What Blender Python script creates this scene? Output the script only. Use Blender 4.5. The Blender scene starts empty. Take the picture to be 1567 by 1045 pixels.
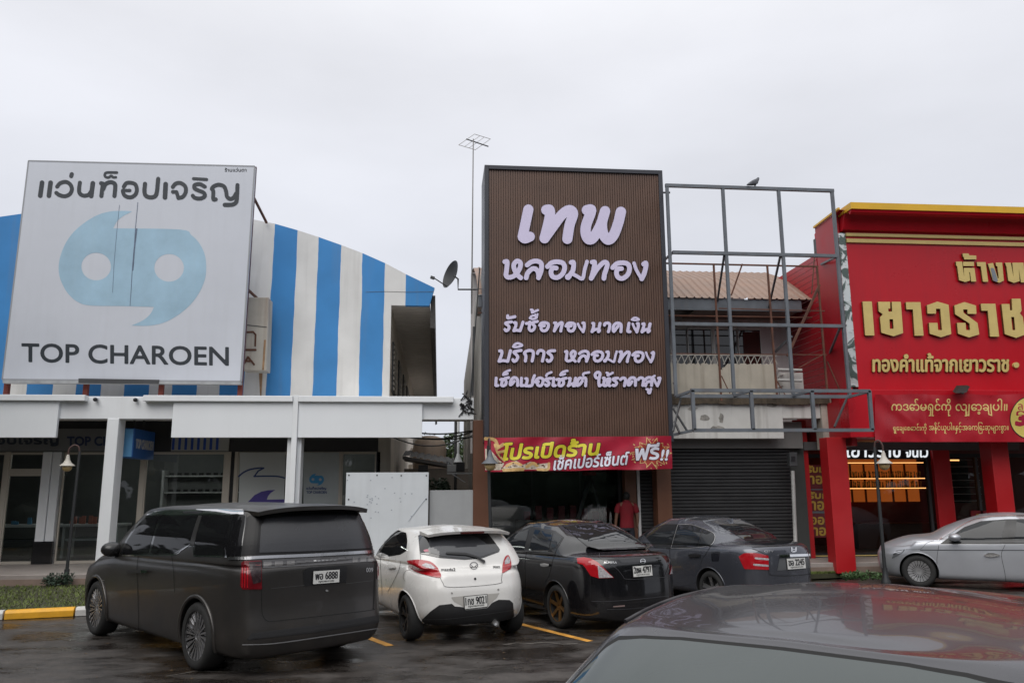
import bpy, bmesh, math, random
import numpy as np
from mathutils import Vector, Matrix
from mathutils.bvhtree import BVHTree
R = math.radians
random.seed(7)
SC = bpy.context.scene
COL = SC.collection

# ---------------------------------------------------------------- camera
FPX, IW, IH = 1210.0, 1567.0, 1045.0
PITCH, YAW, ROLL, EYE = R(10.49), R(5.28), R(-0.33), 2.0
_d = Vector((math.sin(YAW)*math.cos(PITCH), math.cos(YAW)*math.cos(PITCH), math.sin(PITCH)))
_r0 = Vector((math.cos(YAW), -math.sin(YAW), 0)); _u0 = _r0.cross(_d)
_r = _r0*math.cos(ROLL)+_u0*math.sin(ROLL); _u = _r.cross(_d)
CAMPOS = Vector((0, 0, EYE))
cam_data = bpy.data.cameras.new('camera'); cam = bpy.data.objects.new('camera', cam_data); COL.objects.link(cam)
cam_data.sensor_width = 36.0; cam_data.lens = 36.0*FPX/IW; cam_data.clip_end = 2000; cam_data.clip_start = 0.05
cam.matrix_world = Matrix(((_r.x, _u.x, -_d.x, 0), (_r.y, _u.y, -_d.y, 0), (_r.z, _u.z, -_d.z, EYE), (0, 0, 0, 1)))
SC.camera = cam

# ---------------------------------------------------------------- sky and sun (overcast)
SUN_EL, SUN_AZ = R(48), R(205)
W = bpy.data.worlds.new('World'); SC.world = W; W.use_nodes = True
nt = W.node_tree; nt.nodes.clear()
def WN(t, **k):
    n = nt.nodes.new(t)
    for a, b in k.items(): setattr(n, a, b)
    return n
out = WN('ShaderNodeOutputWorld'); bg = WN('ShaderNodeBackground'); nt.links.new(bg.outputs[0], out.inputs[0])
sky = WN('ShaderNodeTexSky', sky_type='NISHITA', sun_disc=False, sun_elevation=SUN_EL, sun_rotation=SUN_AZ, dust_density=4.0, air_density=1.0)
tc = WN('ShaderNodeTexCoord'); sep = WN('ShaderNodeSeparateXYZ'); nt.links.new(tc.outputs['Generated'], sep.inputs[0])
ramp = WN('ShaderNodeValToRGB')                       # overcast sky: a little brighter towards the zenith
e = ramp.color_ramp.elements
e[0].position = 0.0; e[0].color = (.60, .63, .70, 1); e[1].position = 0.9; e[1].color = (1.42, 1.42, 1.42, 1)
m1 = e.new(.28); m1.color = (.715, .735, .80, 1)
m2 = e.new(.5); m2.color = (.79, .80, .85, 1)
nt.links.new(sep.outputs[2], ramp.inputs[0])
noi = WN('ShaderNodeTexNoise'); noi.inputs['Scale'].default_value = 1.9; noi.inputs['Detail'].default_value = 6; noi.inputs['Roughness'].default_value = .5
mp = WN('ShaderNodeMapping'); mp.inputs['Scale'].default_value = (1, 1, 2.6); mp.inputs['Location'].default_value = (3.1, .4, 1.3)
nt.links.new(tc.outputs['Generated'], mp.inputs[0]); nt.links.new(mp.outputs[0], noi.inputs[0])
cr = WN('ShaderNodeMapRange'); cr.inputs['From Min'].default_value = .3; cr.inputs['From Max'].default_value = .7
cr.inputs['To Min'].default_value = 8.9; cr.inputs['To Max'].default_value = 10.6
nt.links.new(noi.outputs[0], cr.inputs[0])
vm = WN('ShaderNodeVectorMath', operation='SCALE'); nt.links.new(ramp.outputs[0], vm.inputs[0]); nt.links.new(cr.outputs[0], vm.inputs['Scale'])
mx = WN('ShaderNodeMix', data_type='RGBA'); mx.inputs[0].default_value = .96
nt.links.new(sky.outputs[0], mx.inputs['A']); nt.links.new(vm.outputs[0], mx.inputs['B'])
nt.links.new(mx.outputs['Result'], bg.inputs[0]); bg.inputs[1].default_value = .1
sd = bpy.data.lights.new('sun', 'SUN'); sd.energy = 1.5; sd.angle = R(50); sd.color = (1, .97, .93)
sun = bpy.data.objects.new('sun', sd); COL.objects.link(sun)
sun.rotation_euler = (math.pi/2-SUN_EL, 0, math.pi-SUN_AZ)
SC.view_settings.view_transform = 'Standard'; SC.view_settings.look = 'None'
SC.view_settings.exposure = 0.14; SC.view_settings.gamma = 1.0
SC.cycles.max_bounces = 8; SC.cycles.transparent_max_bounces = 12
SC.cycles.use_denoising = True

# ---------------------------------------------------------------- rays through the photograph, used to measure things at their real distance
def ray(px, py):
    return _d + _r*((px-IW/2)/FPX) - _u*((py-IH/2)/FPX)
def F(px, py, D):                   # point on the upright plane y = D
    q = ray(px, py); k = D/q.y
    return (q.x*k, EYE+q.z*k)
def F3(px, py, D):
    a = F(px, py, D); return Vector((a[0], D, a[1]))
def G(px, py, z=0):                 # point at height z
    q = ray(px, py); k = (z-EYE)/q.z
    return Vector((q.x*k, q.y*k, z))
def PX(v):
    v = Vector(v)-CAMPOS; k = v.dot(_d)
    return (IW/2+FPX*v.dot(_r)/k, IH/2-FPX*v.dot(_u)/k)

# ---------------------------------------------------------------- materials
def new_mat(name):
    m = bpy.data.materials.new(name); m.use_nodes = True
    return m, m.node_tree, m.node_tree.nodes['Principled BSDF']
def mat(name, col, rough=.6, metal=0., var=.12, vscale=1.5, bump=0., bscale=60., streak=0., streakcol=(.06, .05, .04), spec=.5, coat=0., rvar=.1, emit=None, es=0, coatr=.03):
    m, t, b = new_mat(name)
    N = t.nodes.new; Lk = t.links.new
    b.inputs['Base Color'].default_value = (*col, 1); b.inputs['Roughness'].default_value = rough
    b.inputs['Metallic'].default_value = metal; b.inputs['Specular IOR Level'].default_value = spec
    if coat: b.inputs['Coat Weight'].default_value = coat; b.inputs['Coat Roughness'].default_value = coatr
    if emit: b.inputs['Emission Color'].default_value = (*emit, 1); b.inputs['Emission Strength'].default_value = es
    c = N('ShaderNodeTexCoord')
    if var or streak:
        n = N('ShaderNodeTexNoise'); n.inputs['Scale'].default_value = vscale; n.inputs['Detail'].default_value = 7; n.inputs['Roughness'].default_value = .62
        Lk(c.outputs['Object'], n.inputs['Vector'])
        r = N('ShaderNodeMapRange'); r.inputs[1].default_value = .3; r.inputs[2].default_value = .7
        r.inputs[3].default_value = 1-var; r.inputs[4].default_value = 1+var*.6
        Lk(n.outputs[0], r.inputs[0])
        v = N('ShaderNodeVectorMath'); v.operation = 'SCALE'; v.inputs[0].default_value = col; Lk(r.outputs[0], v.inputs['Scale'])
        last = v.outputs[0]
        if streak:
            mpn = N('ShaderNodeMapping'); mpn.inputs['Scale'].default_value = (5.0, 5.0, .35); Lk(c.outputs['Object'], mpn.inputs[0])
            s = N('ShaderNodeTexNoise'); s.inputs['Scale'].default_value = 1.2; s.inputs['Detail'].default_value = 6; Lk(mpn.outputs[0], s.inputs['Vector'])
            r2 = N('ShaderNodeMapRange'); r2.inputs[1].default_value = .5; r2.inputs[2].default_value = .8; r2.inputs[3].default_value = 0; r2.inputs[4].default_value = streak
            Lk(s.outputs[0], r2.inputs[0])
            mm = N('ShaderNodeMix'); mm.data_type = 'RGBA'; Lk(r2.outputs[0], mm.inputs[0]); Lk(last, mm.inputs['A']); mm.inputs['B'].default_value = (*streakcol, 1)
            last = mm.outputs['Result']
        Lk(last, b.inputs['Base Color'])
        if rvar:
            r3 = N('ShaderNodeMapRange'); r3.inputs[1].default_value = .3; r3.inputs[2].default_value = .7
            r3.inputs[3].default_value = max(0, rough-rvar); r3.inputs[4].default_value = min(1, rough+rvar); Lk(n.outputs[0], r3.inputs[0]); Lk(r3.outputs[0], b.inputs['Roughness'])
    if bump:
        n2 = N('ShaderNodeTexNoise'); n2.inputs['Scale'].default_value = bscale; n2.inputs['Detail'].default_value = 4; Lk(c.outputs['Object'], n2.inputs['Vector'])
        bp = N('ShaderNodeBump'); bp.inputs['Strength'].default_value = bump; bp.inputs['Distance'].default_value = .01; Lk(n2.outputs[0], bp.inputs['Height']); Lk(bp.outputs[0], b.inputs['Normal'])
    return m
def glass_mat(name, tint=(.75, .8, .8), gl=(1, 1, 1), ior=1.5, rough=.0, boost=0.):
    m = bpy.data.materials.new(name); m.use_nodes = True; t = m.node_tree; t.nodes.clear()
    N = t.nodes.new; Lk = t.links.new
    o = N('ShaderNodeOutputMaterial'); mixs = N('ShaderNodeMixShader'); tr = N('ShaderNodeBsdfTransparent'); gs = N('ShaderNodeBsdfGlossy'); fr = N('ShaderNodeFresnel')
    tr.inputs[0].default_value = (*tint, 1); gs.inputs[0].default_value = (*gl, 1); gs.inputs['Roughness'].default_value = rough; fr.inputs[0].default_value = ior
    ad = N('ShaderNodeMath'); ad.operation = 'ADD'; ad.inputs[1].default_value = boost; Lk(fr.outputs[0], ad.inputs[0])
    Lk(ad.outputs[0], mixs.inputs[0]); Lk(tr.outputs[0], mixs.inputs[1]); Lk(gs.outputs[0], mixs.inputs[2]); Lk(mixs.outputs[0], o.inputs[0])
    return m
def glow(name, col, s):
    return mat(name, (.02, .02, .02), emit=col, es=s, var=0)

# ---------------------------------------------------------------- mesh builder
class MB:
    def __init__(self): self.v = []; self.f = []
    def add(self, vs, fs):
        o = len(self.v); self.v += [tuple(p) for p in vs]; self.f += [tuple(i+o for i in f) for f in fs]; return self
    def box(self, x0, x1, y0, y1, z0, z1):
        x0, x1 = sorted((x0, x1)); y0, y1 = sorted((y0, y1)); z0, z1 = sorted((z0, z1))
        return self.add([(x0, y0, z0), (x1, y0, z0), (x1, y1, z0), (x0, y1, z0), (x0, y0, z1), (x1, y0, z1), (x1, y1, z1), (x0, y1, z1)],
                 [(0, 3, 2, 1), (4, 5, 6, 7), (0, 1, 5, 4), (1, 2, 6, 5), (2, 3, 7, 6), (3, 0, 4, 7)])
    def prism(self, pts, vec):
        n = len(pts); vec = Vector(vec); a = [Vector(p) for p in pts]; b = [p+vec for p in a]
        nor = Vector((0, 0, 0))
        for i in range(n): nor += a[i].cross(a[(i+1) % n])
        rev = nor.dot(vec) > 0
        fs = [tuple(range(n)), tuple(range(2*n-1, n-1, -1))]+[(i, i+n, (i+1) % n+n, (i+1) % n) for i in range(n)]
        if rev: fs = [tuple(reversed(f)) for f in fs]
        return self.add(a+b, fs)
    def slab(self, pxs, D, depth):      # outline seen in the photograph, set on plane y=D and given thickness
        return self.prism([F3(x, y, D) for x, y in pxs], (0, depth, 0))
    def bar(self, p, q, w, h=None, up=(0, 0, 1)):
        h = h or w; p = Vector(p); q = Vector(q); d = (q-p).normalized(); up = Vector(up)
        if abs(d.dot(up)) > .95: up = Vector((0, 1, 0)) if abs(d.y) < .9 else Vector((1, 0, 0))
        s = d.cross(up).normalized()*w/2; t = s.cross(d).normalized()*h/2
        vs = [p-s-t, p+s-t, p+s+t, p-s+t, q-s-t, q+s-t, q+s+t, q-s+t]
        return self.add(vs, [(0, 1, 2, 3), (7, 6, 5, 4), (0, 4, 5, 1), (1, 5, 6, 2), (2, 6, 7, 3), (3, 7, 4, 0)])
    def tube(self, pts, r, n=8, cap=True):
        pts = [Vector(p) for p in pts]; rs = r if isinstance(r, (list, tuple)) else [r]*len(pts)
        vs = []; fs = []; prev = None
        for i, p in enumerate(pts):
            d = (pts[min(i+1, len(pts)-1)]-pts[max(i-1, 0)]).normalized()
            if prev is None:
                u = Vector((0, 0, 1)) if abs(d.z) < .9 else Vector((1, 0, 0)); s = d.cross(u).normalized()
            else: s = (prev-d*prev.dot(d)).normalized()
            prev = s; t = d.cross(s)
            for k in range(n):
                a = 2*math.pi*k/n; vs.append(p+(s*math.cos(a)+t*math.sin(a))*rs[i])
        for i in range(len(pts)-1):
            for k in range(n):
                fs.append((i*n+k, i*n+(k+1) % n, (i+1)*n+(k+1) % n, (i+1)*n+k))
        if cap: fs += [tuple(reversed(range(n))), tuple(range((len(pts)-1)*n, len(pts)*n))]
        return self.add(vs, fs)
    def lathe(self, prof, c=(0, 0, 0), n=16, axis='z', cap=True):   # prof: (radius, height)
        c = Vector(c); vs = []; fs = []
        for r, h in prof:
            for k in range(n):
                a = 2*math.pi*k/n; x, y = r*math.cos(a), r*math.sin(a)
                vs.append(c+(Vector((x, y, h)) if axis == 'z' else Vector((x, h, -y)) if axis == 'y' else Vector((h, x, y))))
        for i in range(len(prof)-1):
            for k in range(n): fs.append((i*n+k, i*n+(k+1) % n, (i+1)*n+(k+1) % n, (i+1)*n+k))
        if cap: fs += [tuple(reversed(range(n))), tuple(range((len(prof)-1)*n, len(prof)*n))]
        return self.add(vs, fs)
    def blob(self, c, s, n=10, jit=0., rot=0):
        c = Vector(c); vs = []; fs = []; m = n//2+1
        for i in range(m+1):
            th = math.pi*i/m
            for k in range(n):
                a = 2*math.pi*k/n; j = 1+random.uniform(-jit, jit)
                x, y = math.sin(th)*math.cos(a)*s[0]*j, math.sin(th)*math.sin(a)*s[1]*j
                vs.append(c+Vector((x*math.cos(rot)-y*math.sin(rot), x*math.sin(rot)+y*math.cos(rot), math.cos(th)*s[2]*j)))
        for i in range(m):
            for k in range(n): fs.append((i*n+k, (i+1)*n+k, (i+1)*n+(k+1) % n, i*n+(k+1) % n))
        return self.add(vs, fs)

ORG = {}
WHOLE = {'grass', 'far_trees', 'crown', 'foliage', 'trunk', 'goods', 'display_goods', 'jewellery', 'gold_sparkle', 'jewellery_shadow', 'jewellery_picture', 'jewellery_ground', 'soffit', 'eave_sheet', 'roof', 'roof_sheet', 'roller_shutter', 'side_shutter', 'side_slats', 'balcony_grille', 'slab_edge', 'ribbed_panel', 'cable_tangle', 'scuff', 'stripes', 'louvre', 'rim', 'element', 'kerb_yellow', 'kerb_white', 'parking_line', 'cutter', 'glass_shelf', 'grille', 'body', 'badge', 'led_line', 'light_segment', 'emblem', 'plate_lettering'}
def pieces(mb, tol):
    """groups of faces whose islands lie apart from each other"""
    par = list(range(len(mb.v)))
    def find(a):
        while par[a] != a: par[a] = par[par[a]]; a = par[a]
        return a
    for f in mb.f:
        r = find(f[0])
        for k in f[1:]: par[find(k)] = r
    isl = {}
    for i, f in enumerate(mb.f): isl.setdefault(find(f[0]), []).append(i)
    if len(isl) < 2 or len(isl) > 400: return None
    if tol == 0: return list(isl.values())
    gs = []
    if tol < 0:
        hs = sorted(max(mb.v[k][2] for i in fs for k in mb.f[i])-min(mb.v[k][2] for i in fs for k in mb.f[i]) for fs in isl.values()); tol = max(.02, .55*hs[len(hs)//2])
    for fs in isl.values():
        a = np.array([mb.v[k] for i in fs for k in mb.f[i]]); gs.append([a.min(0)-tol/2, a.max(0)+tol/2, fs])
    ch = True
    while ch:
        ch = False; out_ = []
        for g in gs:
            for h in out_:
                if (g[0] <= h[1]).all() and (h[0] <= g[1]).all():
                    h[0] = np.minimum(h[0], g[0]); h[1] = np.maximum(h[1], g[1]); h[2] = h[2]+g[2]; ch = True; break
            else: out_.append(g)
        gs = out_
    return [g[2] for g in gs] if len(gs) > 1 else None
def build(mb, name, material, parent=None, bev=0., smooth=None, weld=False, local=False):
    """one object; pieces that stand apart from each other become objects of their own under the same parent"""
    if parent is not None and name not in WHOLE and len(mb.f) < 60000:
        ps = pieces(mb, -1 if 'lettering' in name or name in ('shadow_backing', 'letter_side', 'heading', 'subheading', 'text_line') else .03)
        if ps and len(ps) <= 40:
            first = None
            for fs in ps:
                q = MB(); ids = {}
                for i in fs:
                    for k in mb.f[i]:
                        if k not in ids: ids[k] = len(q.v); q.v.append(mb.v[k])
                    q.f.append(tuple(ids[k] for k in mb.f[i]))
                o = build_one(q, name, material, parent, bev, smooth, weld, local); first = first or o
            return first
    return build_one(mb, name, material, parent, bev, smooth, weld, local)
def build_one(mb, name, material, parent=None, bev=0., smooth=None, weld=False, local=False):
    org = Vector((0, 0, 0)) if (parent is None or local) else ORG.get(parent.name, Vector((0, 0, 0)))
    me = bpy.data.meshes.new(name)
    vs = mb.v if org.length == 0 else [(p[0]-org.x, p[1]-org.y, p[2]-org.z) for p in mb.v]
    me.from_pydata(vs, [], mb.f); me.update()
    if weld or bev:
        b = bmesh.new(); b.from_mesh(me)
        bmesh.ops.remove_doubles(b, verts=b.verts, dist=1e-4)
        if bev:
            eds = [e_ for e_ in b.edges if len(e_.link_faces) == 2 and e_.calc_face_angle(0) > .5]
            bmesh.ops.bevel(b, geom=eds, offset=bev, segments=2, affect='EDGES', profile=.5, clamp_overlap=True)
        b.to_mesh(me); b.free()
    if smooth is not None:
        me.polygons.foreach_set('use_smooth', [True]*len(me.polygons)); me.set_sharp_from_angle(angle=R(smooth))
    if isinstance(material, (list, tuple)):
        for q in material: me.materials.append(q)
    else: me.materials.append(material)
    o = bpy.data.objects.new(name, me); COL.objects.link(o)
    if parent: o.parent = parent; ORG[o.name] = org
    else: ORG[o.name] = Vector((0, 0, 0))
    return o
def tag(o, label=None, cat=None, group=None, kind=None):
    if label: o['label'] = label
    if cat: o['category'] = cat
    if group: o['group'] = group
    if kind: o['kind'] = kind
    return o
def thing(name, label, cat, loc=(0, 0, 0), rz=0, group=None):
    o = bpy.data.objects.new(name, None); COL.objects.link(o); o.location = loc; o.rotation_euler.z = rz; o.empty_display_size = .2
    ORG[o.name] = Vector(loc)
    return tag(o, label, cat, group)
def structure(mb, name, m, **k):
    return tag(build(mb, name, m, **k), kind='structure')
def copy_tree(o, parent=None):
    c = o.copy(); COL.objects.link(c)
    if parent: c.parent = parent
    for ch in list(o.children): copy_tree(ch, c)
    return c

# ---------------------------------------------------------------- shapes from distance fields: lettering, emblems, panes
def smooth_line(p, k=6):
    if len(p) < 3: return [tuple(map(float, a)) for a in p]
    P = [np.array(a, float) for a in p]; P = [2*P[0]-P[1]]+P+[2*P[-1]-P[-2]]; o = []
    for i in range(1, len(P)-2):
        a, b, c, d = P[i-1:i+3]
        for t in np.linspace(0, 1, k, endpoint=False):
            o.append(tuple(.5*(2*b+(c-a)*t+(2*a-5*b+4*c-d)*t*t+(3*b-a-3*c+d)*t**3)))
    o.append(tuple(P[-2])); return o
def seg_dist(X, Y, A, B):
    dx, dy = B[:, 0]-A[:, 0], B[:, 1]-A[:, 1]; L2 = np.maximum(dx*dx+dy*dy, 1e-12)
    best = np.full(X.shape, 1e9)
    for i in range(len(A)):
        t = np.clip(((X-A[i, 0])*dx[i]+(Y-A[i, 1])*dy[i])/L2[i], 0, 1)
        best = np.minimum(best, (X-A[i, 0]-t*dx[i])**2+(Y-A[i, 1]-t*dy[i])**2)
    return np.sqrt(best)
def poly_sdf(X, Y, contours):
    wn = np.zeros(X.shape, int); best = np.full(X.shape, 1e9)
    for c in contours:
        c = np.array(c, float); n = np.roll(c, -1, 0)
        for (x0, y0), (x1, y1) in zip(c, n):
            cr_ = (x1-x0)*(Y-y0)-(X-x0)*(y1-y0)
            wn += ((y0 <= Y) & (y1 > Y) & (cr_ > 0)).astype(int)-((y0 > Y) & (y1 <= Y) & (cr_ < 0)).astype(int)
        best = np.minimum(best, seg_dist(X, Y, c, n))
    return np.where(wn != 0, -best, best)
def stroke_sdf(X, Y, lines):        # lines: (points, width) with round ends
    s = np.full(X.shape, 1e9)
    for p, w in lines:
        p = np.array(p, float)
        A, B = (p[:-1], p[1:]) if len(p) > 1 else (p, p)
        s = np.minimum(s, seg_dist(X, Y, A, B)-w/2)
    return s
CASES = {}
def sdf_mesh(mb, S, xs, ys, to3, thick=None, merge=True):
    """polygons where S<0; to3(x,y)->Vector; thick: vector from the face to the back"""
    ny, nx = S.shape; vid = {}; V = []; Fc = []; ok = []
    ins = S < 0
    def corner(i, j):
        k = (0, i, j)
        if k not in vid: vid[k] = len(V); V.append((xs[j], ys[i]))
        return vid[k]
    def cut(i0, j0, i1, j1):
        k = (1, min(i0, i1), min(j0, j1), i0 == i1)
        if k not in vid:
            a, b = S[i0, j0], S[i1, j1]; t = a/(a-b) if a != b else .5; t = min(max(t, .02), .98)
            vid[k] = len(V); V.append((xs[j0]+(xs[j1]-xs[j0])*t, ys[i0]+(ys[i1]-ys[i0])*t))
        return vid[k]
    walls = []
    cnt = ins[:-1, :-1].astype(int)+ins[1:, :-1]+ins[:-1, 1:]+ins[1:, 1:]
    for i in range(ny-1):
        j = 0
        row = cnt[i]
        while j < nx-1:
            c = row[j]
            if c == 0: j += 1; continue
            if c == 4:
                j2 = j
                if merge:
                    while j2+1 < nx-1 and row[j2+1] == 4: j2 += 1
                Fc.append((corner(i, j), corner(i, j2+1), corner(i+1, j2+1), corner(i+1, j))); j = j2+1; continue
            ring = [(i, j), (i, j+1), (i+1, j+1), (i+1, j)]; poly = []; cuts = []
            for a in range(4):
                p, q = ring[a], ring[(a+1) % 4]
                if ins[p]: poly.append(corner(*p))
                if ins[p] != ins[q]:
                    cc = cut(*p, *q); poly.append(cc); cuts.append((cc, ins[p]))
            if len(cuts) == 2:
                Fc.append(tuple(poly))
                a, b = (cuts[0][0], cuts[1][0]) if cuts[0][1] else (cuts[1][0], cuts[0][0]); walls.append((a, b))
            elif len(poly) >= 3: Fc.append(tuple(poly))
            j += 1
    P = [to3(x, y) for x, y in V]
    good = [p is not None for p in P]
    Fc = [f for f in Fc if all(good[k] for k in f)]
    P = [p if p is not None else Vector((0, 0, 0)) for p in P]
    o = len(mb.v)
    mb.v += [tuple(p) for p in P]; mb.f += [tuple(k+o for k in f) for f in Fc]
    if thick is not None and walls:
        tv = Vector(thick); idx = {}
        for a, b in walls:
            if not (good[a] and good[b]): continue
            for k in (a, b):
                if k not in idx: idx[k] = len(mb.v); mb.v.append(tuple(P[k]+tv))
            mb.f.append((a+o, idx[a], idx[b], b+o))
    return P
def grid_for(x0, x1, y0, y1, h):
    m = h*1.5
    return np.arange(x0-m, x1+m+h, h), np.arange(y0-m, y1+m+h, h)
TEXTS = {}
def text_contours(s, shear=0.):
    if s in TEXTS: return TEXTS[s]
    c = bpy.data.curves.new('t', 'FONT'); c.body = s; c.size = 1; c.resolution_u = 4
    o = bpy.data.objects.new('t', c); COL.objects.link(o); bpy.context.view_layer.update()
    cu = o.to_curve(bpy.context.evaluated_depsgraph_get()); res = []
    for sp in cu.splines:
        b = sp.bezier_points; n = len(b); pts = []
        for i in range(n):
            p0, p1 = b[i], b[(i+1) % n]
            a, h1, h2, d_ = p0.co, p0.handle_right, p1.handle_left, p1.co
            k = 1 if (h1-a).length+(h2-d_).length < 1e-4 or abs(((h1-a).cross(d_-a)).length)+abs(((h2-a).cross(d_-a)).length) < 1e-5 else 5
            for q in range(k):
                t = q/k; pt = a*(1-t)**3+h1*3*t*(1-t)**2+h2*3*t*t*(1-t)+d_*t**3; pts.append((pt.x, pt.y))
        if len(pts) > 2: res.append(np.array(pts))
    o.to_curve_clear(); bpy.data.objects.remove(o); bpy.data.curves.remove(c)
    TEXTS[s] = res; return res
def clusters(cs, pad):
    bb = [[c[:, 0].min()-pad, c[:, 0].max()+pad, c[:, 1].min()-pad, c[:, 1].max()+pad] for c in cs]; gs = [[k] for k in range(len(cs))]
    ch = True
    while ch:
        ch = False
        for i in range(len(gs)):
            for j in range(i+1, len(gs)):
                a, b = bb[i], bb[j]
                if a[0] < b[1] and b[0] < a[1] and a[2] < b[3] and b[2] < a[3]:
                    gs[i] += gs[j]; bb[i] = [min(a[0], b[0]), max(a[1], b[1]), min(a[2], b[2]), max(a[3], b[3])]
                    del gs[j]; del bb[j]; ch = True; break
            if ch: break
    return [[cs[k] for k in g] for g in gs]
def put_text(mb, s, box, to3, bold=0., thick=None, shear=0., res=30, rise=0., merge=True):
    """font outlines fitted into box=(x0,x1,y_bottom,y_top) in the sign's own plane; bold grows the strokes with round corners"""
    cs = [c.copy() for c in text_contours(s)]
    for c in cs: c[:, 0] += c[:, 1]*shear
    al = np.vstack(cs); (ax, ay), (bx, by) = al.min(0), al.max(0)
    sx, sy = (box[1]-box[0])/(bx-ax), (box[3]-box[2])/(by-ay)
    for c in cs:
        c[:, 0] = box[0]+(c[:, 0]-ax)*sx; c[:, 1] = box[2]+(c[:, 1]-ay)*sy
        if rise: c[:, 1] += (c[:, 0]-box[0])*rise
    h = abs(box[3]-box[2])/res
    for g in clusters(cs, abs(bold)+h):
        a = np.vstack(g); xs, ys = grid_for(a[:, 0].min()-bold, a[:, 0].max()+bold, a[:, 1].min()-bold, a[:, 1].max()+bold, h)
        X, Y = np.meshgrid(xs, ys); sdf_mesh(mb, poly_sdf(X, Y, g)-bold, xs, ys, to3, thick, merge)
def put_strokes(mb, lines, to3, h, thick=None, merge=True):
    al = np.array([q for p, w in lines for q in p]); w = max(w for p, w in lines)/2
    xs, ys = grid_for(al[:, 0].min()-w, al[:, 0].max()+w, al[:, 1].min()-w, al[:, 1].max()+w, h)
    X, Y = np.meshgrid(xs, ys); sdf_mesh(mb, stroke_sdf(X, Y, lines), xs, ys, to3, thick, merge)
def put_poly(mb, contours, to3, h, thick=None, grow=0., merge=True):
    al = np.vstack([np.array(c, float) for c in contours])
    xs, ys = grid_for(al[:, 0].min()-grow, al[:, 0].max()+grow, al[:, 1].min()-grow, al[:, 1].max()+grow, h)
    X, Y = np.meshgrid(xs, ys); sdf_mesh(mb, poly_sdf(X, Y, contours)-grow, xs, ys, to3, thick, merge)
def on_plane(D):                    # (x, z) of an upright plane
    return lambda x, z: Vector((x, D, z))
def px_plane(D):                    # photograph pixels on an upright plane
    return lambda x, y: F3(x, y, D)
# ================================================================ materials shared by the buildings
m_white = mat('white_render', (.75, .77, .79), .7, var=.06, vscale=.9, streak=.10, streakcol=(.33, .32, .30), bump=.05, bscale=90)
m_whitep = mat('white_panel', (.75, .775, .80), .5, var=.03, vscale=.6, streak=.05, streakcol=(.4, .4, .4))
m_cream = mat('cream_wall', (.42, .39, .34), .75, var=.12, vscale=.8, streak=.3, streakcol=(.16, .13, .10))
m_dkgrey = mat('dark_grey', (.05, .052, .055), .5)
m_black = mat('black_paint', (.012, .012, .014), .45)
m_steelg = mat('grey_steel', (.12, .135, .155), .5, var=.25, vscale=3, streak=.25, streakcol=(.12, .06, .03))
m_rust = mat('rusty_steel', (.13, .055, .035), .85, var=.5, vscale=4)
m_oxide = mat('red_oxide_steel', (.17, .035, .025), .7, var=.3, vscale=4)
m_beige = mat('beige_frame', (.48, .44, .38), .45, var=.05)
m_alu = mat('aluminium', (.5, .5, .5), .35, metal=.8, var=.05)
m_chrome = mat('chrome', (.8, .8, .8), .08, metal=1, var=0)
m_brown = mat('brown_panel', (.115, .045, .022), .5, var=.15, vscale=1.2)
m_glass = glass_mat('shop_glass', (.62, .68, .68), boost=.01)
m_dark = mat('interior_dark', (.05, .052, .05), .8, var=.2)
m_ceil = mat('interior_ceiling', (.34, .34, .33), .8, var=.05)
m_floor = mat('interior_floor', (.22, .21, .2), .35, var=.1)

# ================================================================ ground
def asphalt_mat():
    m, t, b = new_mat('wet_asphalt'); N = t.nodes.new; L = t.links.new
    c = N('ShaderNodeTexCoord')
    def noise(s, d=6, r=.6, w=None):
        n = N('ShaderNodeTexNoise'); n.inputs['Scale'].default_value = s; n.inputs['Detail'].default_value = d; n.inputs['Roughness'].default_value = r
        if w:
            q = N('ShaderNodeMapping'); q.inputs['Scale'].default_value = w; L(c.outputs['Object'], q.inputs[0]); L(q.outputs[0], n.inputs[0])
        else: L(c.outputs['Object'], n.inputs[0])
        return n.outputs[0]
    def rng(i, a, b_, x, y):
        r = N('ShaderNodeMapRange'); r.inputs[1].default_value = a; r.inputs[2].default_value = b_; r.inputs[3].default_value = x; r.inputs[4].default_value = y; L(i, r.inputs[0]); return r.outputs[0]
    wet = rng(noise(.8, 9, .68, (.7, 1.7, 1)), .38, .56, 0, 1)
    fine = noise(55, 3, .7); mid = noise(5, 6, .6)
    cr1 = N('ShaderNodeMix'); cr1.data_type = 'RGBA'; L(wet, cr1.inputs[0]); cr1.inputs['A'].default_value = (.064, .056, .051, 1); cr1.inputs['B'].default_value = (.020, .0165, .0145, 1)
    sc = N('ShaderNodeVectorMath'); sc.operation = 'MULTIPLY'; L(cr1.outputs['Result'], sc.inputs[0])
    f1 = rng(fine, .3, .75, .55, 1.5); f2 = rng(mid, .3, .7, .65, 1.3)
    mu = N('ShaderNodeMath'); mu.operation = 'MULTIPLY'; L(f1, mu.inputs[0]); L(f2, mu.inputs[1]); L(mu.outputs[0], sc.inputs[1])
    L(sc.outputs[0], b.inputs['Base Color'])
    ro = rng(wet, 0, 1, .74, .22); L(ro, b.inputs['Roughness'])
    bp = N('ShaderNodeBump'); bp.inputs['Distance'].default_value = .012; L(rng(wet, 0, 1, .9, .16), bp.inputs['Strength'])
    ad = N('ShaderNodeMath'); ad.operation = 'ADD'; L(fine, ad.inputs[0]); L(mid, ad.inputs[1]); L(ad.outputs[0], bp.inputs['Height']); L(bp.outputs[0], b.inputs['Normal'])
    return m
m_asph = asphalt_mat()
structure(MB().add([(-400, -60, 0), (400, -60, 0), (400, 700, 0), (-400, 700, 0)], [(0, 1, 2, 3)]), 'ground', m_asph)
KA, KB = -30.0, 9.6                                   # the kerb runs slightly askew to the shops
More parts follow.
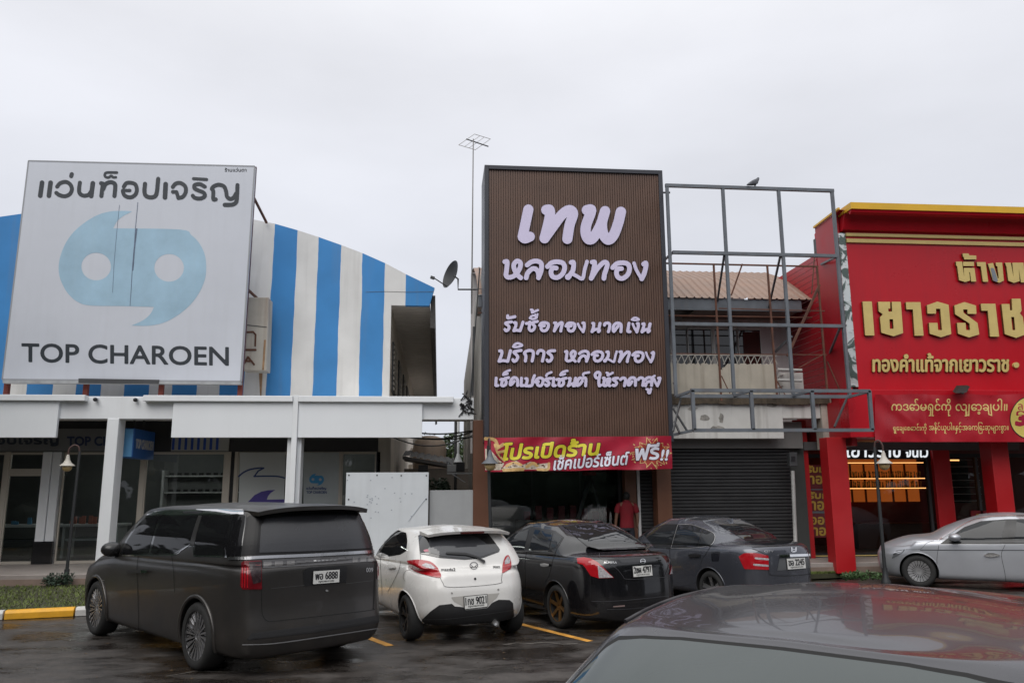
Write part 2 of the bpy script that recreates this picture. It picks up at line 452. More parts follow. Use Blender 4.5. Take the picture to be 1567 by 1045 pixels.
def kerb_y(x): return 13.95+.23*(x+5.85)
WALK_Y, WALK_Z = 17.55, .32
m_tile = mat('pavement_tile', (.30, .265, .245), .5, var=.15, vscale=2.5)
m_edge = mat('pavement_edge', (.22, .16, .13), .7, var=.25, vscale=2)
wk = MB().box(-30, 30, WALK_Y, 40, .0, WALK_Z)
structure(wk, 'pavement', m_tile, bev=.015)
structure(MB().box(-30, 30, WALK_Y-.03, WALK_Y-.004, .0, WALK_Z-.09), 'pavement_edge', m_edge)
m_soil = mat('soil', (.045, .045, .022), .95, var=.35, vscale=3, bump=.6, bscale=30)
sv = MB().prism([(KA, kerb_y(KA)+.15, .004), (KB, kerb_y(KB)+.15, .004), (9.9, WALK_Y-.035, .004), (KA, WALK_Y-.035, .004)], (0, 0, .10))
structure(sv, 'verge', m_soil)
m_ky = mat('kerb_yellow', (.72, .36, .02), .5, var=.22, vscale=4, streak=.15)
m_kw = mat('kerb_white', (.55, .54, .52), .6, var=.25, vscale=5, streak=.25)
ky, kw = MB(), MB(); dk = Vector((1, .23, 0)).normalized(); nk = Vector((-dk.y, dk.x, 0))
s0 = Vector((-5.84, kerb_y(-5.84), 0)); L = 1.0
for i in range(-18, 13):
    a = s0+dk*(i*L+.012); b_ = s0+dk*((i+1)*L-.012)
    mb = kw if i % 2 == 0 else ky
    mb.prism([a+Vector((0, 0, .003)), a+nk*.15+Vector((0, 0, .003)), a+nk*.15+Vector((0, 0, .14)), a+nk*.04+Vector((0, 0, .14)), a+Vector((0, 0, .10))], b_-a)
structure(ky, 'kerb_yellow', m_ky, bev=.008); structure(kw, 'kerb_white', m_kw, bev=.008)
# worn parking lines
m_line = mat('road_line', (.62, .30, .05), .6, var=.4, vscale=6)
ld = Vector((-.47, .88, 0)).normalized(); lw = Vector((ld.y, -ld.x, 0))*.055
for p in (G(903, 981), G(597, 988)):
    q = p+ld*4.0; p = p+Vector((0, 0, .004)); q = q+Vector((0, 0, .004))
    structure(MB().add([p-lw, p+lw, q+lw, q-lw], [(0, 1, 2, 3)]), 'parking_line', m_line)
m_patch = mat('asphalt_seam', (.10, .09, .08), .8, var=.5, vscale=9)

# a worn strip where the tarmac was patched, and fallen leaves and grit
def strip(px, w, name):
    q = [G(*p, .004) for p in px]; a = []; b = []
    for i, p in enumerate(q):
        d = (q[min(i+1, len(q)-1)]-q[max(i-1, 0)]).normalized(); n_ = Vector((-d.y, d.x, 0))*w*random.uniform(.4, 1.2); a.append(p+n_); b.append(p-n_)
    structure(MB().add(a+b[::-1], [tuple(range(len(a)*2))]), name, m_patch)
strip([(770, 986), (790, 983), (812, 984), (835, 982), (862, 985), (884, 984)], .035, 'asphalt_patch')
strip([(255, 1034), (300, 1026), (352, 1028), (398, 1020)], .02, 'asphalt_patch')
lt = MB()
for k in range(240):
    x, y = random.uniform(-7, 3.2), random.uniform(5.5, 13.2); s_ = random.uniform(.008, .028); a = random.uniform(0, 6.3); c_, n_ = math.cos(a)*s_, math.sin(a)*s_
    lt.add([(x-c_, y-n_, .006), (x+n_*.5, y-c_*.5, .010), (x+c_, y+n_, .007), (x-n_*.5, y+c_*.5, .012)], [(0, 1, 2, 3)])
tag(build(lt, 'fallen_leaves', mat('dry_leaf', (.16, .10, .05), .8, var=.6, vscale=2)), 'small dry leaves and grit scattered on the wet asphalt', 'leaves', kind='stuff')
# grass on the verge
m_grass = mat('grass_blade', (.12, .155, .034), .7, var=.35, vscale=2.2)
def grass(x0, x1, y0f, y1, n, name, h=(.02, .065)):
    mb = MB()
    for i in range(n):
        x = random.uniform(x0, x1); y = random.uniform(y0f(x), y1); a = random.uniform(0, 6.28)
        hh = random.uniform(*h); w = random.uniform(.006, .014); lx, ly = random.gauss(0, .03), random.gauss(0, .03)
        dx, dy = math.cos(a)*w, math.sin(a)*w
        mb.add([(x-dx, y-dy, .10), (x+dx, y+dy, .10), (x+lx*.5+dx*.6, y+ly*.5+dy*.6, .10+hh*.6), (x+lx, y+ly, .10+hh)], [(0, 1, 2), (0, 2, 3)])
    return tag(build(mb, name, m_grass), 'short green grass covering the verge between painted kerb and shop pavement', 'grass', kind='stuff')
grass(-12.0, 9.0, lambda x: kerb_y(x)+.16, WALK_Y-.05, 26000, 'grass')

# ---------------------------------------------------------------- leaf clumps for bushes and trees
m_leaf = mat('leaf', (.05, .085, .025), .6, var=.5, vscale=1.3)
m_leafd = mat('leaf_dark', (.028, .05, .03), .6, var=.5, vscale=1.3)
m_bark = mat('bark', (.07, .05, .035), .9, var=.4, vscale=6)
def leaves(centres, n, size, mb=None):
    mb = mb or MB()
    for c, r in centres:
        for i in range(n):
            v = Vector((random.gauss(0, 1), random.gauss(0, 1), random.gauss(0, 1))).normalized()*r*random.uniform(.45, 1.05)**.6; v.z *= .8
            p = Vector(c)+v; s = size*random.uniform(.5, 1.3)
            a = Vector((random.gauss(0, 1), random.gauss(0, 1), random.gauss(0, .6))).normalized(); b = a.cross(Vector((random.gauss(0, 1), random.gauss(0, 1), random.gauss(0, 1)))).normalized()
            mb.add([p-a*s, p+b*s*.4, p+a*s, p-b*s*.4], [(0, 1, 2, 3)])
    return mb
def tree(loc, h, r, label, group=None, n=26, size=.16, name='tree', m=None):
    t = thing(name, label, 'tree', loc, group=group); x, y, z = loc
    tr = MB(); tr.tube([(x, y, z), (x+.1, y, z+h*.3), (x, y+.1, z+h*.6), (x+.1, y, z+h*.85)], [.16, .13, .09, .04], 8)
    cs = []
    for i in range(n):
        a = random.uniform(0, 6.28); rr = r*random.uniform(.1, .85); c = (x+rr*math.cos(a), y+rr*math.sin(a), z+h*random.uniform(.4, .95)); cs.append((c, r*random.uniform(.22, .4)))
        if i % 3 == 0: tr.tube([(x, y, z+h*.4), ((x+c[0])/2, (y+c[1])/2, (z+h*.4+c[2])/2+.1), c], [.06, .04, .015], 5)
    build(tr, 'trunk', m_bark, t, smooth=60); build(leaves(cs, 90, size), 'crown', m or m_leaf, t)
    return t

# trees across the street, behind the camera: what the glass and the paint reflect
def treeline():
    mb = MB(); cs = []
    spots = [(R(150+240*i/79)+random.uniform(-.03, .03), random.uniform(26, 36), random.choice((6, 7.5, 9, 10.5))*random.uniform(.85, 1.1), 1.0) for i in range(80)]
    spots += [(R(a), d, h, 1.35) for a, d, h in ((176, 17, 9), (188, 15, 11), (203, 14, 11.5), (219, 15, 12), (236, 17, 11), (252, 20, 10))]
    xy = [(d*math.cos(a), d*math.sin(a), h, k) for a, d, h, k in spots]+[(-14.5, 14.5, 10, 1.2), (-17.5, 16, 11, 1.3), (-21, 13, 12, 1.4), (-18, 9.5, 11, 1.3), (-25, 17, 12, 1.4)]
    for x, y, h, k in xy:
        if x > 22 and y > 5 or x < -28 and y > 10: continue
        mb.tube([(x, y, 0), (x, y, h*.7)], [.2, .1], 5, cap=False)
        for q in range(12): cs.append(((x+random.gauss(0, 1.3*k), y+random.gauss(0, 1.3*k), h*random.uniform(.35, .95)), random.uniform(1.0, 1.9)*k))
        for q in range(3): cs.append(((x+random.gauss(0, 1.5), y+random.gauss(0, 1.0), random.uniform(.4, 1.8)), 1.3))
    for p_, r_ in cs: mb.blob(p_, (r_*.75, r_*.75, r_*.7), 7, jit=.15)
    leaves(cs, 55, .24, mb)
    tag(build(mb, 'far_trees', m_leafd), 'dark trees round the other sides of the car park', 'trees', kind='stuff')
treeline()
# ================================================================ striped optician's building on the left
D0, DG, DU = 18.0, 20.1, 20.0
xz = lambda px, py, D: F(px, py, D)
m_blue_wall = None
def stripes_mat():
    m, t, b = new_mat('blue_white_stripes'); N = t.nodes.new; L = t.links.new
    x0, _ = F(406.8, 607, DU); x1, _ = F(477.9, 607, DU); per = x1-x0; xb = F(443.8, 607, DU)[0]-x0
    c = N('ShaderNodeTexCoord'); s = N('ShaderNodeSeparateXYZ'); L(c.outputs['Object'], s.inputs[0])
    n0 = N('ShaderNodeTexNoise'); n0.inputs['Scale'].default_value = 1.4; L(c.outputs['Object'], n0.inputs[0])
    w = N('ShaderNodeMath'); w.operation = 'MULTIPLY_ADD'; L(n0.outputs[0], w.inputs[0]); w.inputs[1].default_value = .06; L(s.outputs[0], w.inputs[2])
    a = N('ShaderNodeMath'); a.operation = 'SUBTRACT'; L(w.outputs[0], a.inputs[0]); a.inputs[1].default_value = x0+6.0+.03
    d = N('ShaderNodeMath'); d.operation = 'FLOORED_MODULO'; L(a.outputs[0], d.inputs[0]); d.inputs[1].default_value = per
    l = N('ShaderNodeMath'); l.operation = 'LESS_THAN'; L(d.outputs[0], l.inputs[0]); l.inputs[1].default_value = xb
    g_ = N('ShaderNodeMath'); g_.operation = 'GREATER_THAN'; L(s.outputs[0], g_.inputs[0]); g_.inputs[1].default_value = F(621, 430, DU)[0]+6.0
    l2_ = N('ShaderNodeMath'); l2_.operation = 'MAXIMUM'; L(l.outputs[0], l2_.inputs[0]); L(g_.outputs[0], l2_.inputs[1]); l = l2_
    n = N('ShaderNodeTexNoise'); n.inputs['Scale'].default_value = .9; n.inputs['Detail'].default_value = 7; L(c.outputs['Object'], n.inputs[0])
    r = N('ShaderNodeMapRange'); r.inputs[1].default_value = .3; r.inputs[2].default_value = .7; r.inputs[3].default_value = .86; r.inputs[4].default_value = 1.08; L(n.outputs[0], r.inputs[0])
    m1 = N('ShaderNodeMix'); m1.data_type = 'RGBA'; L(l.outputs[0], m1.inputs[0]); m1.inputs['A'].default_value = (.70, .70, .69, 1); m1.inputs['B'].default_value = (.045, .235, .55, 1)
    v = N('ShaderNodeVectorMath'); v.operation = 'SCALE'; L(m1.outputs['Result'], v.inputs[0]); L(r.outputs[0], v.inputs['Scale'])
    mp_ = N('ShaderNodeMapping'); mp_.inputs['Scale'].default_value = (4, 4, .25); L(c.outputs['Object'], mp_.inputs[0])
    st = N('ShaderNodeTexNoise'); st.inputs['Scale'].default_value = 1.3; st.inputs['Detail'].default_value = 5; L(mp_.outputs[0], st.inputs[0])
    r2 = N('ShaderNodeMapRange'); r2.inputs[1].default_value = .55; r2.inputs[2].default_value = .8; r2.inputs[3].default_value = 0; r2.inputs[4].default_value = .22; L(st.outputs[0], r2.inputs[0])
    m2 = N('ShaderNodeMix'); m2.data_type = 'RGBA'; L(r2.outputs[0], m2.inputs[0]); L(v.outputs[0], m2.inputs['A']); m2.inputs['B'].default_value = (.2, .19, .17, 1)
    L(m2.outputs['Result'], b.inputs['Base Color']); b.inputs['Roughness'].default_value = .75
    return m
m_str = stripes_mat()
shop = thing('striped_shop_building', 'white portico shop building with blue and white striped arched upper wall', 'building', (-6.0, 18.0, 0))
top = [(388, 336), (421, 342.6), (454, 352), (488, 363), (522, 375), (556, 388), (589, 402.6), (622, 420), (665, 440.5)]
right_top = [F(x, y, DU) for x, y in top]
cx_ = F(215, 300, DU)[0]
left_top = [(2*cx_-x, z) for x, z in reversed(right_top)]
peak = [(cx_-.9, right_top[0][1]+.17), (cx_, right_top[0][1]+.22), (cx_+.9, right_top[0][1]+.17)]
xc = F(598, 500, DU)[0]; zlow = F(598, 467, DU)[1]; ze = F(657, 466, DU)
outl = [(2*cx_-xc, .3)]+[(2*cx_-xc, zlow), (2*cx_-ze[0], zlow)]+left_top+peak+right_top+[(ze[0], zlow), (xc, zlow), (xc, 3.0)]
zmin_ = F(200, 641, 18.0)[1]+.125
outl = [(x, max(z, zmin_)) for x, z in outl]
w = MB().prism([(x, DU, z) for x, z in outl], (0, .16, 0)); build(w, 'striped_wall', m_str, shop)
# right flank: side wall, louvred openings, eave with ribbed soffit and roof edge
m_flank = mat('flank_wall', (.66, .60, .52), .8, var=.2, vscale=1, streak=.35)
m_soff = mat('soffit', (.60, .57, .53), .7, var=.15, vscale=3)
m_roofd = mat('dark_roof_sheet', (.055, .052, .05), .6, var=.25, vscale=4)
DE = 52.0
fl = MB().box(xc-.18, xc-.02, DU+.165, DE, .32, zlow+.6); build(fl, 'side_wall', m_flank, shop)
xe = ze[0]+.08
so = MB()
for k in range(106):
    y = DU+.17+k*.3; so.box(xc-.015, xe-.06, y, y+.285, zlow+.02, zlow+.06)
build(so, 'soffit', m_soff, shop)
rf = MB()
rt = F(665, 443, DU)
for k in range(134):
    y = DU+.17+k*.235; rf.prism([(xe+.02, y, zlow-.55), (xe+.02, y+.12, zlow-.55), (xe+.02, y+.12, rt[1]-.12), (xe+.02, y, rt[1]-.12)], (.05, 0, 0))
rf.box(xe-.05, xe+.018, DU+.165, DE, zlow-.55, rt[1]-.12)
build(rf, 'eave_sheet', m_roofd, shop)
for k in range(7):
    y = DU+1.1+k*3.1
    fr = build(MB().box(xc-.019, xc+.02, y, y+1.3, zlow-2.1, zlow-.75), 'window', m_dkgrey, shop)
    lv = MB()
    for q in range(9): lv.box(xc+.021, xc+.05, y+.05, y+1.25, zlow-2.05+q*.14, zlow-1.97+q*.14)
    build(lv, 'louvre', m_cream, fr)
cr_ = MB(); pts = [(545, 457), (560, 447), (590, 446), (625, 447), (664, 446.5)]
P3 = [F3(x, y, DU-.003) for x, y in pts]
for a, b_ in zip(P3[1:], P3[2:]): cr_.bar(a, b_, .012, .004)
build(cr_, 'wall_crack', mat('crack', (.2, .18, .16), .9), shop)
# portico: columns, beam, fascia panels, ledges
z607 = F(300, 607, D0)[1]; z641 = F(200, 641, D0)[1]; z670 = F(300, 669.7, D0)[1]
def colx(a, b, D=D0): return F(a, 740, D)[0], F(b, 740, D)[0]
xl = -14.0; xr_ = F(725, 620, D0)[0]
bm_ = MB().box(xl, xr_, D0, D0+.35, z641, z607); build(bm_, 'beam', m_white, shop, bev=.012)
c1 = F(164.6, 641, D0)[0], F(182.5, 641, D0)[0]
build(MB().box(c1[0], c1[1], D0-.012, D0+.38, WALK_Z, z641+.01), 'column', m_white, shop, bev=.012)
c2a, c2b = F(438.2, 700, D0)[0], F(460, 700, D0)[0]
build(MB().box(c2a, c2b, D0+.03, D0+.40, WALK_Z, z641), 'column', m_white, shop, bev=.012)
c2m = F(448.5, 650, D0)[0], F(456.5, 650, D0)[0]
build(MB().box(c2m[0], c2m[1], D0-.13, D0+.028, WALK_Z, z607+.03), 'joint_strip', m_white, shop, bev=.008)
for a, b_, nm in ((-14, F(90, 650, D0)[0], 0), (F(265, 650, D0)[0], c2m[0]-.005, 1), (c2m[1]+.005, F(646, 650, D0)[0], 2)):
    build(MB().box(a, b_, D0-.09, D0-.004, z670, z607-.12), 'fascia_panel', m_whitep, shop, bev=.006)
for a, b_ in ((-14, F(135, 610, D0)[0]), (F(223, 610, D0)[0], c2m[0]-.005), (c2m[1]+.005, F(694, 610, D0)[0])):
    build(MB().box(a, b_, D0-.17, D0-.003, z607-.118, z607+.012), 'ledge', m_white, shop, bev=.012)
build(MB().box(xl, xr_, D0+.352, DU-.01, z641+.12, z607-.02), 'portico_roof', m_soff, shop)
# wires and stains on the beam end
stn = MB()
for i in range(26):
    px, py = random.gauss(715, 5), random.gauss(622, 9)
    a = F3(px, py, D0-.012); b_ = F3(px+random.gauss(0, 5), py+random.gauss(2, 5), D0-.03); c_ = F3(px+random.gauss(0, 4), py+random.gauss(4, 5), D0-.012)
    stn.tube([a, (a+b_)/2+Vector((.02, -.03, .02)), b_, c_], .012, 5)
tag(build(stn, 'cable_tangle', m_black), 'tangle of black cables hanging at the right end of the white beam', 'cable')
# ---- shop front behind the portico
zc = F(300, 690, DG)[1]
xg0, xg1 = -14.0, F(578, 720, DG)[0]
lintel_z0 = F(300, 691, DG)[1]; lt1 = z641+.135
build(MB().box(xg0, xg1, DG-.06, DG+.1, lintel_z0, lt1), 'lintel', mat('lintel_dark', (.03, .031, .034), .6), shop)
sb = MB().box(xg0, F(165, 660, DG-.09)[0], DG-.14, DG-.065, F(100, 690, DG-.1)[1], F(100, 656, DG-.1)[1])
inner = thing('shop_sign_board', 'long grey sign board with dark lettering above the left shop doors', 'sign', (-9, DG-.1, 3))
build(sb, 'board', mat('grey_board', (.17, .175, .18), .5), inner)
DS = DG-.15
tb = MB(); put_text(tb, 'แว่นท็อปเจริญ', (-72, 89, 682, 665), px_plane(DS), bold=.7, thick=(0, .006, 0)); build(tb, 'lettering', mat('dark_letters', (.02, .03, .05), .5), inner)
tb = MB(); put_text(tb, 'TOP CHAROEN', (103, 232, 681.5, 668), px_plane(DS), bold=.55, thick=(0, .006, 0)); build(tb, 'lettering', mat('blue_letters', (.015, .03, .09), .5), inner)
# little striped sign
st_ = thing('striped_sign_board', 'small blue and white vertically striped board above the shop window', 'sign', (F(300, 680, DG)[0], DG-.1, 3))
b0 = F(262, 690, DG-.09); b1 = F(351, 672, DG-.09)
build(MB().box(b0[0], b1[0], DG-.12, DG-.065, b0[1], b1[1]+.3), 'board', mat('sign_grey', (.36, .37, .36), .5), st_)
sp = MB()
for k in range(8):
    a = F(262.5+9.6*k, 688, DG-.13); b_ = F(262.5+9.6*k+5.0, 672, DG-.13); sp.box(a[0], b_[0], DG-.126, DG-.1215, a[1], b1[1]+.29)
build(sp, 'stripes', mat('sign_blue', (.02, .07, .35), .5), st_)
# frames (light beige aluminium) and panes
def vbar(px, w, y0=691, y1=870, D=DG, d=.1):
    x = F(px, 780, D)[0]; return (x-w/2, x+w/2, D-d/2, D+d/2, WALK_Z, F(px, y0, D)[1])
def pane(a, b_, z0, z1, name='window', glass=m_glass, D=DG):
    fr = build(MB().box(a, b_, D-.03, D+.03, z0, z0+.06).box(a, b_, D-.03, D+.03, z1-.06, z1-.003).box(a, a+.03, D-.028, D+.028, z0+.061, z1-.061).box(b_-.03, b_, D-.028, D+.028, z0+.061, z1-.061), name, m_beige, shop)
    build(MB().add([(a, D, z0+.06), (b_, D, z0+.06), (b_, D, z1-.06), (a, D, z1-.06)], [(0, 1, 2, 3)]), 'pane', glass, fr)
    return fr
bars = [(-70, .12), (4, .10), (215, .10), (345, .14), (358, .08), (519, .06)]
for p, w_ in bars:
    build(MB().box(*vbar(p, w_)), 'window_post', m_beige, shop, bev=.005)
build(MB().box(*vbar(577.5, .1)), 'window_post', m_black, shop, bev=.005)
xs_ = [F(p, 780, DG)[0] for p in (-70, 4, 75, 215, 345, 358, 519, 577)]
zt = lintel_z0-.004
zd = F(40, 721, DG)[1]
pier = F(61, 780, DG)[0], F(88, 780, DG)[0]
build(MB().box(pier[0], pier[0]+.2, DG-.12, DG+.15, F(70, 828, DG)[1], zt), 'pier', m_white, shop, bev=.01)
build(MB().box(pier[0]+.215, pier[1], DG-.09, DG+.15, F(70, 828, DG)[1], zt), 'pier', m_white, shop, bev=.01)
build(MB().box(pier[0]-.02, pier[1]+.015, DG-.14, DG+.17, WALK_Z, F(70, 828, DG)[1]-.003), 'pier_base', mat('black_tile', (.012, .012, .014), .2), shop)
pane(xs_[0]+.06, xs_[1]-.05, WALK_Z, zt); 
pane(xs_[1]+.05, pier[0]-.002, WALK_Z, zd-.05, 'door'); pane(xs_[1]+.05, pier[0]-.002, zd, zt)
build(MB().box(xs_[1]+.05, pier[0]-.002, DG-.04, DG+.04, zd-.048, zd-.002), 'transom', m_beige, shop)
pane(pier[1]+.05, xs_[3]-.05, WALK_Z, zt); pane(xs_[3]+.05, xs_[4]-.07, WALK_Z, zt); pane(xs_[5]+.04, xs_[6]-.03, WALK_Z, zt); pane(xs_[6]+.03, xs_[7]-.05, WALK_Z, zt)
build(MB().box(pier[1]+.002, pier[1]+.045, DG-.05, DG+.05, WALK_Z, zt), 'window_post', m_alu, shop)
build(MB().box(xs_[4]+.075, xs_[5]-.045, DG-.02, DG+.02, WALK_Z, zt), 'window_post', m_black, shop)
build(MB().box(xg1+.0, F(597, 720, DG)[0], DG-.05, DG+.15, WALK_Z, z641+.1), 'end_pier', m_cream, shop)
# interior
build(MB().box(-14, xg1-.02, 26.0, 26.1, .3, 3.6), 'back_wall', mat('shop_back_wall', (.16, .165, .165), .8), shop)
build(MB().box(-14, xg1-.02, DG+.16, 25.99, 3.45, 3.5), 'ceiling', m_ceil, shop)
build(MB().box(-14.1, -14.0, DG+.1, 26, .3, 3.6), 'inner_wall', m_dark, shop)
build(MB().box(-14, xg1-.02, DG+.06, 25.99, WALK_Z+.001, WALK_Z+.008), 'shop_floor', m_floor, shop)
m_lam = mat('white_laminate', (.55, .56, .56), .4)
m_tub = glow('tube_light', (1, .98, .93), 16)
lt_ = thing('ceiling_tube_light', 'lit white ceiling tubes in the left shop, some unseen and added to brighten it', 'lamp', (-9, 23, 3.4))
build(MB().box(-9.9, -8.9, 22.6, 22.7, 3.36, 3.42).box(-8.3, -7.6, 23.6, 23.7, 3.36, 3.42).box(-6.6, -5.4, 23.0, 23.1, 3.36, 3.42).box(-4.2, -3.0, 24.0, 24.1, 3.36, 3.42), 'tube', m_tub, lt_)  # visible tubes plus more out of view, added to brighten the interior
for k, (px, w_, lab) in enumerate(((142, 1.5, 'white glasses display table with goods seen behind the first window'), (245, 1.1, 'white display counter behind the window beside the blue hanging sign'), (30, 1.6, 'dark reception desk with pale top behind the left shop door'))):
    x, _ = F(px, 800, 21.6); t = thing('display_table', lab, 'table', (x, 21.6, WALK_Z))
    tb = MB().box(x-w_/2, x+w_/2, 21.4, 22.2, 1.1, 1.16); build(tb, 'table_top', m_lam, t, bev=.01)
    b_ = MB()
    for sx in (-1, 1): b_.box(x+sx*(w_/2-.1)-.03, x+sx*(w_/2-.1)+.03, 21.5, 22.1, WALK_Z+.01, 1.098)
    build(b_, 'leg', m_lam if k < 2 else m_dkgrey, t); build(MB().box(x-w_/2+.14, x+w_/2-.14, 21.55, 22.0, .75, .8), 'lower_shelf', m_lam if k < 2 else m_dkgrey, t)
    gd = MB()
    for q in range(9): gx = x+random.uniform(-w_/2+.1, w_/2-.1); gd.box(gx-.05, gx+.04, 21.6+q*.05, 21.64+q*.05, 1.161, 1.2+random.uniform(0, .22))
    tag(build(gd, 'display_goods', mat('goods%d' % k, ((.5, .2, .15), (.4, .4, .42), (.1, .3, .5))[k], .5)), ('small boxes and stands arranged on the white table by the first window', 'grey goods standing on the counter near the blue hanging sign', 'blue boxes standing on the dark reception desk')[k], 'goods')
sh = thing('wall_shelf', 'pale wall shelves with frames at the back of the left shop', 'shelf', (-7, 25.7, 1))
b_ = MB()
for q in range(4): b_.box(-8.4, -5.2, 25.6, 25.98, .9+q*.5, .94+q*.5)
b_.box(-8.5, -8.42, 25.6, 25.98, .4, 2.6).box(-5.18, -5.1, 25.6, 25.98, .4, 2.6); build(b_, 'board', m_lam, sh)
b_ = MB()
for q in range(4):
    for k in range(14): x = -8.3+k*.22; b_.box(x, x+.13, 25.7, 25.75, .941+q*.5, 1.02+q*.5)
build(b_, 'goods', m_black, sh)
# wave posters in the windows
m_post = mat('poster_white', (.50, .53, .53), .4, var=.03)
m_navy = mat('poster_navy', (.03, .055, .17), .5); m_purp = mat('poster_purple', (.07, .05, .26), .5); m_lblue = mat('poster_blue', (.05, .28, .55), .5)
po = thing('window_poster', 'tall white window poster printed with dark blue breaking waves', 'poster', F3(400, 780, DG-.06))
build(MB().slab([(367.5, 692), (437, 692), (433, 800), (364, 800)], DG-.045, .01), 'sheet', m_post, po)
def crop2(x, y): return 260+x*.23923, 590+y*.23923
wl = [crop2(*p) for p in ((440, 580), (470, 555), (515, 535), (575, 526), (600, 527))]; b_ = MB()
put_strokes(b_, [(smooth_line(wl), 2.4), ([crop2(600, 527), crop2(565, 545), crop2(540, 580)], 2.2), (smooth_line([crop2(538, 580), crop2(620, 578), crop2(690, 580), crop2(735, 590)]), 2.2)], px_plane(DG-.05), .35, (0, .003, 0)); build(b_, 'wave_line', m_navy, po)
b_ = MB(); put_poly(b_, [[crop2(*p) for p in ((512, 730), (540, 700), (585, 677), (630, 668), (674, 666), (645, 685), (628, 705), (620, 728), (735, 726), (735, 820), (440, 820), (470, 770))]], px_plane(DG-.05), .5, (0, .003, 0)); build(b_, 'wave_shape', m_purp, po)
# the emblem: two round bodies with tails, as on the big sign
def emblem(mb, cx, cy, s, to3, h, thick=None):
    """outline traced from the big sign; unit = half distance between the eyes (292 crop px)"""
    o = [(485, 205), (520, 145), (570, 105), (640, 70), (560, 66), (470, 70), (380, 92), (290, 138), (190, 215), (120, 300), (75, 395), (52, 490), (56, 580), (85, 660), (130, 730), (200, 790), (300, 820), (560, 825), (812, 832), (780, 890), (720, 940), (630, 980), (760, 982), (880, 960), (990, 905), (1090, 825), (1165, 730), (1215, 620), (1228, 520), (1215, 410), (1170, 320), (1110, 260), (1020, 215)]
    cor = {0, 3, 18, 21}; pts = []
    # smooth between the sharp points
    n = len(o); ks = sorted(cor)
    for a, b_ in zip(ks, ks[1:]+[ks[0]+n]):
        seg = [o[i % n] for i in range(a, b_+1)]; pts += smooth_line(seg, 5)[:-1]
    P = [np.array([(cx+(x-640)*s/292, cy+(y-522)*s/292) for x, y in pts])]
    for ex, ey in ((350, 510), (932, 520)):
        P.append(np.array([(cx+(ex+118*math.cos(a)-640)*s/292, cy+(ey+110*math.sin(a)-522)*s/292) for a in np.linspace(0, 2*math.pi, 40, endpoint=False)[::(1 if True else -1)]]))
    # make the holes wind the other way round
    def area(c): return np.sum(c[:, 0]*np.roll(c[:, 1], -1)-np.roll(c[:, 0], -1)*c[:, 1])
    sg = area(P[0]) > 0
    P = [P[0]]+[c[::-1] if (area(c) > 0) == sg else c for c in P[1:]]
    put_poly(mb, P, to3, h, thick)
po = thing('window_poster', 'pale window poster with small round blue emblem and two lines of text', 'poster', F3(490, 780, DG-.06))
build(MB().slab([(464.5, 692), (519, 692), (519, 800), (464.5, 800)], DG-.045, .01), 'sheet', mat('poster_grey', (.40, .44, .45), .4), po)
b_ = MB(); emblem(b_, 484.5, 733.5, 5.6, px_plane(DG-.05), .35, (0, .003, 0)); build(b_, 'emblem', m_lblue, po)
b_ = MB(); put_text(b_, 'แว่นท็อปเจริญ', (469, 499, 749.5, 744.5), px_plane(DG-.05), bold=.2, thick=(0, .003, 0), res=14); put_text(b_, 'TOP CHAROEN', (469, 500, 755, 751), px_plane(DG-.05), bold=.15, thick=(0, .003, 0), res=14); build(b_, 'lettering', m_navy, po)
# blue projecting sign under the portico
bx = F(204, 680, 18.55)[0]; za = F(204, 700, 18.55)[1]; zb_ = F(204, 655, 18.55)[1]
hs = thing('hanging_sign', 'blue projecting box sign with white lettering hung under the portico', 'sign', (bx, 19, zb_))
build(MB().box(bx-.3, bx, 18.55, 19.9, za, zb_), 'box', mat('sign_blue_box', (.03, .13, .42), .4, var=.05), hs, bev=.02)
build(MB().box(bx-.28, bx-.02, 18.535, 18.548, za+.02, zb_-.02), 'edge_panel', mat('sign_lightblue', (.16, .42, .72), .4), hs)
b_ = MB(); put_text(b_, 'TOP CHAROEN', (18.7, 19.8, za+.22, za+.42), lambda y, z: Vector((bx+.006, y, z)), bold=.012, thick=(-.004, 0, 0)); build(b_, 'lettering', m_lam, hs)
b_ = MB().box(bx-.17, bx-.13, 18.9, 18.94, zb_+.002, z641+.118).box(bx-.17, bx-.13, 19.5, 19.54, zb_+.002, z641+.118); build(b_, 'hanger', m_dkgrey, hs)
# two little cameras under the ledge gap
for px, py, lab in ((148.5, 612, 'left of two small dome cameras on the white beam'), (209.5, 612.5, 'right of two small dome cameras on the white beam')):
    p = F3(px, py, D0); t = thing('security_camera', lab, 'camera', p, group='cameras on the white beam')
    build(MB().blob(p+Vector((0, -.09, 0)), (.045, .06, .045), 12), 'housing', m_black, t, smooth=60); build(MB().box(p.x-.03, p.x+.03, p.y-.06, p.y, p.z+.01, p.z+.05), 'bracket', m_whitep, t)

# ================================================================ big white billboard
DB = 18.45
bb = thing('billboard', 'large white roof billboard with faded blue emblem and dark lettering', 'billboard', F3(186, 590, DB))
m_bill = mat('billboard_skin', (.56, .585, .645), .45, var=.05, vscale=.7, streak=.10, streakcol=(.35, .36, .38))
cn = [(44, 246.5), (389.8, 254.9), (368.3, 583.5), (3.8, 580.5)]
build(MB().slab(cn, DB, .14), 'panel', m_bill, bb, bev=.01)
fb = MB()
for i in range(4): fb.bar(F3(*cn[i], DB+.01), F3(*cn[(i+1) % 4], DB+.01), .03)
build(fb, 'edge_frame', mat('bill_edge', (.30, .31, .33), .5), bb)
build(MB().slab([(4, 581.5), (368.5, 584.5), (368, 588), (4, 586)], DB-.02, .16), 'lower_trim', mat('bill_trim', (.36, .37, .38), .5, var=.3, vscale=3), bb)
build(MB().slab([(120, 579), (244, 581), (243, 587), (120, 586)], DB-.028, .006), 'torn_strip', m_dkgrey, bb)
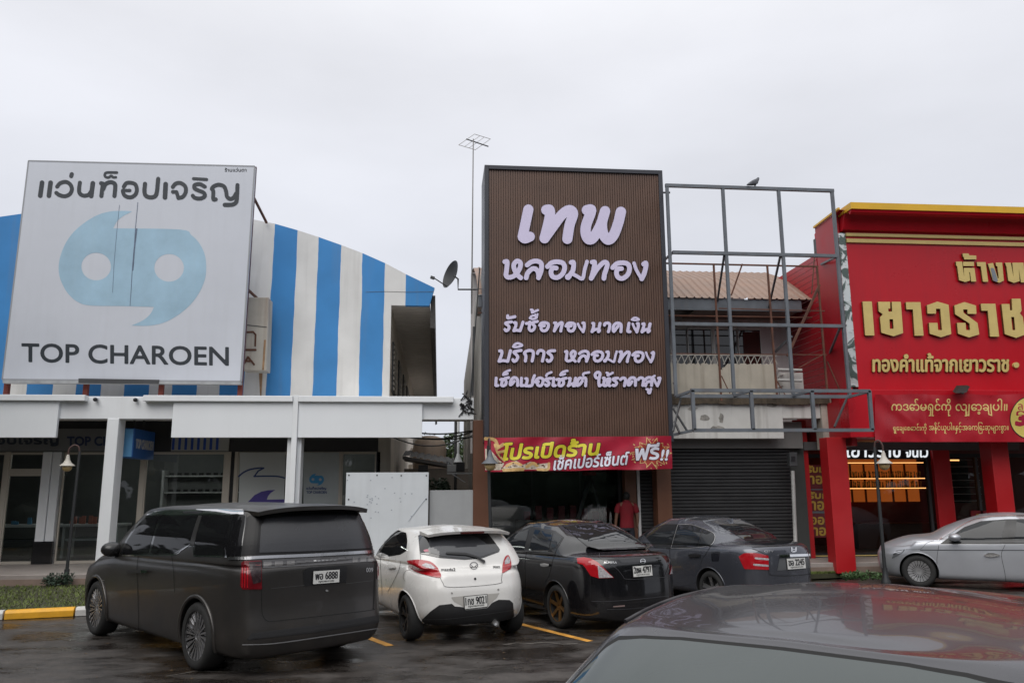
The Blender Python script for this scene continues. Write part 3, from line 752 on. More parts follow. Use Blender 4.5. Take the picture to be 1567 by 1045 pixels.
m_ink = mat('billboard_ink', (.018, .025, .034), .5, var=.1)
def ct(x, y): return 50+x*.2106, 255+y*.2106
s = 25*.2106*1.34
L_ = lambda *p: smooth_line([ct(*q) for q in p])
T = MB()
W1 = 7.2; ST = [
 ([ct(68, 118), ct(55, 212)], W1), ([ct(130, 118), ct(118, 212)], W1),
 (L_((178, 146), (200, 122), (240, 112), (272, 130), (285, 165), (270, 200), (235, 216), (195, 208), (172, 192)), 6.2),
 ([ct(284, 56), ct(280, 70)], 6.4),
 (L_((343, 118), (337, 165), (342, 195), (370, 212), (405, 206), (422, 185)), 6.2), ([ct(437, 122), ct(425, 214)], W1),
 ([ct(497, 122), ct(510, 125), ct(499, 214)], 6.4), (L_((512, 165), (530, 128), (565, 114), (595, 125), (600, 150), (594, 214)), 6.4),
 (L_((612, 44), (540, 44), (524, 58), (528, 74), (550, 80), (570, 68), (584, 78), (604, 78)), 4.0),
 (L_((662, 146), (680, 122), (712, 118), (745, 130), (757, 168), (745, 205), (710, 224), (670, 212), (655, 180), (662, 172)), 6.0), ([ct(662, 174), ct(706, 174)], 5.0),
 (L_((816, 126), (812, 180), (822, 212), (855, 224), (890, 215), (903, 180), (908, 130), (912, 90)), 6.4),
 ([ct(966, 128), ct(961, 224)], W1),
 (L_((1018, 148), (1040, 124), (1075, 120), (1108, 145), (1112, 185), (1090, 220), (1058, 228)), 6.0), ([ct(1058, 228), ct(1045, 185), ct(1018, 184)], 5.6),
 (L_((1250, 146), (1215, 128), (1178, 134), (1176, 158), (1205, 174), (1242, 190), (1250, 215), (1220, 232), (1180, 228), (1163, 212)), 6.0), ([ct(1168, 88), ct(1264, 94)], 4.6),
 (L_((1330, 238), (1312, 235), (1312, 180), (1302, 160), (1322, 140), (1355, 132), (1390, 145), (1405, 180), (1412, 218), (1435, 235), (1460, 225), (1478, 195)), 6.0),
 (L_((1488, 135), (1484, 220), (1478, 258), (1450, 276), (1395, 278)), 6.2)]
for st1 in ST: put_strokes(T, [st1], px_plane(DB-.003-.0003*ST.index(st1)), .55)
T2 = MB(); put_text(T2, 'TOP CHAROEN', (33.5, 349.5, 553.5, 525.5), px_plane(DB-.0035), bold=.75, rise=.0185); 
build(T, 'lettering', m_ink, bb); build(T2, 'lettering', m_ink, bb)
T3 = MB(); put_text(T3, 'ร้านแว่นตา', (344, 377, 263, 257), px_plane(DB-.0035), bold=.2, res=14); build(T3, 'lettering', m_ink, bb)
T4 = MB(); emblem(T4, 202.8, 410.3, 56.0, px_plane(DB-.0025), .9); build(T4, 'emblem', mat('faded_blue', (.33, .50, .63), .5, var=.2, vscale=.9, streak=.25, streakcol=(.36, .50, .60)), bb)
T5 = MB(); sc5 = [(684, 0), (665, 200), (655, 350), (640, 520), (630, 700), (622, 825)]
pl5 = [(80+x*.1914, 310+y*.1914) for x, y in sc5]; put_strokes(T5, [(pl5, .9), ([(80+x*.1914, 310+y*.1914) for x, y in ((675, 212), (655, 380), (643, 540))], 2.2)], px_plane(DB-.006), .4)
put_strokes(T5, [([(80+x*.1914, 310+y*.1914) for x, y in ((537, 20), (515, 240), (495, 470), (482, 720))], .55)], px_plane(DB-.0065), .3)
build(T5, 'crease', mat('crease', (.12, .16, .24), .6, var=.5, vscale=5), bb)
sp_ = MB()
for px in (9, 130.5, 246, 367):
    a = F3(px, 583, DB+.12); sp_.box(a.x-.05, a.x+.05, DB+.15, DB+.25, z607-.3, a.z+3.2)
build(sp_, 'support_post', m_oxide, bb)
b_ = MB(); b_.bar(F3(386, 298, DB+.2), F3(408, 341, DU-.05), .05); b_.bar(F3(376, 440, DB+.2), F3(396, 459, DU-.05), .05); build(b_, 'brace', m_rust, bb)
b_ = MB(); b_.bar(F3(390.5, 256, DB+.2), F3(369.5, 588, DB+.2), .07); build(b_, 'side_post', mat('purple_post', (.10, .05, .07), .6), bb)
# old rusty box sign behind it
ob = thing('old_box_sign', 'weathered cream box sign with rusty remnants of letters beside the billboard', 'sign', F3(395, 510, 19.5))
build(MB().slab([(377, 455), (411, 455), (407, 567), (370, 566)], 19.3, .5), 'box', mat('rusty_cream', (.50, .47, .41), .6, var=.15, vscale=1.5, streak=.55, streakcol=(.22, .10, .045)), ob, bev=.015)
def c2(x, y): return 350+x*.3157, 300+y*.3157
b_ = MB(); put_strokes(b_, [([c2(75, 660), c2(118, 658), c2(130, 672), c2(128, 725)], 2.6), ([c2(72, 745), c2(130, 745)], 3), ([c2(72, 815), c2(93, 780), c2(122, 815)], 3), ([c2(80, 800), c2(112, 800)], 2.4)], px_plane(19.285), .5, (0, .014, 0)); build(b_, 'letter_remnant', m_rust, ob)
b_ = MB().slab([(370, 496), (408, 500), (408, 501), (370, 497)], 19.292, .006); build(b_, 'seam', m_dkgrey, ob)
b_ = MB().slab([(396, 566), (402, 566), (400, 607), (398, 607)], DU-.006, .004).slab([(404, 520), (407, 520), (404, 566), (401, 566)], 19.296, .003)
build(b_, 'rust_streak', mat('rust_run', (.36, .22, .12), .8, var=.4, vscale=6), ob)
# ================================================================ brown gold-smelting shop in the middle
def FX(px, py, X):                  # point on the upright plane x = X
    q = ray(px, py); k = X/q.x; return Vector((X, q.y*k, EYE+q.z*k))
DM = 17.45
ms = thing('brown_shop_building', 'narrow shop building with brown pillars and stained concrete side wall', 'building', (3, 18.7, 0))
m_conc = mat('stained_concrete', (.34, .325, .30), .85, var=.3, vscale=1.2, streak=.75, streakcol=(.055, .052, .048), bump=.25, bscale=25)
XW = F(738, 500, 18.75)[0]
def fxs(L): return [FX(px, py, XW) for px, py in L]
pA = Vector((XW, 18.75, F(735, 408, 18.75)[1]))
pB = FX(723, 410, XW); pC = FX(706, 600, XW)
side = [Vector((XW, 18.75, .32)), pA, Vector((XW, pB.y, pA.z-.02)), Vector((XW, pB.y+.25, pA.z-.25)), Vector((XW, min(pC.y, 33), max(pC.z, 4.3))), Vector((XW, min(pC.y, 33), .32))]
build(MB().prism(side, (.18, 0, 0)), 'side_wall', m_conc, ms)
build(MB().box(XW-.05, XW+.12, 28.5, 29.2, .32, 4.75), 'rear_stub_wall', m_conc, ms)
m_brn = m_brown
pl0 = F(724, 700, D0)[0], F(748.5, 700, D0)[0]
build(MB().box(pl0[0], pl0[1], D0-.02, D0+.4, WALK_Z, z641-.01), 'pillar', m_brn, ms, bev=.01)
pr0 = F(1005, 740, D0)[0], F(1027, 740, D0)[0]
build(MB().box(pr0[0], pr0[1], D0-.02, D0+.4, WALK_Z, F(1000, 690, D0)[1]+.35), 'pillar', m_brn, ms, bev=.01)
build(MB().box(pr0[0]-.62, pr0[0]-.35, D0+.5, D0+.8, WALK_Z, 3.2), 'pillar', m_brn, ms, bev=.01)
build(MB().box(pr0[0]-.34, pr0[0]-.28, D0+.45, D0+.52, WALK_Z, 3.2), 'door_rail', mat('rail_white', (.5, .5, .5), .5), ms)
sh_ = MB()
for k in range(36): z = WALK_Z+.01+k*.08; sh_.prism([(pr0[0]-.28, D0+.58, z), (pr0[0]-.28, D0+.555, z+.02), (pr0[0]-.28, D0+.555, z+.06), (pr0[0]-.28, D0+.58, z+.08)], (.4, 0, 0))
m_shut = mat('roller_shutter', (.036, .036, .038), .5, metal=.2, var=.2, vscale=2)
build(sh_, 'side_shutter', m_shut, ms)
# shop front
gx0, gx1, zg = pl0[1], pr0[0]-.63, F(880, 712, 18.8)[1]
fr = build(MB().box(gx0, gx0+.08, 18.85, 18.95, WALK_Z, zg).box(gx1-.07, gx1, 18.85, 18.95, WALK_Z, zg).box(gx0, gx1, 18.85, 18.95, zg-.001, zg+.5).box(gx0, gx1, 18.85, 18.95, WALK_Z+.001, WALK_Z+.10), 'window', m_black, ms)
for a, b_ in ((gx0+.08, gx0+1.05), (gx0+1.09, gx0+2.2), (gx0+2.24, gx1-.07)):
    build(MB().add([(a, 18.9, WALK_Z+.1), (b_, 18.9, WALK_Z+.1), (b_, 18.9, zg), (a, 18.9, zg)], [(0, 1, 2, 3)]), 'pane', glass_mat('dark_shop_glass', (.68, .75, .72), boost=.02), fr)
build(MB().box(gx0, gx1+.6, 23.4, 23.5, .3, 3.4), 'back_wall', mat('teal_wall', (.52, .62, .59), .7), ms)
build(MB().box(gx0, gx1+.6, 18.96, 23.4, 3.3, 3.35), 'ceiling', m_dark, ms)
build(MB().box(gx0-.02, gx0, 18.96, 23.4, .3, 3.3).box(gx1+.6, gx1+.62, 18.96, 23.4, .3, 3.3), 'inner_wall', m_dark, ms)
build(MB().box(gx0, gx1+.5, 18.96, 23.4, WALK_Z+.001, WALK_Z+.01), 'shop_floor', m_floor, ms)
build(MB().box(XW+.182, 5.4, 18.8, 23.6, 3.6, pA.z-.4), 'upper_storey', m_dkgrey, ms)
ct_ = thing('shop_counter', 'low dark counter with pink and red goods inside the brown shop', 'counter', (3.2, 21, WALK_Z+.01))
build(MB().box(2.0, 4.6, 20.6, 21.2, WALK_Z+.012, 1.2), 'body', mat('counter', (.08, .075, .07), .4), ct_, bev=.02)
b_ = MB()
for k in range(8): x = 2.2+k*.3; b_.box(x, x+.16, 20.7, 20.9, 1.201, 1.3+random.uniform(.05, .3))
build(b_, 'goods', mat('pink_goods', (.3, .06, .08), .5, var=.5, vscale=2), ct_)
# the sign box
bs = thing('brown_signboard', 'tall brown ribbed signboard with raised lavender lettering in a dark frame', 'signboard', F3(885, 660, DM))
TLx, TRx, ztop = F(741.5, 252.5, DM)[0], F(1013.6, 260.5, DM)[0], (F(741.5, 252.5, DM)[1]+F(1013.6, 260.5, DM)[1])/2
zbot = F(885, 676, DM)[1]
m_frame = mat('charcoal_frame', (.028, .030, .040), .45, var=.1)
fw = .10
fb = MB().box(TLx, TLx+fw, DM, DM+1.3, zbot, ztop).box(TRx-fw, TRx, DM, DM+1.3, zbot, ztop).box(TLx+fw, TRx-fw, DM+.001, DM+1.3, ztop-fw, ztop)
build(fb, 'frame', m_frame, bs, bev=.008)
m_rib = mat('brown_ribs', (.104, .054, .035), .42, var=.16, vscale=1.2, streak=.12, streakcol=(.05, .025, .015))
rb = MB(); n = 72; p_ = (TRx-TLx-2*fw)/n; x0 = TLx+fw
for k in range(n):
    x = x0+k*p_
    rb.box(x+p_*.22, x+p_*.985, DM+.045, DM+.078, zbot+.02, ztop-fw-.002)
rb.box(x0, x0+n*p_, DM+.08, DM+.12, zbot+.02, ztop-fw-.002)
build(rb, 'ribbed_panel', m_rib, bs)
m_let = mat('lavender_letters', (.62, .57, .76), .45, var=.05); m_letd = mat('letter_sides_shadow', (.035, .028, .07), .6)
def lines_px(ox, oy, s, raw, wdef, curve=5):
    o = []
    for r in raw:
        p, w = (r, wdef) if not (isinstance(r, tuple) and isinstance(r[1], (int, float))) else r
        o.append((smooth_line([(ox+x*s, oy+y*s) for x, y in p], curve), w*s))
    return o
A1 = [[(235, 132), (200, 300), (164, 470)], ([(164, 478), (195, 496), (255, 472)], 124), [(462, 135), (505, 140), (500, 250), (440, 490)], [(440, 492), (560, 325), (660, 195), (750, 138), (800, 185), (755, 330), (728, 500)],
      ([(975, 138), (1028, 145), (965, 330), (962, 440), (1000, 505), (1060, 478), (1150, 320), (1203, 152)], 130), ([(1203, 152), (1165, 300), (1178, 430), (1240, 510), (1310, 455), (1370, 300), (1403, 160)], 130)]
A2 = [[(82, 102), (105, 105), (100, 180), (95, 240), (130, 258), (185, 235), (230, 170), (238, 115), (205, 95), (172, 130), (180, 185), (215, 240), (240, 262)],
      [(305, 135), (345, 105), (400, 95), (445, 120), (445, 190), (418, 262)], [(295, 262), (310, 215), (350, 175), (385, 172), (412, 200), (420, 240)],
      [(508, 150), (545, 115), (600, 102), (660, 115), (680, 160), (660, 220), (610, 258), (560, 250), (543, 205), (560, 165), (595, 165)],
      [(745, 108), (768, 112), (765, 180), (745, 215), (715, 260)], ([(712, 254), (720, 248)], 58), ([(715, 250), (745, 220), (800, 245), (858, 270), (880, 180), (903, 100)], 36),
      [(955, 106), (980, 112), (965, 200), (945, 268)], [(945, 268), (1000, 180), (1060, 115), (1095, 110), (1105, 140), (1080, 220), (1072, 268)],
      [(1160, 160), (1200, 122), (1255, 112), (1310, 125), (1328, 170), (1310, 230), (1260, 268), (1215, 258), (1198, 215), (1210, 175), (1248, 170)],
      ([(1373, 115), (1400, 190), (1450, 275)], 33), [(1450, 272), (1475, 220), (1492, 150), (1490, 115), (1470, 125)]]
A3a = [[(212, 228), (215, 268), (260, 265), (350, 245)], [(285, 345), (210, 355), (170, 375), (215, 410), (240, 450), (215, 500), (180, 515), (160, 490)],
       [(340, 360), (370, 365), (365, 430), (330, 510)], [(330, 515), (380, 505), (450, 515)], [(450, 515), (475, 440), (505, 350)],
       [(570, 375), (610, 372), (640, 350), (630, 420), (625, 480), (660, 515), (710, 490), (730, 430), (690, 385), (700, 355), (780, 335)],
       ([(635, 270), (670, 235), (730, 225), (760, 265), (700, 290), (640, 278)], 40), ([(770, 268), (785, 195)], 36), ([(738, 222), (742, 200)], 34), ([(660, 112), (690, 120), (680, 165), (740, 140), (790, 120)], 46),
       [(825, 410), (860, 370), (920, 360), (985, 380), (990, 440), (950, 505), (890, 515), (855, 480), (865, 430), (915, 420)],
       [(1110, 365), (1140, 370), (1130, 430), (1105, 520)], [(1105, 520), (1160, 430), (1220, 365), (1260, 370), (1245, 440), (1230, 520)],
       [(1330, 425), (1370, 375), (1430, 365), (1490, 385), (1500, 440), (1465, 510), (1410, 520), (1375, 490), (1380, 440), (1430, 420)]]
A3b = [([(55, 320), (90, 390), (155, 470)], 46), [(155, 470), (175, 390), (175, 310), (150, 305)], [(340, 310), (360, 320), (350, 400), (325, 465)], [(325, 470), (380, 430), (440, 425), (470, 445), (450, 470)], [(480, 310), (455, 420)],
       [(565, 345), (575, 315), (630, 305), (665, 330), (660, 400), (640, 470)], [(880, 470), (885, 350), (850, 310), (790, 310), (745, 350), (730, 420), (745, 465), (790, 410), (825, 365)],
       [(1035, 310), (1020, 400), (1015, 465), (1055, 470)], ([(1105, 320), (1140, 400), (1185, 475)], 46), [(1185, 475), (1210, 390), (1215, 320), (1195, 315)], ([(1090, 235), (1130, 205), (1180, 205), (1225, 240), (1140, 250), (1090, 240)], 38),
       [(1300, 320), (1325, 325), (1310, 400), (1285, 470)], [(1285, 475), (1340, 435), (1400, 430), (1428, 450), (1400, 475)], [(1440, 320), (1415, 430)]]
A4 = [[(115, 265), (155, 270), (150, 340), (105, 450)], [(105, 455), (180, 442), (265, 455)], [(265, 455), (290, 360), (315, 260)], [(510, 255), (420, 270), (380, 290), (430, 340), (450, 380), (420, 440), (380, 455), (360, 425)],
      ([(365, 185), (400, 140), (460, 125), (530, 160), (470, 185), (390, 195)], 44), [(590, 450), (600, 360), (575, 310), (590, 280), (660, 255), (730, 275), (735, 350), (715, 450)], [(815, 310), (830, 270), (880, 255), (930, 285), (925, 360), (905, 450)],
      [(1130, 260), (1050, 265), (1005, 295), (1060, 340), (1080, 390), (1050, 445), (1010, 455), (990, 430)]]
A5a = [[(50, 215), (45, 300), (45, 345), (80, 345)], [(130, 240), (165, 235), (150, 300), (145, 340), (180, 350), (220, 325), (225, 270), (200, 225), (270, 205)], ([(175, 155), (190, 125), (235, 95), (295, 75)], 42), ([(175, 155), (215, 150), (255, 135)], 38),
       [(430, 345), (430, 250), (400, 210), (350, 210), (310, 260), (300, 330), (330, 320), (370, 270)], [(500, 215), (495, 300), (490, 345), (530, 345)], [(575, 222), (600, 230), (595, 290), (570, 348)], [(570, 350), (680, 345), (700, 250), (730, 170)],
       [(745, 285), (775, 235), (830, 210), (880, 235), (880, 290), (850, 345), (800, 345), (780, 310), (800, 275)], [(1020, 220), (960, 225), (930, 245), (980, 285), (985, 320), (950, 350), (925, 330)], ([(940, 175), (960, 140), (1030, 110)], 42),
       [(1070, 215), (1065, 300), (1060, 345), (1100, 345)], [(1125, 240), (1175, 235), (1170, 290), (1165, 340), (1200, 350), (1240, 325), (1245, 270), (1215, 235), (1290, 215)], ([(1190, 160), (1210, 125), (1260, 95), (1315, 85)], 42), ([(1190, 160), (1240, 155), (1275, 140)], 38),
       [(1345, 220), (1365, 225), (1350, 300), (1330, 350)], [(1330, 350), (1390, 315), (1440, 320), (1450, 345), (1420, 350)], [(1460, 215), (1440, 310)]]
A5b = [[(130, 350), (135, 240), (115, 208), (85, 215), (70, 232), (45, 212), (10, 222), (-18, 290), (-15, 345), (30, 320), (70, 270)], ([(85, 160), (100, 130), (190, 112)], 42), [(400, 340), (370, 345), (365, 250), (385, 150), (370, 115), (330, 115), (300, 150), (310, 200), (340, 215)],
       [(445, 215), (465, 220), (455, 300), (450, 340), (490, 345), (550, 290), (560, 230), (530, 225), (510, 260), (530, 320), (560, 350)], ([(505, 120), (530, 130), (525, 165), (610, 120)], 42), [(700, 215), (640, 220), (620, 240), (665, 275), (680, 310), (650, 345), (615, 340)],
       [(750, 240), (780, 215), (820, 215), (840, 250), (830, 300), (820, 350)], [(1015, 345), (1015, 250), (985, 210), (930, 215), (890, 270), (885, 330), (915, 330), (955, 275)], [(1065, 240), (1095, 210), (1140, 215), (1160, 255), (1145, 345)],
       [(1190, 245), (1230, 208), (1280, 205), (1310, 240), (1300, 345)], [(1195, 350), (1210, 305), (1250, 275), (1300, 280)], ([(1290, 212), (1355, 175)], 40), ([(1215, 410), (1240, 420), (1245, 470), (1270, 475), (1290, 405)], 44),
       ([(1345, 230), (1370, 290), (1405, 350)], 46), [(1405, 350), (1435, 280), (1450, 215), (1425, 215)]]
L2 = lines_px(760, 385, .15316, A2, 47)
def remap(lines, b0, b1, ws):
    return [([(b1[0]+(x-b0[0])*(b1[1]-b1[0])/(b0[1]-b0[0]), b1[2]+(y-b0[2])*(b1[3]-b1[2])/(b0[3]-b0[2])) for x, y in p], w*ws) for p, w in lines]
groups = [('heading', lines_px(780, 305, .12125, A1, 128)), ('subheading', L2), ('text_line', lines_px(760, 465, .07977, A3a, 57)+lines_px(880, 470, .07977, A3b, 57)),
          ('text_line', lines_px(755, 515, .08296, A4, 56)+remap(L2, (772, 990, 399, 429), (865, 1001, 537, 555), .62)), ('text_line', lines_px(755, 560, .08615, A5a, 52)+lines_px(885, 560, .08615, A5b, 52))]
def comps(lines):                   # join strokes that touch into letters
    items = [[ln] for ln in lines]; ch = True
    def bb(g):
        a = np.array([q for p, w in g for q in p]); w = max(w for p, w in g)/2; return a.min(0)-w, a.max(0)+w
    while ch:
        ch = False
        for i in range(len(items)):
            for j in range(i+1, len(items)):
                (a0, a1), (b0, b1) = bb(items[i]), bb(items[j])
                if (a0 < b1).all() and (b0 < a1).all(): items[i] += items[j]; del items[j]; ch = True; break
            if ch: break
    return items
for nm, lns in groups:
    a, b_ = MB(), MB()
    for g in comps(lns):
        put_strokes(a, g, px_plane(DM-.022), .42, (0, .025, 0))
        put_strokes(b_, [(p, w+.55) for p, w in g], px_plane(DM+.004), .5, (0, .04, 0))  # dark grown copy stands for the letter sides and their edge shadow
    o = build(a, nm, m_let, bs); build(b_, 'shadow_backing', m_letd, o)

# ---- red banner under the sign
bn = thing('red_banner', 'red opening banner with yellow and white lettering and gold jewellery picture', 'banner', F3(885, 694, DM-.1))
bc = [(741, 669.5), (1027.5, 667), (1029, 717.5), (742, 721.5)]
def banner_pt(px, py, off=0.):
    a = F(px, py, DM-.10); ph = (px-741)/287
    wv = .018*math.sin(ph*19)+.012*math.sin(ph*37+py*.05)+.012*math.sin((px+py*1.7)*.09)
    return Vector((a[0], DM-.10+wv-off, a[1]))
m_ban = mat('banner_red', (.36, .012, .035), .34, var=.35, vscale=1.6, rvar=.05)
g = MB(); nx, ny = 90, 14; vs = []
for j in range(ny+1):
    for i in range(nx+1):
        u, v = i/nx, j/ny
        x = (bc[0][0]*(1-u)+bc[1][0]*u)*(1-v)+(bc[3][0]*(1-u)+bc[2][0]*u)*v
        y = (bc[0][1]*(1-u)+bc[1][1]*u)*(1-v)+(bc[3][1]*(1-u)+bc[2][1]*u)*v+.5*math.sin(u*17)*(1 if v > .5 else .4)
        vs.append(banner_pt(x, y))
g.add(vs, [(j*(nx+1)+i, j*(nx+1)+i+1, (j+1)*(nx+1)+i+1, (j+1)*(nx+1)+i) for j in range(ny) for i in range(nx)])
build(g, 'cloth', m_ban, bn, smooth=60)
bt = lambda off: (lambda x, y: banner_pt(x, y, off))
m_yel = mat('banner_yellow', (.70, .62, .04), .45, var=.15, vscale=3); m_orange = mat('banner_orange', (.45, .10, .02), .5); m_wht = mat('banner_white', (.72, .72, .82), .45); m_mar = mat('banner_maroon', (.09, .004, .012), .5); m_goldp = mat('printed_gold', (.62, .40, .16), .45, var=.4, vscale=9)
m_cream2 = mat('printed_cream', (.60, .52, .42), .45, var=.45, vscale=12); m_dkp = mat('printed_brown', (.14, .07, .04), .5, var=.6, vscale=15)
box1 = (771, 917.5, 703.5, 678)
for off, bold, m_ in ((.004, 2.3, m_mar), (.0065, 1.15, m_yel)):
    a = MB(); put_text(a, 'โปรเปิดร้าน', box1, bt(off), bold=bold, shear=.17, res=42, rise=-.055, merge=False); build(a, 'yellow_lettering', m_, bn)
box2 = (847, 963, 719, 697.5)
for off, bold, m_ in ((.004, 1.5, m_mar), (.0065, .55, m_wht)):
    a = MB(); put_text(a, 'เช็คเปอร์เซ็นต์', box2, bt(off), bold=bold, shear=.2, res=42, rise=-.075, merge=False); build(a, 'white_lettering', m_, bn)
a = MB(); c_ = np.array((997, 693)); st_p = []
for k in range(28):
    ang = k*math.pi/14; rr = (31, 20)[k % 2]*(1+.12*math.sin(k*2.3)); st_p.append((c_[0]+rr*math.cos(ang), c_[1]+rr*.72*math.sin(ang)))
put_poly(a, [st_p], bt(.003), .8, merge=False); build(a, 'starburst', mat('burst_red', (.30, .02, .01), .5, var=.5, vscale=6), bn)
a = MB(); q = 0
for k in range(28): put_strokes(a, [([st_p[k], st_p[(k+1) % 28]], .9)], bt(.0045), .4)
for k in range(46):
    ang = random.uniform(0, 6.28); rr = random.uniform(20, 32); x, y = c_[0]+rr*math.cos(ang), c_[1]+rr*.75*math.sin(ang)
    if 670 < y < 716 and x < 1026: put_strokes(a, [([(x, y), (x+random.uniform(-2, 2), y+random.uniform(-2, 2))], random.uniform(.8, 1.8))], bt(.0046), .4)
build(a, 'gold_sparkle', m_goldp, bn)
for off, bold, m_ in ((.0055, 2.1, m_mar), (.0075, .9, m_wht)):
    a = MB(); put_text(a, 'ฟรี', (973, 1008, 704, 680), bt(off), bold=bold, shear=.1, res=34, rise=-.06, merge=False); put_text(a, '!!', (1010.5, 1023.5, 704, 688), bt(off), bold=bold*.8, shear=.2, res=24, merge=False); build(a, 'white_lettering', m_, bn)
a = MB()
for pts, w in (([(743, 671), (757, 673), (762, 684)], 5), ([(757, 680), (762, 694), (772, 705)], 3), ([(760, 686), (770, 680)], 5), ([(763, 692), (772, 690)], 4), ([(771, 719), (800, 718)], 5), ([(775, 713), (786, 708), (797, 711)], 4), ([(806, 714), (815, 709), (822, 712)], 5), ([(823, 718), (838, 718), (840, 709)], 4)):
    put_strokes(a, [(smooth_line(pts), w)], bt(.005+.0003*random.random()), .5, merge=False)
build(a, 'jewellery_picture', m_goldp, bn)
a = MB(); put_poly(a, [[(742.5, 686), (752, 690), (764, 704), (772, 709), (766, 719), (742.5, 719)]], bt(.0035), .6, merge=False); put_poly(a, [[(767, 718), (776, 709), (790, 705), (800, 711), (812, 706), (824, 710), (840, 708), (839, 718)]], bt(.0036), .6, merge=False); build(a, 'jewellery_ground', m_cream2, bn)
a = MB()
for k in range(26):
    x, y = (random.uniform(744, 768), random.uniform(690, 718)) if k < 12 else (random.uniform(776, 835), random.uniform(708, 716))
    put_strokes(a, [([(x, y), (x+random.uniform(-3, 3), y+random.uniform(-1, 1))], random.uniform(1, 2.4))], bt(.0056+.0001*k), .5)
build(a, 'jewellery_shadow', m_dkp, bn)

# ---- ladder inside and a person in front of the window
ld_ = thing('step_ladder', 'black folding step ladder with red top standing inside the brown shop', 'ladder', F3(903, 800, 19.25))
ap = F3(903, 727, 19.25); zf = WALK_Z+.012
b_ = MB(); f1 = Vector((ap.x-.62, 19.25, zf)); f2 = Vector((ap.x-.48, 19.6, zf)); g1 = Vector((ap.x+.52, 19.2, zf)); g2 = Vector((ap.x+.62, 19.6, zf)); ap2 = ap+Vector((0, .3, 0))
b_.bar(ap, f1, .09); b_.bar(ap2, f2, .06); build(b_, 'rail', m_black, ld_)
b_ = MB(); b_.bar(ap, g1, .05); b_.bar(ap2, g2, .05); build(b_, 'rail', m_black, ld_)
b_ = MB()
for k in range(1, 7): u = k/7; b_.bar(ap.lerp(f1, u), ap2.lerp(f2, u), .06, .03)
build(b_, 'step', m_dkgrey, ld_)
build(MB().box(ap.x-.14, ap.x+.14, 19.2, 19.6, ap.z, ap.z+.08), 'top_cap', mat('ladder_red', (.35, .02, .02), .5), ld_, bev=.01)

# ---- alley between the left building and the brown shop
wp = thing('white_hoarding_panel', 'large white hoarding board fixed with screws beside the alley', 'hoarding', F3(594, 800, 17.9))
P0, P1 = F(530, 723, 17.9), F(656, 725, 17.9)
m_hoard = mat('hoarding_white', (.60, .63, .66), .5, var=.06, vscale=1.5, streak=.08)
build(MB().box(P0[0], P1[0], 17.9, 17.95, WALK_Z, P0[1]), 'board', m_hoard, wp, bev=.006)
b_ = MB()
for px, py in ((534, 727), (577, 727), (614, 727.5), (652.5, 727.5), (533.5, 764), (652, 763.5)):
    p = F3(px, py, 17.9); b_.lathe([(.018, -.008), (.018, -.001)], p, 10, 'y')
build(b_, 'screw', m_dkgrey, wp)
b_ = MB(); b_.bar(F3(652, 762, 17.896), F3(625, 797, 17.896), .014, .006)
for k in range(26):
    px, py = random.gauss(585, 22), random.gauss(765, 16); p = F3(px, py, 17.897); b_.box(p.x-.015, p.x+.012, p.y-.002, p.y+.001, p.z-.01, p.z+.012)
build(b_, 'scuff', mat('scuff', (.34, .37, .42), .6), wp)
gp = thing('grey_hoarding_panel', 'smaller plain grey hoarding board between white board and brown pillar', 'hoarding', F3(690, 800, 18.02))
P0, P1 = F(657.6, 750, 18.02), F(724, 750, 18.02)
build(MB().box(P0[0], P1[0], 18.02, 18.07, WALK_Z, P0[1]), 'board', mat('hoarding_grey', (.33, .34, .35), .55, var=.08, vscale=2, streak=.08), gp, bev=.006)
# side wall outfit: air conditioners on the left building's flank
xw = xc-.02
def ac(px, py, w, h, lab):
    p = FX(px, py, xw+.02); t = thing('air_conditioner', lab, 'air conditioner', p, group='air conditioners in the alley')
    build(MB().box(xw+.03, xw+.36, p.y, p.y+w, p.z, p.z+h), 'case', m_beige, t, bev=.02)
    b_ = MB()
    for k in range(10): b_.box(xw+.09+k*.025, xw+.1+k*.025, p.y-.012, p.y-.001, p.z+.08, p.z+h-.08)
    b_.lathe([(.16, -.006), (.17, -.002), (.17, 0)], (xw+.195, p.y, p.z+h*.5), 16, 'y'); build(b_, 'grille', m_dkgrey, t)
    build(MB().box(xw+.001, xw+.34, p.y+.1, p.y+.14, p.z-.06, p.z-.002).box(xw+.001, xw+.34, p.y+w-.14, p.y+w-.1, p.z-.06, p.z-.002), 'bracket', m_dkgrey, t)
ac(633, 690, .8, .62, 'upper white air conditioner unit on the alley wall'); ac(628.5, 702, .75, .5, 'lower white air conditioner unit on the alley wall')
m_tank = mat('tank_brown', (.55, .43, .34), .6, var=.12, streak=.2)
pt = F3(662, 690, 27); tk = thing('water_tank', 'brown domed water tank behind the lean-to in the alley', 'tank', (pt.x, 27, 0))
ztk = F(662, 666, 27)[1]
pr_ = [(.55, .35), (.55, ztk-.35)]
for k in range(14): pr_.insert(-1, (.55+(.02 if k % 2 else 0), .6+(ztk-1.1)*k/13))
build(MB().lathe([(.53, .33)]+pr_[1:]+[(.5, ztk-.2), (.38, ztk-.07), (.2, ztk-.01), (.03, ztk)], (pt.x-.1, 27.2, 0), 24), 'tank_shell', m_tank, tk, smooth=40)
ln_ = thing('lean_to_shed', 'dark lean-to shed with sloping sheet roof at the end of the alley', 'shed', F3(655, 720, 24))
a, b_ = F3(616, 697, 24), F3(699, 711, 24)
rr_ = MB()
for k in range(16):
    u0, u1 = k/16, (k+1.02)/16; e_ = Vector((0, 0, .03*(k % 2))); rr_.add([a.lerp(b_, u0)+e_, a.lerp(b_, u1)+e_, a.lerp(b_, u1)+Vector((0, 2.2, .25))+e_, a.lerp(b_, u0)+Vector((0, 2.2, .25))+e_], [(0, 1, 2, 3)])
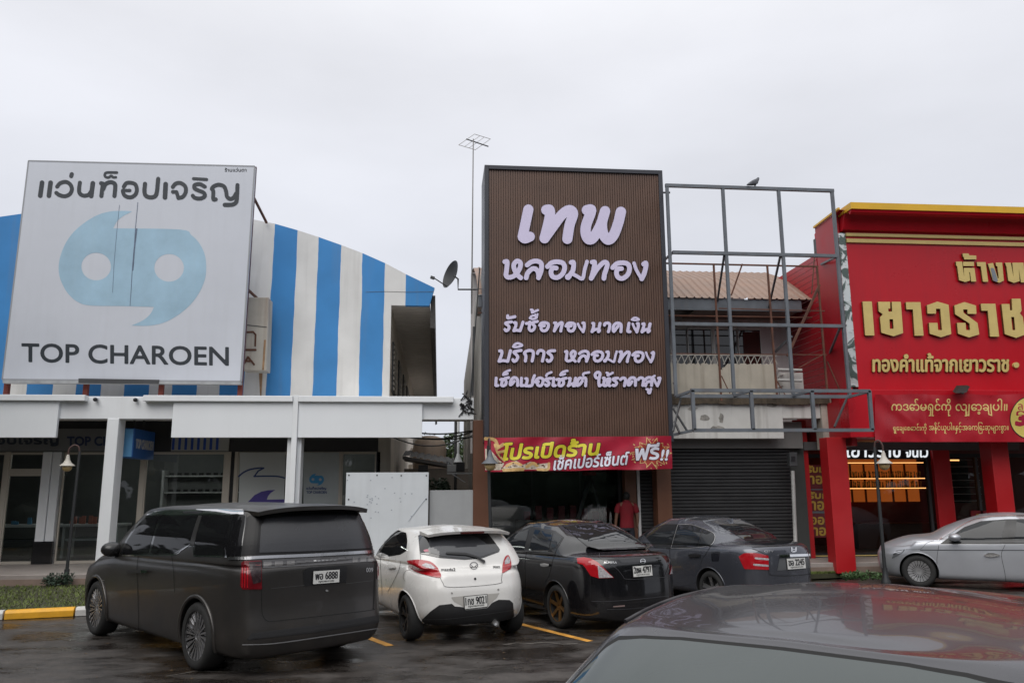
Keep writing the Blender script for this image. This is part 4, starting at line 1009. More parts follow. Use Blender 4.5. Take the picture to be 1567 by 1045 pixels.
rr_.prism([a+Vector((0, 0, -.01)), b_+Vector((0, 0, -.01)), b_+Vector((0, 0, -.10)), a+Vector((0, 0, -.10))], (0, 2.2, 0)); build(rr_, 'roof_sheet', m_roofd, ln_)
build(MB().box(a.x+.05, b_.x+.35, 24.1, 24.2, .32, b_.z-.11), 'front_wall', mat('shed_wall', (.10, .085, .072), .85, var=.25), ln_)
build(MB().box(F(640, 715, 24)[0], F(655, 715, 24)[0], 24.07, 24.099, F(640, 730, 24)[1], F(640, 711, 24)[1]), 'window', m_black, ln_)
bush_c = [((F(672+random.uniform(-14, 12), 742, 21)[0], 21+random.uniform(-.3, .3), F(670, 742+random.uniform(-4, 6), 21)[1]), .16) for k in range(7)]
bsh = thing('alley_bush', 'small dark bush behind the grey hoarding board', 'bush', F3(670, 760, 21)); build(leaves(bush_c, 60, .06), 'foliage', m_leafd, bsh)
build(MB().tube([(F(672, 760, 21)[0], 21, WALK_Z), (F(672, 745, 21)[0], 21, bush_c[0][0][2])], .03, 6), 'stem', m_bark, bsh)
tree((F(678, 700, 40)[0]+.6, 40, 0), 4.6, 2.0, 'green tree at the far end of the alley', m=m_leaf, n=60, size=.11)
tree((F(668, 700, 46)[0]-1.0, 46, 0), 4.2, 2.0, 'darker low tree behind the green one at the alley end', m=m_leafd, n=40, size=.13)
bw = thing('alley_back_wall', 'low dull concrete wall closing the far end of the alley', 'wall', (-1, 34.2, 0))
build(MB().box(-4.5, 4, 34.2, 34.4, .32, 3.0), 'masonry', m_flank, bw)
# pipes, boxes and wires
mt = thing('meter_box', 'pale grey electric meter boxes on a bracket at the right of the alley', 'meter box', F3(694, 716, 21))
q = F(684, 722, 21), F(698, 711, 21); build(MB().box(q[0][0], q[1][0], 20.9, 21.1, q[0][1], q[1][1]), 'case', mat('meter_grey', (.30, .31, .32), .5), mt, bev=.01)
q = F(699, 722, 21), F(711, 707, 21); build(MB().box(q[0][0], q[1][0], 20.88, 21.12, q[0][1], q[1][1]), 'dark_case', m_black, mt, bev=.01)
b_ = MB(); b_.bar(F3(684, 724, 21), F3(726, 724, 21), .04); b_.bar(F3(692, 725, 21), F3(712, 738, 21), .025); build(b_, 'bracket', m_alu, mt)
pv = thing('conduit_pipe', 'white vertical conduit pipe with cone above the dark meter box', 'pipe', F3(701, 706, 21))
a = F3(701, 707, 21); build(MB().tube([a+Vector((0, 0, .0)), Vector((a.x, 21, z641+.3))], .035, 10), 'pipe', m_whitep, pv, smooth=60)
build(MB().lathe([(.12, .001), (.05, .16), (.04, .22)], a, 12), 'cone', m_whitep, pv, smooth=50)
a = F3(697, 716, 21.3); tag(build(MB().tube([Vector((a.x, 21.3, .4)), Vector((a.x, 21.3, z641+.5))], .04, 8), 'service_pipe', m_dkgrey), 'dark vertical service pipe beside the white conduit in the alley', 'pipe')
for k, (y0, y1, sg, D_) in enumerate(((655.5, 657, .12, 19.2), (659, 656.5, .22, 19.6), (665, 667, .10, 20), (668, 660, .30, 20.4))):
    a, b_ = F3(600, y0, D_), F3(733, y1, D_); pts = [a.lerp(b_, u)-Vector((0, 0, sg*4*u*(1-u))) for u in np.linspace(0, 1, 12)]
    tag(build(MB().tube(pts, .018, 5), 'overhead_cable', m_black), 'black cable slung across the alley below the white beam', 'cable', 'cables across the alley')
# ---- satellite dish and aerial on the brown shop's side wall
ds_c = F3(692, 421, 19.0)
dsh = thing('satellite_dish', 'dark satellite dish on a bent arm on the concrete side wall', 'satellite dish', ds_c)
nrm = Vector((-.83, -.46, .26)).normalized(); s_ = nrm.cross(Vector((0, 0, 1))).normalized(); t_ = s_.cross(nrm)
m_dish = mat('dish_black', (.022, .024, .026), .55, var=.2)
vs, fs = [], []; nr, nn = 6, 28; Rd = .37
for i in range(nr+1):
    r_ = Rd*i/nr
    for k in range(nn):
        a = 2*math.pi*k/nn; vs.append(ds_c+s_*math.cos(a)*r_*.9+t_*math.sin(a)*r_+nrm*(.12*(i/nr)**2-.06))
for i in range(nr):
    for k in range(nn): fs.append((i*nn+k, i*nn+(k+1) % nn, (i+1)*nn+(k+1) % nn, (i+1)*nn+k))
build(MB().add(vs, fs), 'reflector', m_dish, dsh, smooth=60)
fd = F3(665, 426, 18.7); b_ = MB(); b_.tube([ds_c-t_*.34+nrm*.05, fd], .014, 6); build(b_, 'feed_arm', m_dkgrey, dsh); build(MB().bar(fd, fd+Vector((-.10, 0, .03)), .07), 'feed_horn', m_dkgrey, dsh, bev=.01)
e1 = F3(701, 443, 19.0); b_ = MB().tube([ds_c-nrm*.05, F3(701, 427, 19.0), e1, F3(737, 443, 19.0)], .022, 8); build(b_, 'mount_arm', m_dkgrey, dsh)
an = thing('tv_aerial', 'tall thin mast with square wire television aerial on top', 'aerial', F3(722, 410, 19.3))
m_al2 = mat('aerial_metal', (.28, .27, .26), .4, metal=.6)
mb_, mt_ = F3(721.5, 480, 19.3), F3(724.3, 213, 19.3); build(MB().tube([mb_, mt_], [.022, .016], 6), 'mast', m_al2, an)
bo = [F3(713.5, 213, 19.3), F3(747.5, 224.5, 19.3)]; build(MB().tube(bo, .016, 6), 'boom', m_dkgrey, an)
L4 = [(702, 222), (726, 205.5), (750.5, 213), (727.5, 229.5)]
Q = [F3(*L4[0], 19.0), F3(*L4[1], 19.7), F3(*L4[2], 19.7), F3(*L4[3], 19.0)]
b_ = MB()
for i in range(4): b_.tube([Q[i], Q[(i+1) % 4]], .008, 5)
for u in (.35, .62): b_.tube([Q[0].lerp(Q[3], u), Q[1].lerp(Q[2], u)], .007, 5)
build(b_, 'element', m_al2, an)
b_ = MB(); b_.tube([F3(734, 410, 18.7), F3(717.5, 640, 18.7)], .016, 5); tag(build(b_, 'drain_pipe', m_dkgrey), 'long thin dark pipe slanting down the stained concrete wall', 'pipe')
tag(build(MB().tube([F3(725, 500, 18.72), F3(723, 606, 18.72)], .03, 6), 'drain_pipe', m_dkgrey), 'short thick dark pipe on the lower part of the stained concrete wall', 'pipe')
# ================================================================ old two-storey shophouse behind the bare sign frame
oh = thing('old_shophouse', 'weathered two storey shophouse with brown sheet roof, balcony and closed shutter', 'building', (6.4, 18.5, 0))
XA, XB = F(1031, 640, 18.1)[0], F(1256, 640, 18.1)[0]
m_oldw = mat('old_white_wall', (.60, .59, .565), .85, var=.14, vscale=1.1, streak=.55, streakcol=(.12, .10, .075))
m_oldc = mat('old_cream_parapet', (.47, .43, .36), .9, var=.2, vscale=1.3, streak=.55, streakcol=(.12, .085, .055), bump=.2, bscale=30)
m_moss = mat('mossy_ledge', (.085, .065, .045), .95, var=.6, vscale=5, bump=.5, bscale=40)
m_oldg = mat('old_grey_wall', (.50, .48, .48), .85, var=.12, streak=.25)
YU = 20.0
zsoff = F(1100, 478, YU)[1]; zeave = F(1100, 457, 18.7)[1]
XR = F(1190, 520, YU)[0]+1.3
build(MB().box(XW+.2, XR, YU, YU+.15, 3.4, zsoff+.3), 'upper_wall', m_oldg, oh)
# sheet roof with rounded corrugations
m_roof = mat('brown_roof_sheet', (.24, .155, .115), .55, var=.2, vscale=2, streak=.15)
zr = F(1100, 422, 23.0)[1]
rf = MB(); n = 44; x0, x1 = XW-.1, F(1246, 455, 18.7)[0]
for k in range(n):
    a, b_ = x0+(x1-x0)*k/n, x0+(x1-x0)*(k+.62)/n; c_ = x0+(x1-x0)*(k+1)/n
    for (ya, za, yb, zb2) in ((18.65, zeave, 20.0, zeave+(zr-zeave)*.47), (20.0, zeave+(zr-zeave)*.47, 21.5, zeave+(zr-zeave)*.82), (21.5, zeave+(zr-zeave)*.82, 23.2, zr)):
        rf.add([(a, ya, za), (b_, ya, za), (b_, yb, zb2), (a, yb, zb2)], [(0, 1, 2, 3)])
        m0 = (b_+c_)/2
        rf.add([(b_, ya, za), (m0, ya, za+.035), (c_, ya, za), (c_, yb, zb2), (m0, yb, zb2+.035), (b_, yb, zb2)], [(0, 1, 4, 5), (1, 2, 3, 4)])
build(rf, 'roof', m_roof, oh)
build(MB().box(x0, x1, 23.21, 23.35, 3.0, zr), 'rear_wall', m_oldg, oh)
build(MB().box(x0, x1-.35, 18.7, 18.74, zeave-.30, zeave-.015), 'fascia_board', m_steelg, oh)
sf = MB()
for k in range(9):
    if k != 5: sf.box(x0+(x1-.3-x0)*k/9, x0+(x1-.3-x0)*(k+1)/9-.012, 18.75, YU, zeave-.25+.0, zeave-.22)
build(sf, 'eave_lining', mat('old_soffit', (.26, .22, .20), .8, var=.25, streak=.3), oh)
build(MB().tube([(x0, 18.72, zeave-.45), (x1-.1, 18.72, zeave-.45)], .02, 6), 'rusty_rail', m_rust, oh)
# windows
m_wfr = mat('window_white', (.52, .52, .50), .6, var=.15)
m_pan = mat('window_dark_glass', (.012, .014, .016), .03, spec=.6, var=0)
zw0, zw1 = F(1100, 566, YU)[1], F(1100, 505, YU)[1]
for (a, b_) in ((1004, 1023), (1027, 1050), (1053, 1088), (1094, 1127), (1130, 1163)):
    xa, xb_ = F(a, 530, YU)[0], F(b_, 530, YU)[0]
    f_ = MB().box(xa-.045, xa, YU-.05, YU-.004, zw0, zw1).box(xb_, xb_+.03, YU-.05, YU-.004, zw0, zw1).box(xa-.045, xb_+.03, YU-.05, YU-.004, zw1+.001, zw1+.06)
    fo = build(f_, 'window', m_wfr, oh)
    build(MB().box(xa, xb_, YU-.03, YU-.006, zw0, zw1), 'pane', m_pan, fo)
    if a == 1130: build(MB().box(xa+.12, xb_-.02, YU-.040, YU-.032, zw0, zw1-.05), 'curtain', mat('red_curtain', (.06, .014, .012), .9, var=.3, vscale=4), fo)
build(MB().box(F(1088, 530, YU)[0]+.035, F(1094, 530, YU)[0]-.05, YU-.06, YU-.003, zw0, zw1+.06), 'mullion', m_wfr, oh)
# balcony grille and parapet
YP = 18.35
gz0, gz1 = F(1100, 557, YP)[1], F(1100, 543, YP)[1]
gr = MB(); gx = F(1026, 550, YP)[0]; k = 0
while gx < F(1188, 550, YP)[0]:
    gr.bar((gx, YP+.04, gz0), (gx+.13, YP+.04, gz1), .016); gr.bar((gx+.13, YP+.045, gz1), (gx+.2, YP+.045, gz0), .016); gx += .165; k += 1
gr.bar((F(1026, 550, YP)[0], YP+.04, gz1), (F(1190, 550, YP)[0], YP+.04, gz1), .022)
build(gr, 'balcony_grille', mat('grille_white', (.42, .40, .36), .7, var=.3, vscale=6), oh)
# parapet with a broken, chipped top edge
xp0, xp1 = F(1020, 580, YP)[0], F(1187, 580, YP)[0]; zp0, zp1 = F(1100, 606, YP)[1], F(1100, 556, YP)[1]
pts = [(xp0, YP, zp0), (xp1, YP, zp0), (xp1, YP, zp1)]
nn = 70
for k in range(1, nn):
    u = 1-k/nn; x = xp0+(xp1-xp0)*u; dz = random.uniform(-.03, .015)
    if .48 < u < .56: dz -= random.uniform(.02, .16)
    if .18 < u < .40 and k % 3 == 0: dz -= random.uniform(.02, .06)
    pts.append((x, YP, zp1+dz))
pts.append((xp0, YP, zp1))
build(MB().prism(pts, (0, .12, 0)), 'balcony_parapet', m_oldc, oh)
# mossy slab edge, white fascia, beam and pier
YF = 18.1
zl0, zl1 = F(1100, 617, YF)[1], F(1100, 604, YF)[1]
lg = MB(); segs = 60
for k in range(segs):
    a, b_ = XA-.2+(XB-XA+.4)*k/segs, XA-.2+(XB-XA+.4)*(k+1)/segs
    lg.box(a, b_+.004*(k % 2), YF-.10-.012*math.sin(k*.7)-.004*(k % 2), YP+.2+.002*(k % 2), zl0-.025-.006*math.sin(k*1.3)-.012*math.sin(k*.31)-.002*(k % 2), zl1+.004*math.sin(k*.9)+.002*(k % 2))
build(lg, 'slab_edge', m_moss, oh)
build(MB().box(XA-.1, F(1197.5, 640, YF)[0], YF-.02, YF+.12, F(1100, 671, YF)[1], zl0-.005), 'fascia', m_oldw, oh, bev=.01)
build(MB().box(F(1197.7, 640, YF)[0], F(1256, 640, YF)[0], YF, YF+.2, F(1200, 640, YF)[1], zl0-.006), 'beam', m_oldw, oh, bev=.01)
build(MB().box(F(1256, 640, YF)[0]+.002, F(1273, 640, YF)[0], YF-.05, YF+.3, F(1260, 681, YF)[1]-.1, zl1-.02), 'pier', mat('rusty_pier', (.42, .38, .33), .85, var=.3, vscale=2, streak=.8, streakcol=(.17, .075, .03)), oh, bev=.015)
for px, py, w_, h_ in ((1078, 640, 9, 7), (1098, 655, 12, 5), (1060, 625, 10, 4), (1180, 620, 12, 4), (1150, 622, 6, 5), (1104, 641, 5, 10)):
    q = [(px+w_*math.cos(a)*random.uniform(.5, 1), py+h_*math.sin(a)*random.uniform(.4, 1)) for a in np.linspace(0, 6.28, 14)[:-1]]
    b_ = MB(); put_poly(b_, [smooth_line(q+[q[0]], 3)], px_plane(YF-.0225), .6); build(b_, 'damp_stain', mat('damp_stain', (.30, .285, .26), .9, var=.5, vscale=8), oh)
# ground floor: lintel, roller shutter, pipe
build(MB().box(XA-.1, F(1213, 690, 18.6)[0]+.2, 18.45, 18.6, F(1100, 686, 18.5)[1], F(1100, 671, 18.5)[1]+.4), 'lintel', mat('lintel_grey', (.17, .165, .16), .7), oh)
st2 = MB(); xs0, xs1 = pr0[1]+.002, F(1212, 760, 18.55)[0]; zz = F(1100, 684, 18.55)[1]
k = 0; z = WALK_Z+.01
while z < zz+.1:
    st2.prism([(xs0, 18.56, z), (xs0, 18.535, z+.02), (xs0, 18.535, z+.06), (xs0, 18.56, z+.078)], (xs1-xs0, 0, 0)); z += .08
build(st2, 'roller_shutter', m_shut, oh)
build(MB().box(xs0, xs1+.4, 18.62, 18.7, WALK_Z, 3.4), 'inner_wall', m_dark, oh)
tag(build(MB().tube([F3(1213, 720, 18.2), F3(1218.5, 860, 18.2)], .045, 10), 'drain_pipe', mat('pipe_grey', (.42, .42, .41), .5, var=.2), smooth=60), 'pale grey drain pipe standing between the shutter and the red shop', 'pipe')
eb = thing('electric_box', 'small dark electric box on the pipe beside the roller shutter', 'electric box', F3(1214, 705, 18.15)); build(MB().slab([(1208, 692), (1220, 692), (1220.5, 713), (1209, 713)], 18.1, .15), 'case', m_dkgrey, eb, bev=.01)
build(MB().slab([(1211, 698), (1217, 698), (1217, 706), (1211, 706)], 18.09, .009), 'door', m_black, eb)
# pale tubular racks at the balcony's right end
rk = thing('balcony_rack', 'pale tubular metal rack and white screen at the right end of the old balcony', 'rack', F3(1208, 600, 18.4))
b_ = MB()
for y_ in (565.5, 581.5):
    b_.tube([F3(1190, y_, 18.3), F3(1227, y_+1, 18.3)], .035, 8); b_.tube([F3(1190, y_+10, 18.3), F3(1222, y_+1.5, 19.2)], .018, 6)
build(b_, 'rail', m_wfr, rk, smooth=60); build(MB().box(F(1192, 580, 18.5)[0], F(1229, 580, 18.5)[0], 18.5, 18.54, F(1200, 606, 18.5)[1], F(1200, 570, 18.5)[1]), 'screen', m_oldw, rk)

# ================================================================ bare steel sign frame
DFm = 16.65
sf_ = thing('steel_sign_frame', 'tall bare grey steel sign frame standing in front of the old shophouse', 'sign frame', F3(1160, 610, DFm))
posts = [((1020.5, 284), (1034.4, 606)), ((1105.7, 286.5), (1123.4, 604)), ((1191, 289.5), (1213.6, 603)), ((1272.9, 292), (1300, 605))]
for a, b_ in posts: build(MB().bar(F3(*a, DFm), F3(*b_, DFm), .066), 'post', m_steelg, sf_)
for a, b_ in (((1018, 284), (1275.5, 292.3)), ((1029, 386.3), (1281, 392.1)), ((1032, 495.6), (1290, 499.2)), ((1034, 606), (1302, 607))):
    build(MB().bar(F3(*a, DFm-.004), F3(*b_, DFm-.004), .072), 'rail', m_steelg, sf_)
for a, b_, D2 in (((1108, 392), (1097, 466), 18.9), ((1194, 392), (1175, 477), 18.9), ((1280, 393), (1250, 408), 18.6), ((1211, 515), (1187, 538), 18.9), ((1286, 500), (1262, 560), 18.8), ((1029, 387), (1018, 397), 18.6), ((1024, 283+12), (1013, 295), 18.2)):
    build(MB().bar(F3(*a, DFm+.04), F3(*b_, D2), .045), 'brace', m_steelg, sf_)
rfm = thing('rusty_inner_frame', 'thin rusty steel frame between the grey sign frame and the old balcony', 'frame', F3(1160, 600, 18.2))
DR = 17.6
for a, b_, w_ in (((1018, 403), (1252, 408), .035), ((1092, 404), (1104, 613), .04), ((1174, 406), (1189, 606), .04), ((1250, 408), (1266, 600), .04), ((1100, 472), (1262, 476), .025), ((1020, 541), (1265, 543), .022), ((1136, 404), (1119, 452), .03), ((1254, 436), (1205, 545), .05), ((1104, 575), (1117, 602), .02), ((1187, 580), (1202, 605), .02), ((1263, 540), (1222, 563), .02), ((1266, 553), (1289, 606), .022), ((1030, 585), (1038, 606), .02), ((1247, 385), (1242, 450), .02)):
    build(MB().bar(F3(*a, DR), F3(*b_, DR), w_), 'bar', m_rust, rfm)
DL = 16.05
lf = thing('steel_box_frame', 'low bare steel box frame for a shop sign hung above the shutter', 'sign frame', F3(1195, 660, DL))
for a, b_ in (((1057, 597.2), (1331, 598.3)), ((1061, 658.3), (1336, 658)), ((1059.5, 597), (1062.5, 658)), ((1149, 598), (1152.5, 657.5)), ((1242, 598), (1246.5, 657.5)), ((1330, 598), (1334.5, 658))):
    build(MB().bar(F3(*a, DL), F3(*b_, DL), .07), 'bar', m_steelg, lf)
for a, b_ in (((1059, 598), (1036, 606)), ((1331, 599), (1301, 607)), ((1062, 658), (1031, 665)), ((1150, 598), (1124, 605)), ((1243, 598), (1214, 605))):
    build(MB().bar(F3(*a, DL+.03), F3(*b_, DFm-.05), .05), 'brace', m_steelg, lf)
for a, b_ in (((1296, 609), (1277, 653)), ((1042, 609), (1030, 660)), ((1030, 625), (1052, 660)), ((1032, 645), (1040, 662))):
    build(MB().bar(F3(*a, DFm-.02), F3(*b_, DL+.25), .035), 'brace', m_dkgrey, lf)
# a pigeon on the top rail
bp = F3(1155.5, 287.0, DFm)+Vector((0, 0, .0))
pg = thing('pigeon', 'small grey pigeon perched on the top rail of the steel sign frame', 'bird', bp)
m_pig = mat('pigeon_grey', (.09, .095, .11), .7, var=.3, vscale=20)
def skin_body(name, verts, edges, radii, m, parent, root=0, sub=2, loc=Vector((0, 0, 0)), rotm=None):
    me = bpy.data.meshes.new(name); vs = [Vector(v) for v in verts]
    me.from_pydata(vs, edges, []); o = bpy.data.objects.new(name, me); COL.objects.link(o)
    md = o.modifiers.new('s', 'SKIN'); md.use_smooth_shade = True
    sd_ = me.skin_vertices[0].data
    for i, r_ in enumerate(radii): sd_[i].radius = r_ if isinstance(r_, tuple) else (r_, r_); sd_[i].use_root = (i == root)
    o.modifiers.new('u', 'SUBSURF').levels = sub; o.modifiers['u'].render_levels = sub
    bpy.context.view_layer.update()
    ev = o.evaluated_get(bpy.context.evaluated_depsgraph_get()); m2 = bpy.data.meshes.new_from_object(ev)
    bpy.data.objects.remove(o); bpy.data.meshes.remove(me)
    m2.polygons.foreach_set('use_smooth', [True]*len(m2.polygons)); m2.materials.clear()
    m2.materials.append(m); m2.name = name
    o2 = bpy.data.objects.new(name, m2); COL.objects.link(o2)
    if parent: o2.parent = parent
    return o2
skin_body('body', [(-.15, 0, .06), (-.06, 0, .10), (.03, 0, .15), (.09, 0, .20), (.11, 0, .245), (.145, 0, .24), (-.24, 0, .02), (.0, .02, .06), (.0, .02, .0), (.0, -.02, .06), (.0, -.02, .0)],
          [(0, 1), (1, 2), (2, 3), (3, 4), (4, 5), (0, 6), (1, 7), (7, 8), (1, 9), (9, 10)], [.045, .07, .068, .04, .035, .010, (.03, .012), .012, .006, .012, .006], m_pig, pg, root=1)
pg.rotation_euler.z = R(20)

# ================================================================ red gold shop on the right
rs = thing('red_shop_building', 'bright red shop building with moulded cornice, yellow top edge and gold lettering', 'building', (11, 18, 0))
DRd = 17.3
m_red = mat('red_panel', (.44, .007, .016), .30, var=.10, vscale=.6, streak=.16, streakcol=(.16, .02, .03), coat=.0, rvar=.06, spec=.32)
m_reds = mat('red_side_panel', (.36, .010, .018), .4, var=.12, vscale=1.0, streak=.1)
m_redd = mat('red_column', (.42, .008, .012), .45, var=.08, vscale=1.5, streak=.05)
m_gold = mat('gold_face', (.60, .46, .165), .4, metal=.1, var=.1, vscale=3)
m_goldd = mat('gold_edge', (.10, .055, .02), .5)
m_yelt = mat('yellow_trim', (.66, .38, .015), .4, var=.1)
XRr = 22.0
xf0 = F(1297, 400, DRd)[0]
za_, zb2 = F(1330, 612, DRd)[1], F(1330, 357, DRd)[1]
build(MB().box(xf0, XRr, DRd, DRd+.15, za_, zb2+.25), 'sign_wall', m_red, rs)
# mirror strip at the corner
ms0 = F(1286, 400, DRd)[0]
def mirror_mat():
    m, t, b = new_mat('peeling_mirror_reflection'); N = t.nodes.new; L = t.links.new
    c = N('ShaderNodeTexCoord'); n = N('ShaderNodeTexNoise'); n.inputs['Scale'].default_value = 3.2; n.inputs['Detail'].default_value = 8; n.inputs['Distortion'].default_value = 1.5; L(c.outputs['Object'], n.inputs[0])
    r = N('ShaderNodeMapRange'); r.inputs[1].default_value = .47; r.inputs[2].default_value = .53; L(n.outputs[0], r.inputs[0])
    mm = N('ShaderNodeMix'); mm.data_type = 'RGBA'; L(r.outputs[0], mm.inputs[0]); mm.inputs['A'].default_value = (.62, .64, .62, 1); mm.inputs['B'].default_value = (.10, .13, .115, 1); L(mm.outputs['Result'], b.inputs['Base Color'])  # two tones paint sky and tree reflections into the peeling chrome
    b.inputs['Metallic'].default_value = .7; b.inputs['Roughness'].default_value = .28
    bp_ = N('ShaderNodeBump'); bp_.inputs['Strength'].default_value = .5; bp_.inputs['Distance'].default_value = .02; L(n.outputs[0], bp_.inputs['Height']); L(bp_.outputs[0], b.inputs['Normal'])
    return m
build(MB().box(ms0, xf0-.003, DRd-.01, DRd+.15, F(1310, 592, DRd)[1], zb2-.02), 'mirror_strip', mirror_mat(), rs)
# cornice: cyma profile swept along the front, returned on the left side
zt_, zc0 = F(1301.8, 312, 16.75)[1], F(1301.8, 320, 16.75)[1]
prof = [(0, zb2+.02), (-.10, zb2+.04), (-.14, zb2+.12), (-.16, zb2+.22), (-.22, zb2+.34), (-.33, zb2+.46), (-.46, zc0-.10), (-.53, zc0-.06), (-.55, zc0)]
xl_ = F(1301.8, 311, 16.75)[0]
cor = MB(); lo = [(xl_-.0-(y-(-.55))*-.0, DRd+y, z) for y, z in prof]
xe0 = F(1287, 357, DRd)[0]
lo = [(xe0+(xl_-xe0)*0+.0, DRd+y, z) for y, z in prof]
hi = [(XRr, DRd+y, z) for y, z in prof]; n_ = len(prof)
cor.add(lo+hi, [(i, i+n_, i+1+n_, i+1) for i in range(n_-1)])
cor.add(lo+[(xe0, DRd+1.3, prof[-1][1]), (xe0, DRd+1.3, prof[0][1])], [tuple(range(n_+2))])
build(cor, 'cornice', m_red, rs, smooth=40)
yb = MB().box(xe0-.02, XRr, DRd-.58, DRd+.2, zc0+.001, zt_+.03)
build(yb, 'yellow_top', m_yelt, rs)
xs9 = F(1286, 450, DRd)[0]-.004
ysd = FX(1247, 350, xs9).y
sp3 = [(xs9, DRd+.16, .32), (xs9, ysd, .32), (xs9, ysd, FX(1247, 350, xs9).z), (xs9, DRd-.5, zt_), (xs9, DRd-.5, zc0), (xs9, DRd-.2, zb2+.3), (xs9, DRd, zb2+.0), (xs9, DRd+.16, zb2)]
sp3 = [(xs9, DRd+.02, 2.9), (xs9, ysd, 2.9), (xs9, ysd, FX(1247, 350, xs9).z), (xs9, DRd-.3, zt_-.06), (xs9, DRd+.02, zt_-.1)]
build(MB().prism(sp3, (.12, 0, 0)), 'side_panel', m_reds, rs)
tr_ = MB().bar((xs9-.02, ysd-.0, FX(1247, 350, xs9).z+.03), (xs9-.02, DRd-.3, zt_-.03), .05, .05); build(tr_, 'side_trim', m_yelt, rs)
# horizontal slatted side wall further back
lv = MB(); xs8 = xs9+.02; k = 0; z = F(1200, 640, 19)[1]
while z < 7.6:
    lv.box(xs8-.03, xs8, ysd+.02, ysd+4.5, z, z+.135); z += .15; k += 1
build(lv, 'side_slats', m_reds, rs)
# twin gold lines under the cornice
for y_, h_ in ((363.5, 4.5), (372.5, 5.5)):
    za2, zb3 = F(1400, y_+h_/2, DRd)[1], F(1400, y_-h_/2, DRd)[1]
    build(MB().box(xf0+.002, XRr, DRd-.05, DRd-.002, za2+.02, zb3+.02), 'gold_line', m_gold, rs)
# raised gold letters
def c8(x, y): return 1300+x*.17039, 440+y*.17039
big = [[(118, 125), (200, 125), (224, 430), (142, 430)],
       [(257, 128), (364, 128), (366, 188), (348, 188), (350, 216), (384, 216), (380, 128), (460, 128), (482, 408), (396, 437), (287, 405), (274, 268), (300, 240), (264, 214)],
       [(507, 131), (637, 131), (666, 432), (586, 432), (570, 196), (512, 196)],
       [(697, 158), (790, 126), (890, 155), (914, 417), (822, 446), (722, 414), (714, 317), (790, 317), (796, 382), (832, 382), (816, 190), (776, 190), (777, 234), (702, 234)],
       [(943, 160), (1033, 130), (1136, 162), (1140, 236), (1062, 236), (1060, 196), (1020, 196), (1024, 226), (1150, 318), (1166, 420), (1074, 448), (976, 414), (966, 317), (1042, 317), (1048, 382), (1084, 382), (1078, 322), (950, 240)],
       [(1180, 145), (1310, 145), (1344, 440), (1264, 440), (1243, 208), (1186, 208)],
       [(1366, 148), (1437, 148), (1442, 205), (1462, 205), (1458, 100), (1536, 100), (1546, 205), (1530, 232), (1556, 262), (1580, 420), (1497, 452), (1396, 418)]]
holes = {1: [(358, 284), (392, 284), (397, 370), (363, 370)], 6: [(1452, 264), (1480, 264), (1490, 382), (1464, 382)]}
def gold_letters(polys, hl, name, f, h=.6, t=.08):
    a = MB(); b_ = MB()
    for i, p in enumerate(polys):
        c_ = [np.array([f(*q) for q in p])]
        if i in hl: c_.append(np.array([f(*q) for q in hl[i]])[::-1])
        ar = lambda c: np.sum(c[:, 0]*np.roll(c[:, 1], -1)-np.roll(c[:, 0], -1)*c[:, 1])
        c_ = [c_[0]]+[c if (ar(c) > 0) != (ar(c_[0]) > 0) else c[::-1] for c in c_[1:]]
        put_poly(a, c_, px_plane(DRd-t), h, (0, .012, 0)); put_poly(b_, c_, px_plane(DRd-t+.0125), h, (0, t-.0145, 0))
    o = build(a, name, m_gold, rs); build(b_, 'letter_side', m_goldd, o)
gold_letters(big, holes, 'gold_lettering', c8)
def c9(x, y): return 1455+x*.07148, 380+y*.07148
hd = [[(255, 110), (385, 112), (395, 150), (545, 155), (548, 238), (290, 238), (280, 185), (262, 180)],
      [(112, 285), (240, 285), (290, 640), (280, 420), (505, 420), (545, 712), (440, 712), (412, 510), (395, 510), (412, 690), (310, 722), (180, 682), (140, 385), (120, 370)],
      [(262, 290), (495, 290), (500, 380), (268, 380)],
      [(560, 295), (745, 295), (800, 715), (690, 715), (645, 385), (570, 380)],
      [(797, 330), (905, 312), (1005, 640), (1030, 640), (1000, 390), (970, 375), (965, 305), (1100, 305), (1135, 690), (1040, 738), (905, 690)],
      [(1162, 308), (1285, 308), (1350, 655), (1318, 308), (1555, 308), (1600, 730), (1505, 730), (1450, 390), (1475, 700), (1350, 740), (1235, 695), (1195, 400)]]
gold_letters(hd, {}, 'gold_lettering', c9, .42, .07)
# right-hand remainder of the sign stays beyond the frame edge; small line below
a = MB(); b_ = MB()
pr = (1336, 1543.5, 568.5, 541)
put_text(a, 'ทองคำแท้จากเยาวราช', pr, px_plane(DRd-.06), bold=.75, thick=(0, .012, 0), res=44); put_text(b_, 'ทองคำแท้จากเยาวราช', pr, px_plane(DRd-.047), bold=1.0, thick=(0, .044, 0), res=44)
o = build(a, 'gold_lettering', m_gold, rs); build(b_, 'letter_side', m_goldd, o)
b_ = MB(); put_strokes(b_, [([(1555.5, 558.5)], 8.5)], px_plane(DRd-.06), .4, (0, .058, 0)); build(b_, 'gold_dot', m_gold, rs)
sc_ = MB(); put_poly(sc_, [np.array([c9(*p) for p in ((850, 425), (910, 420), (945, 480), (1010, 690), (985, 720), (905, 690))])], px_plane(DRd-.0735), .4); build(sc_, 'worn_patch', mat('worn_grey', (.18, .20, .23), .5), rs)
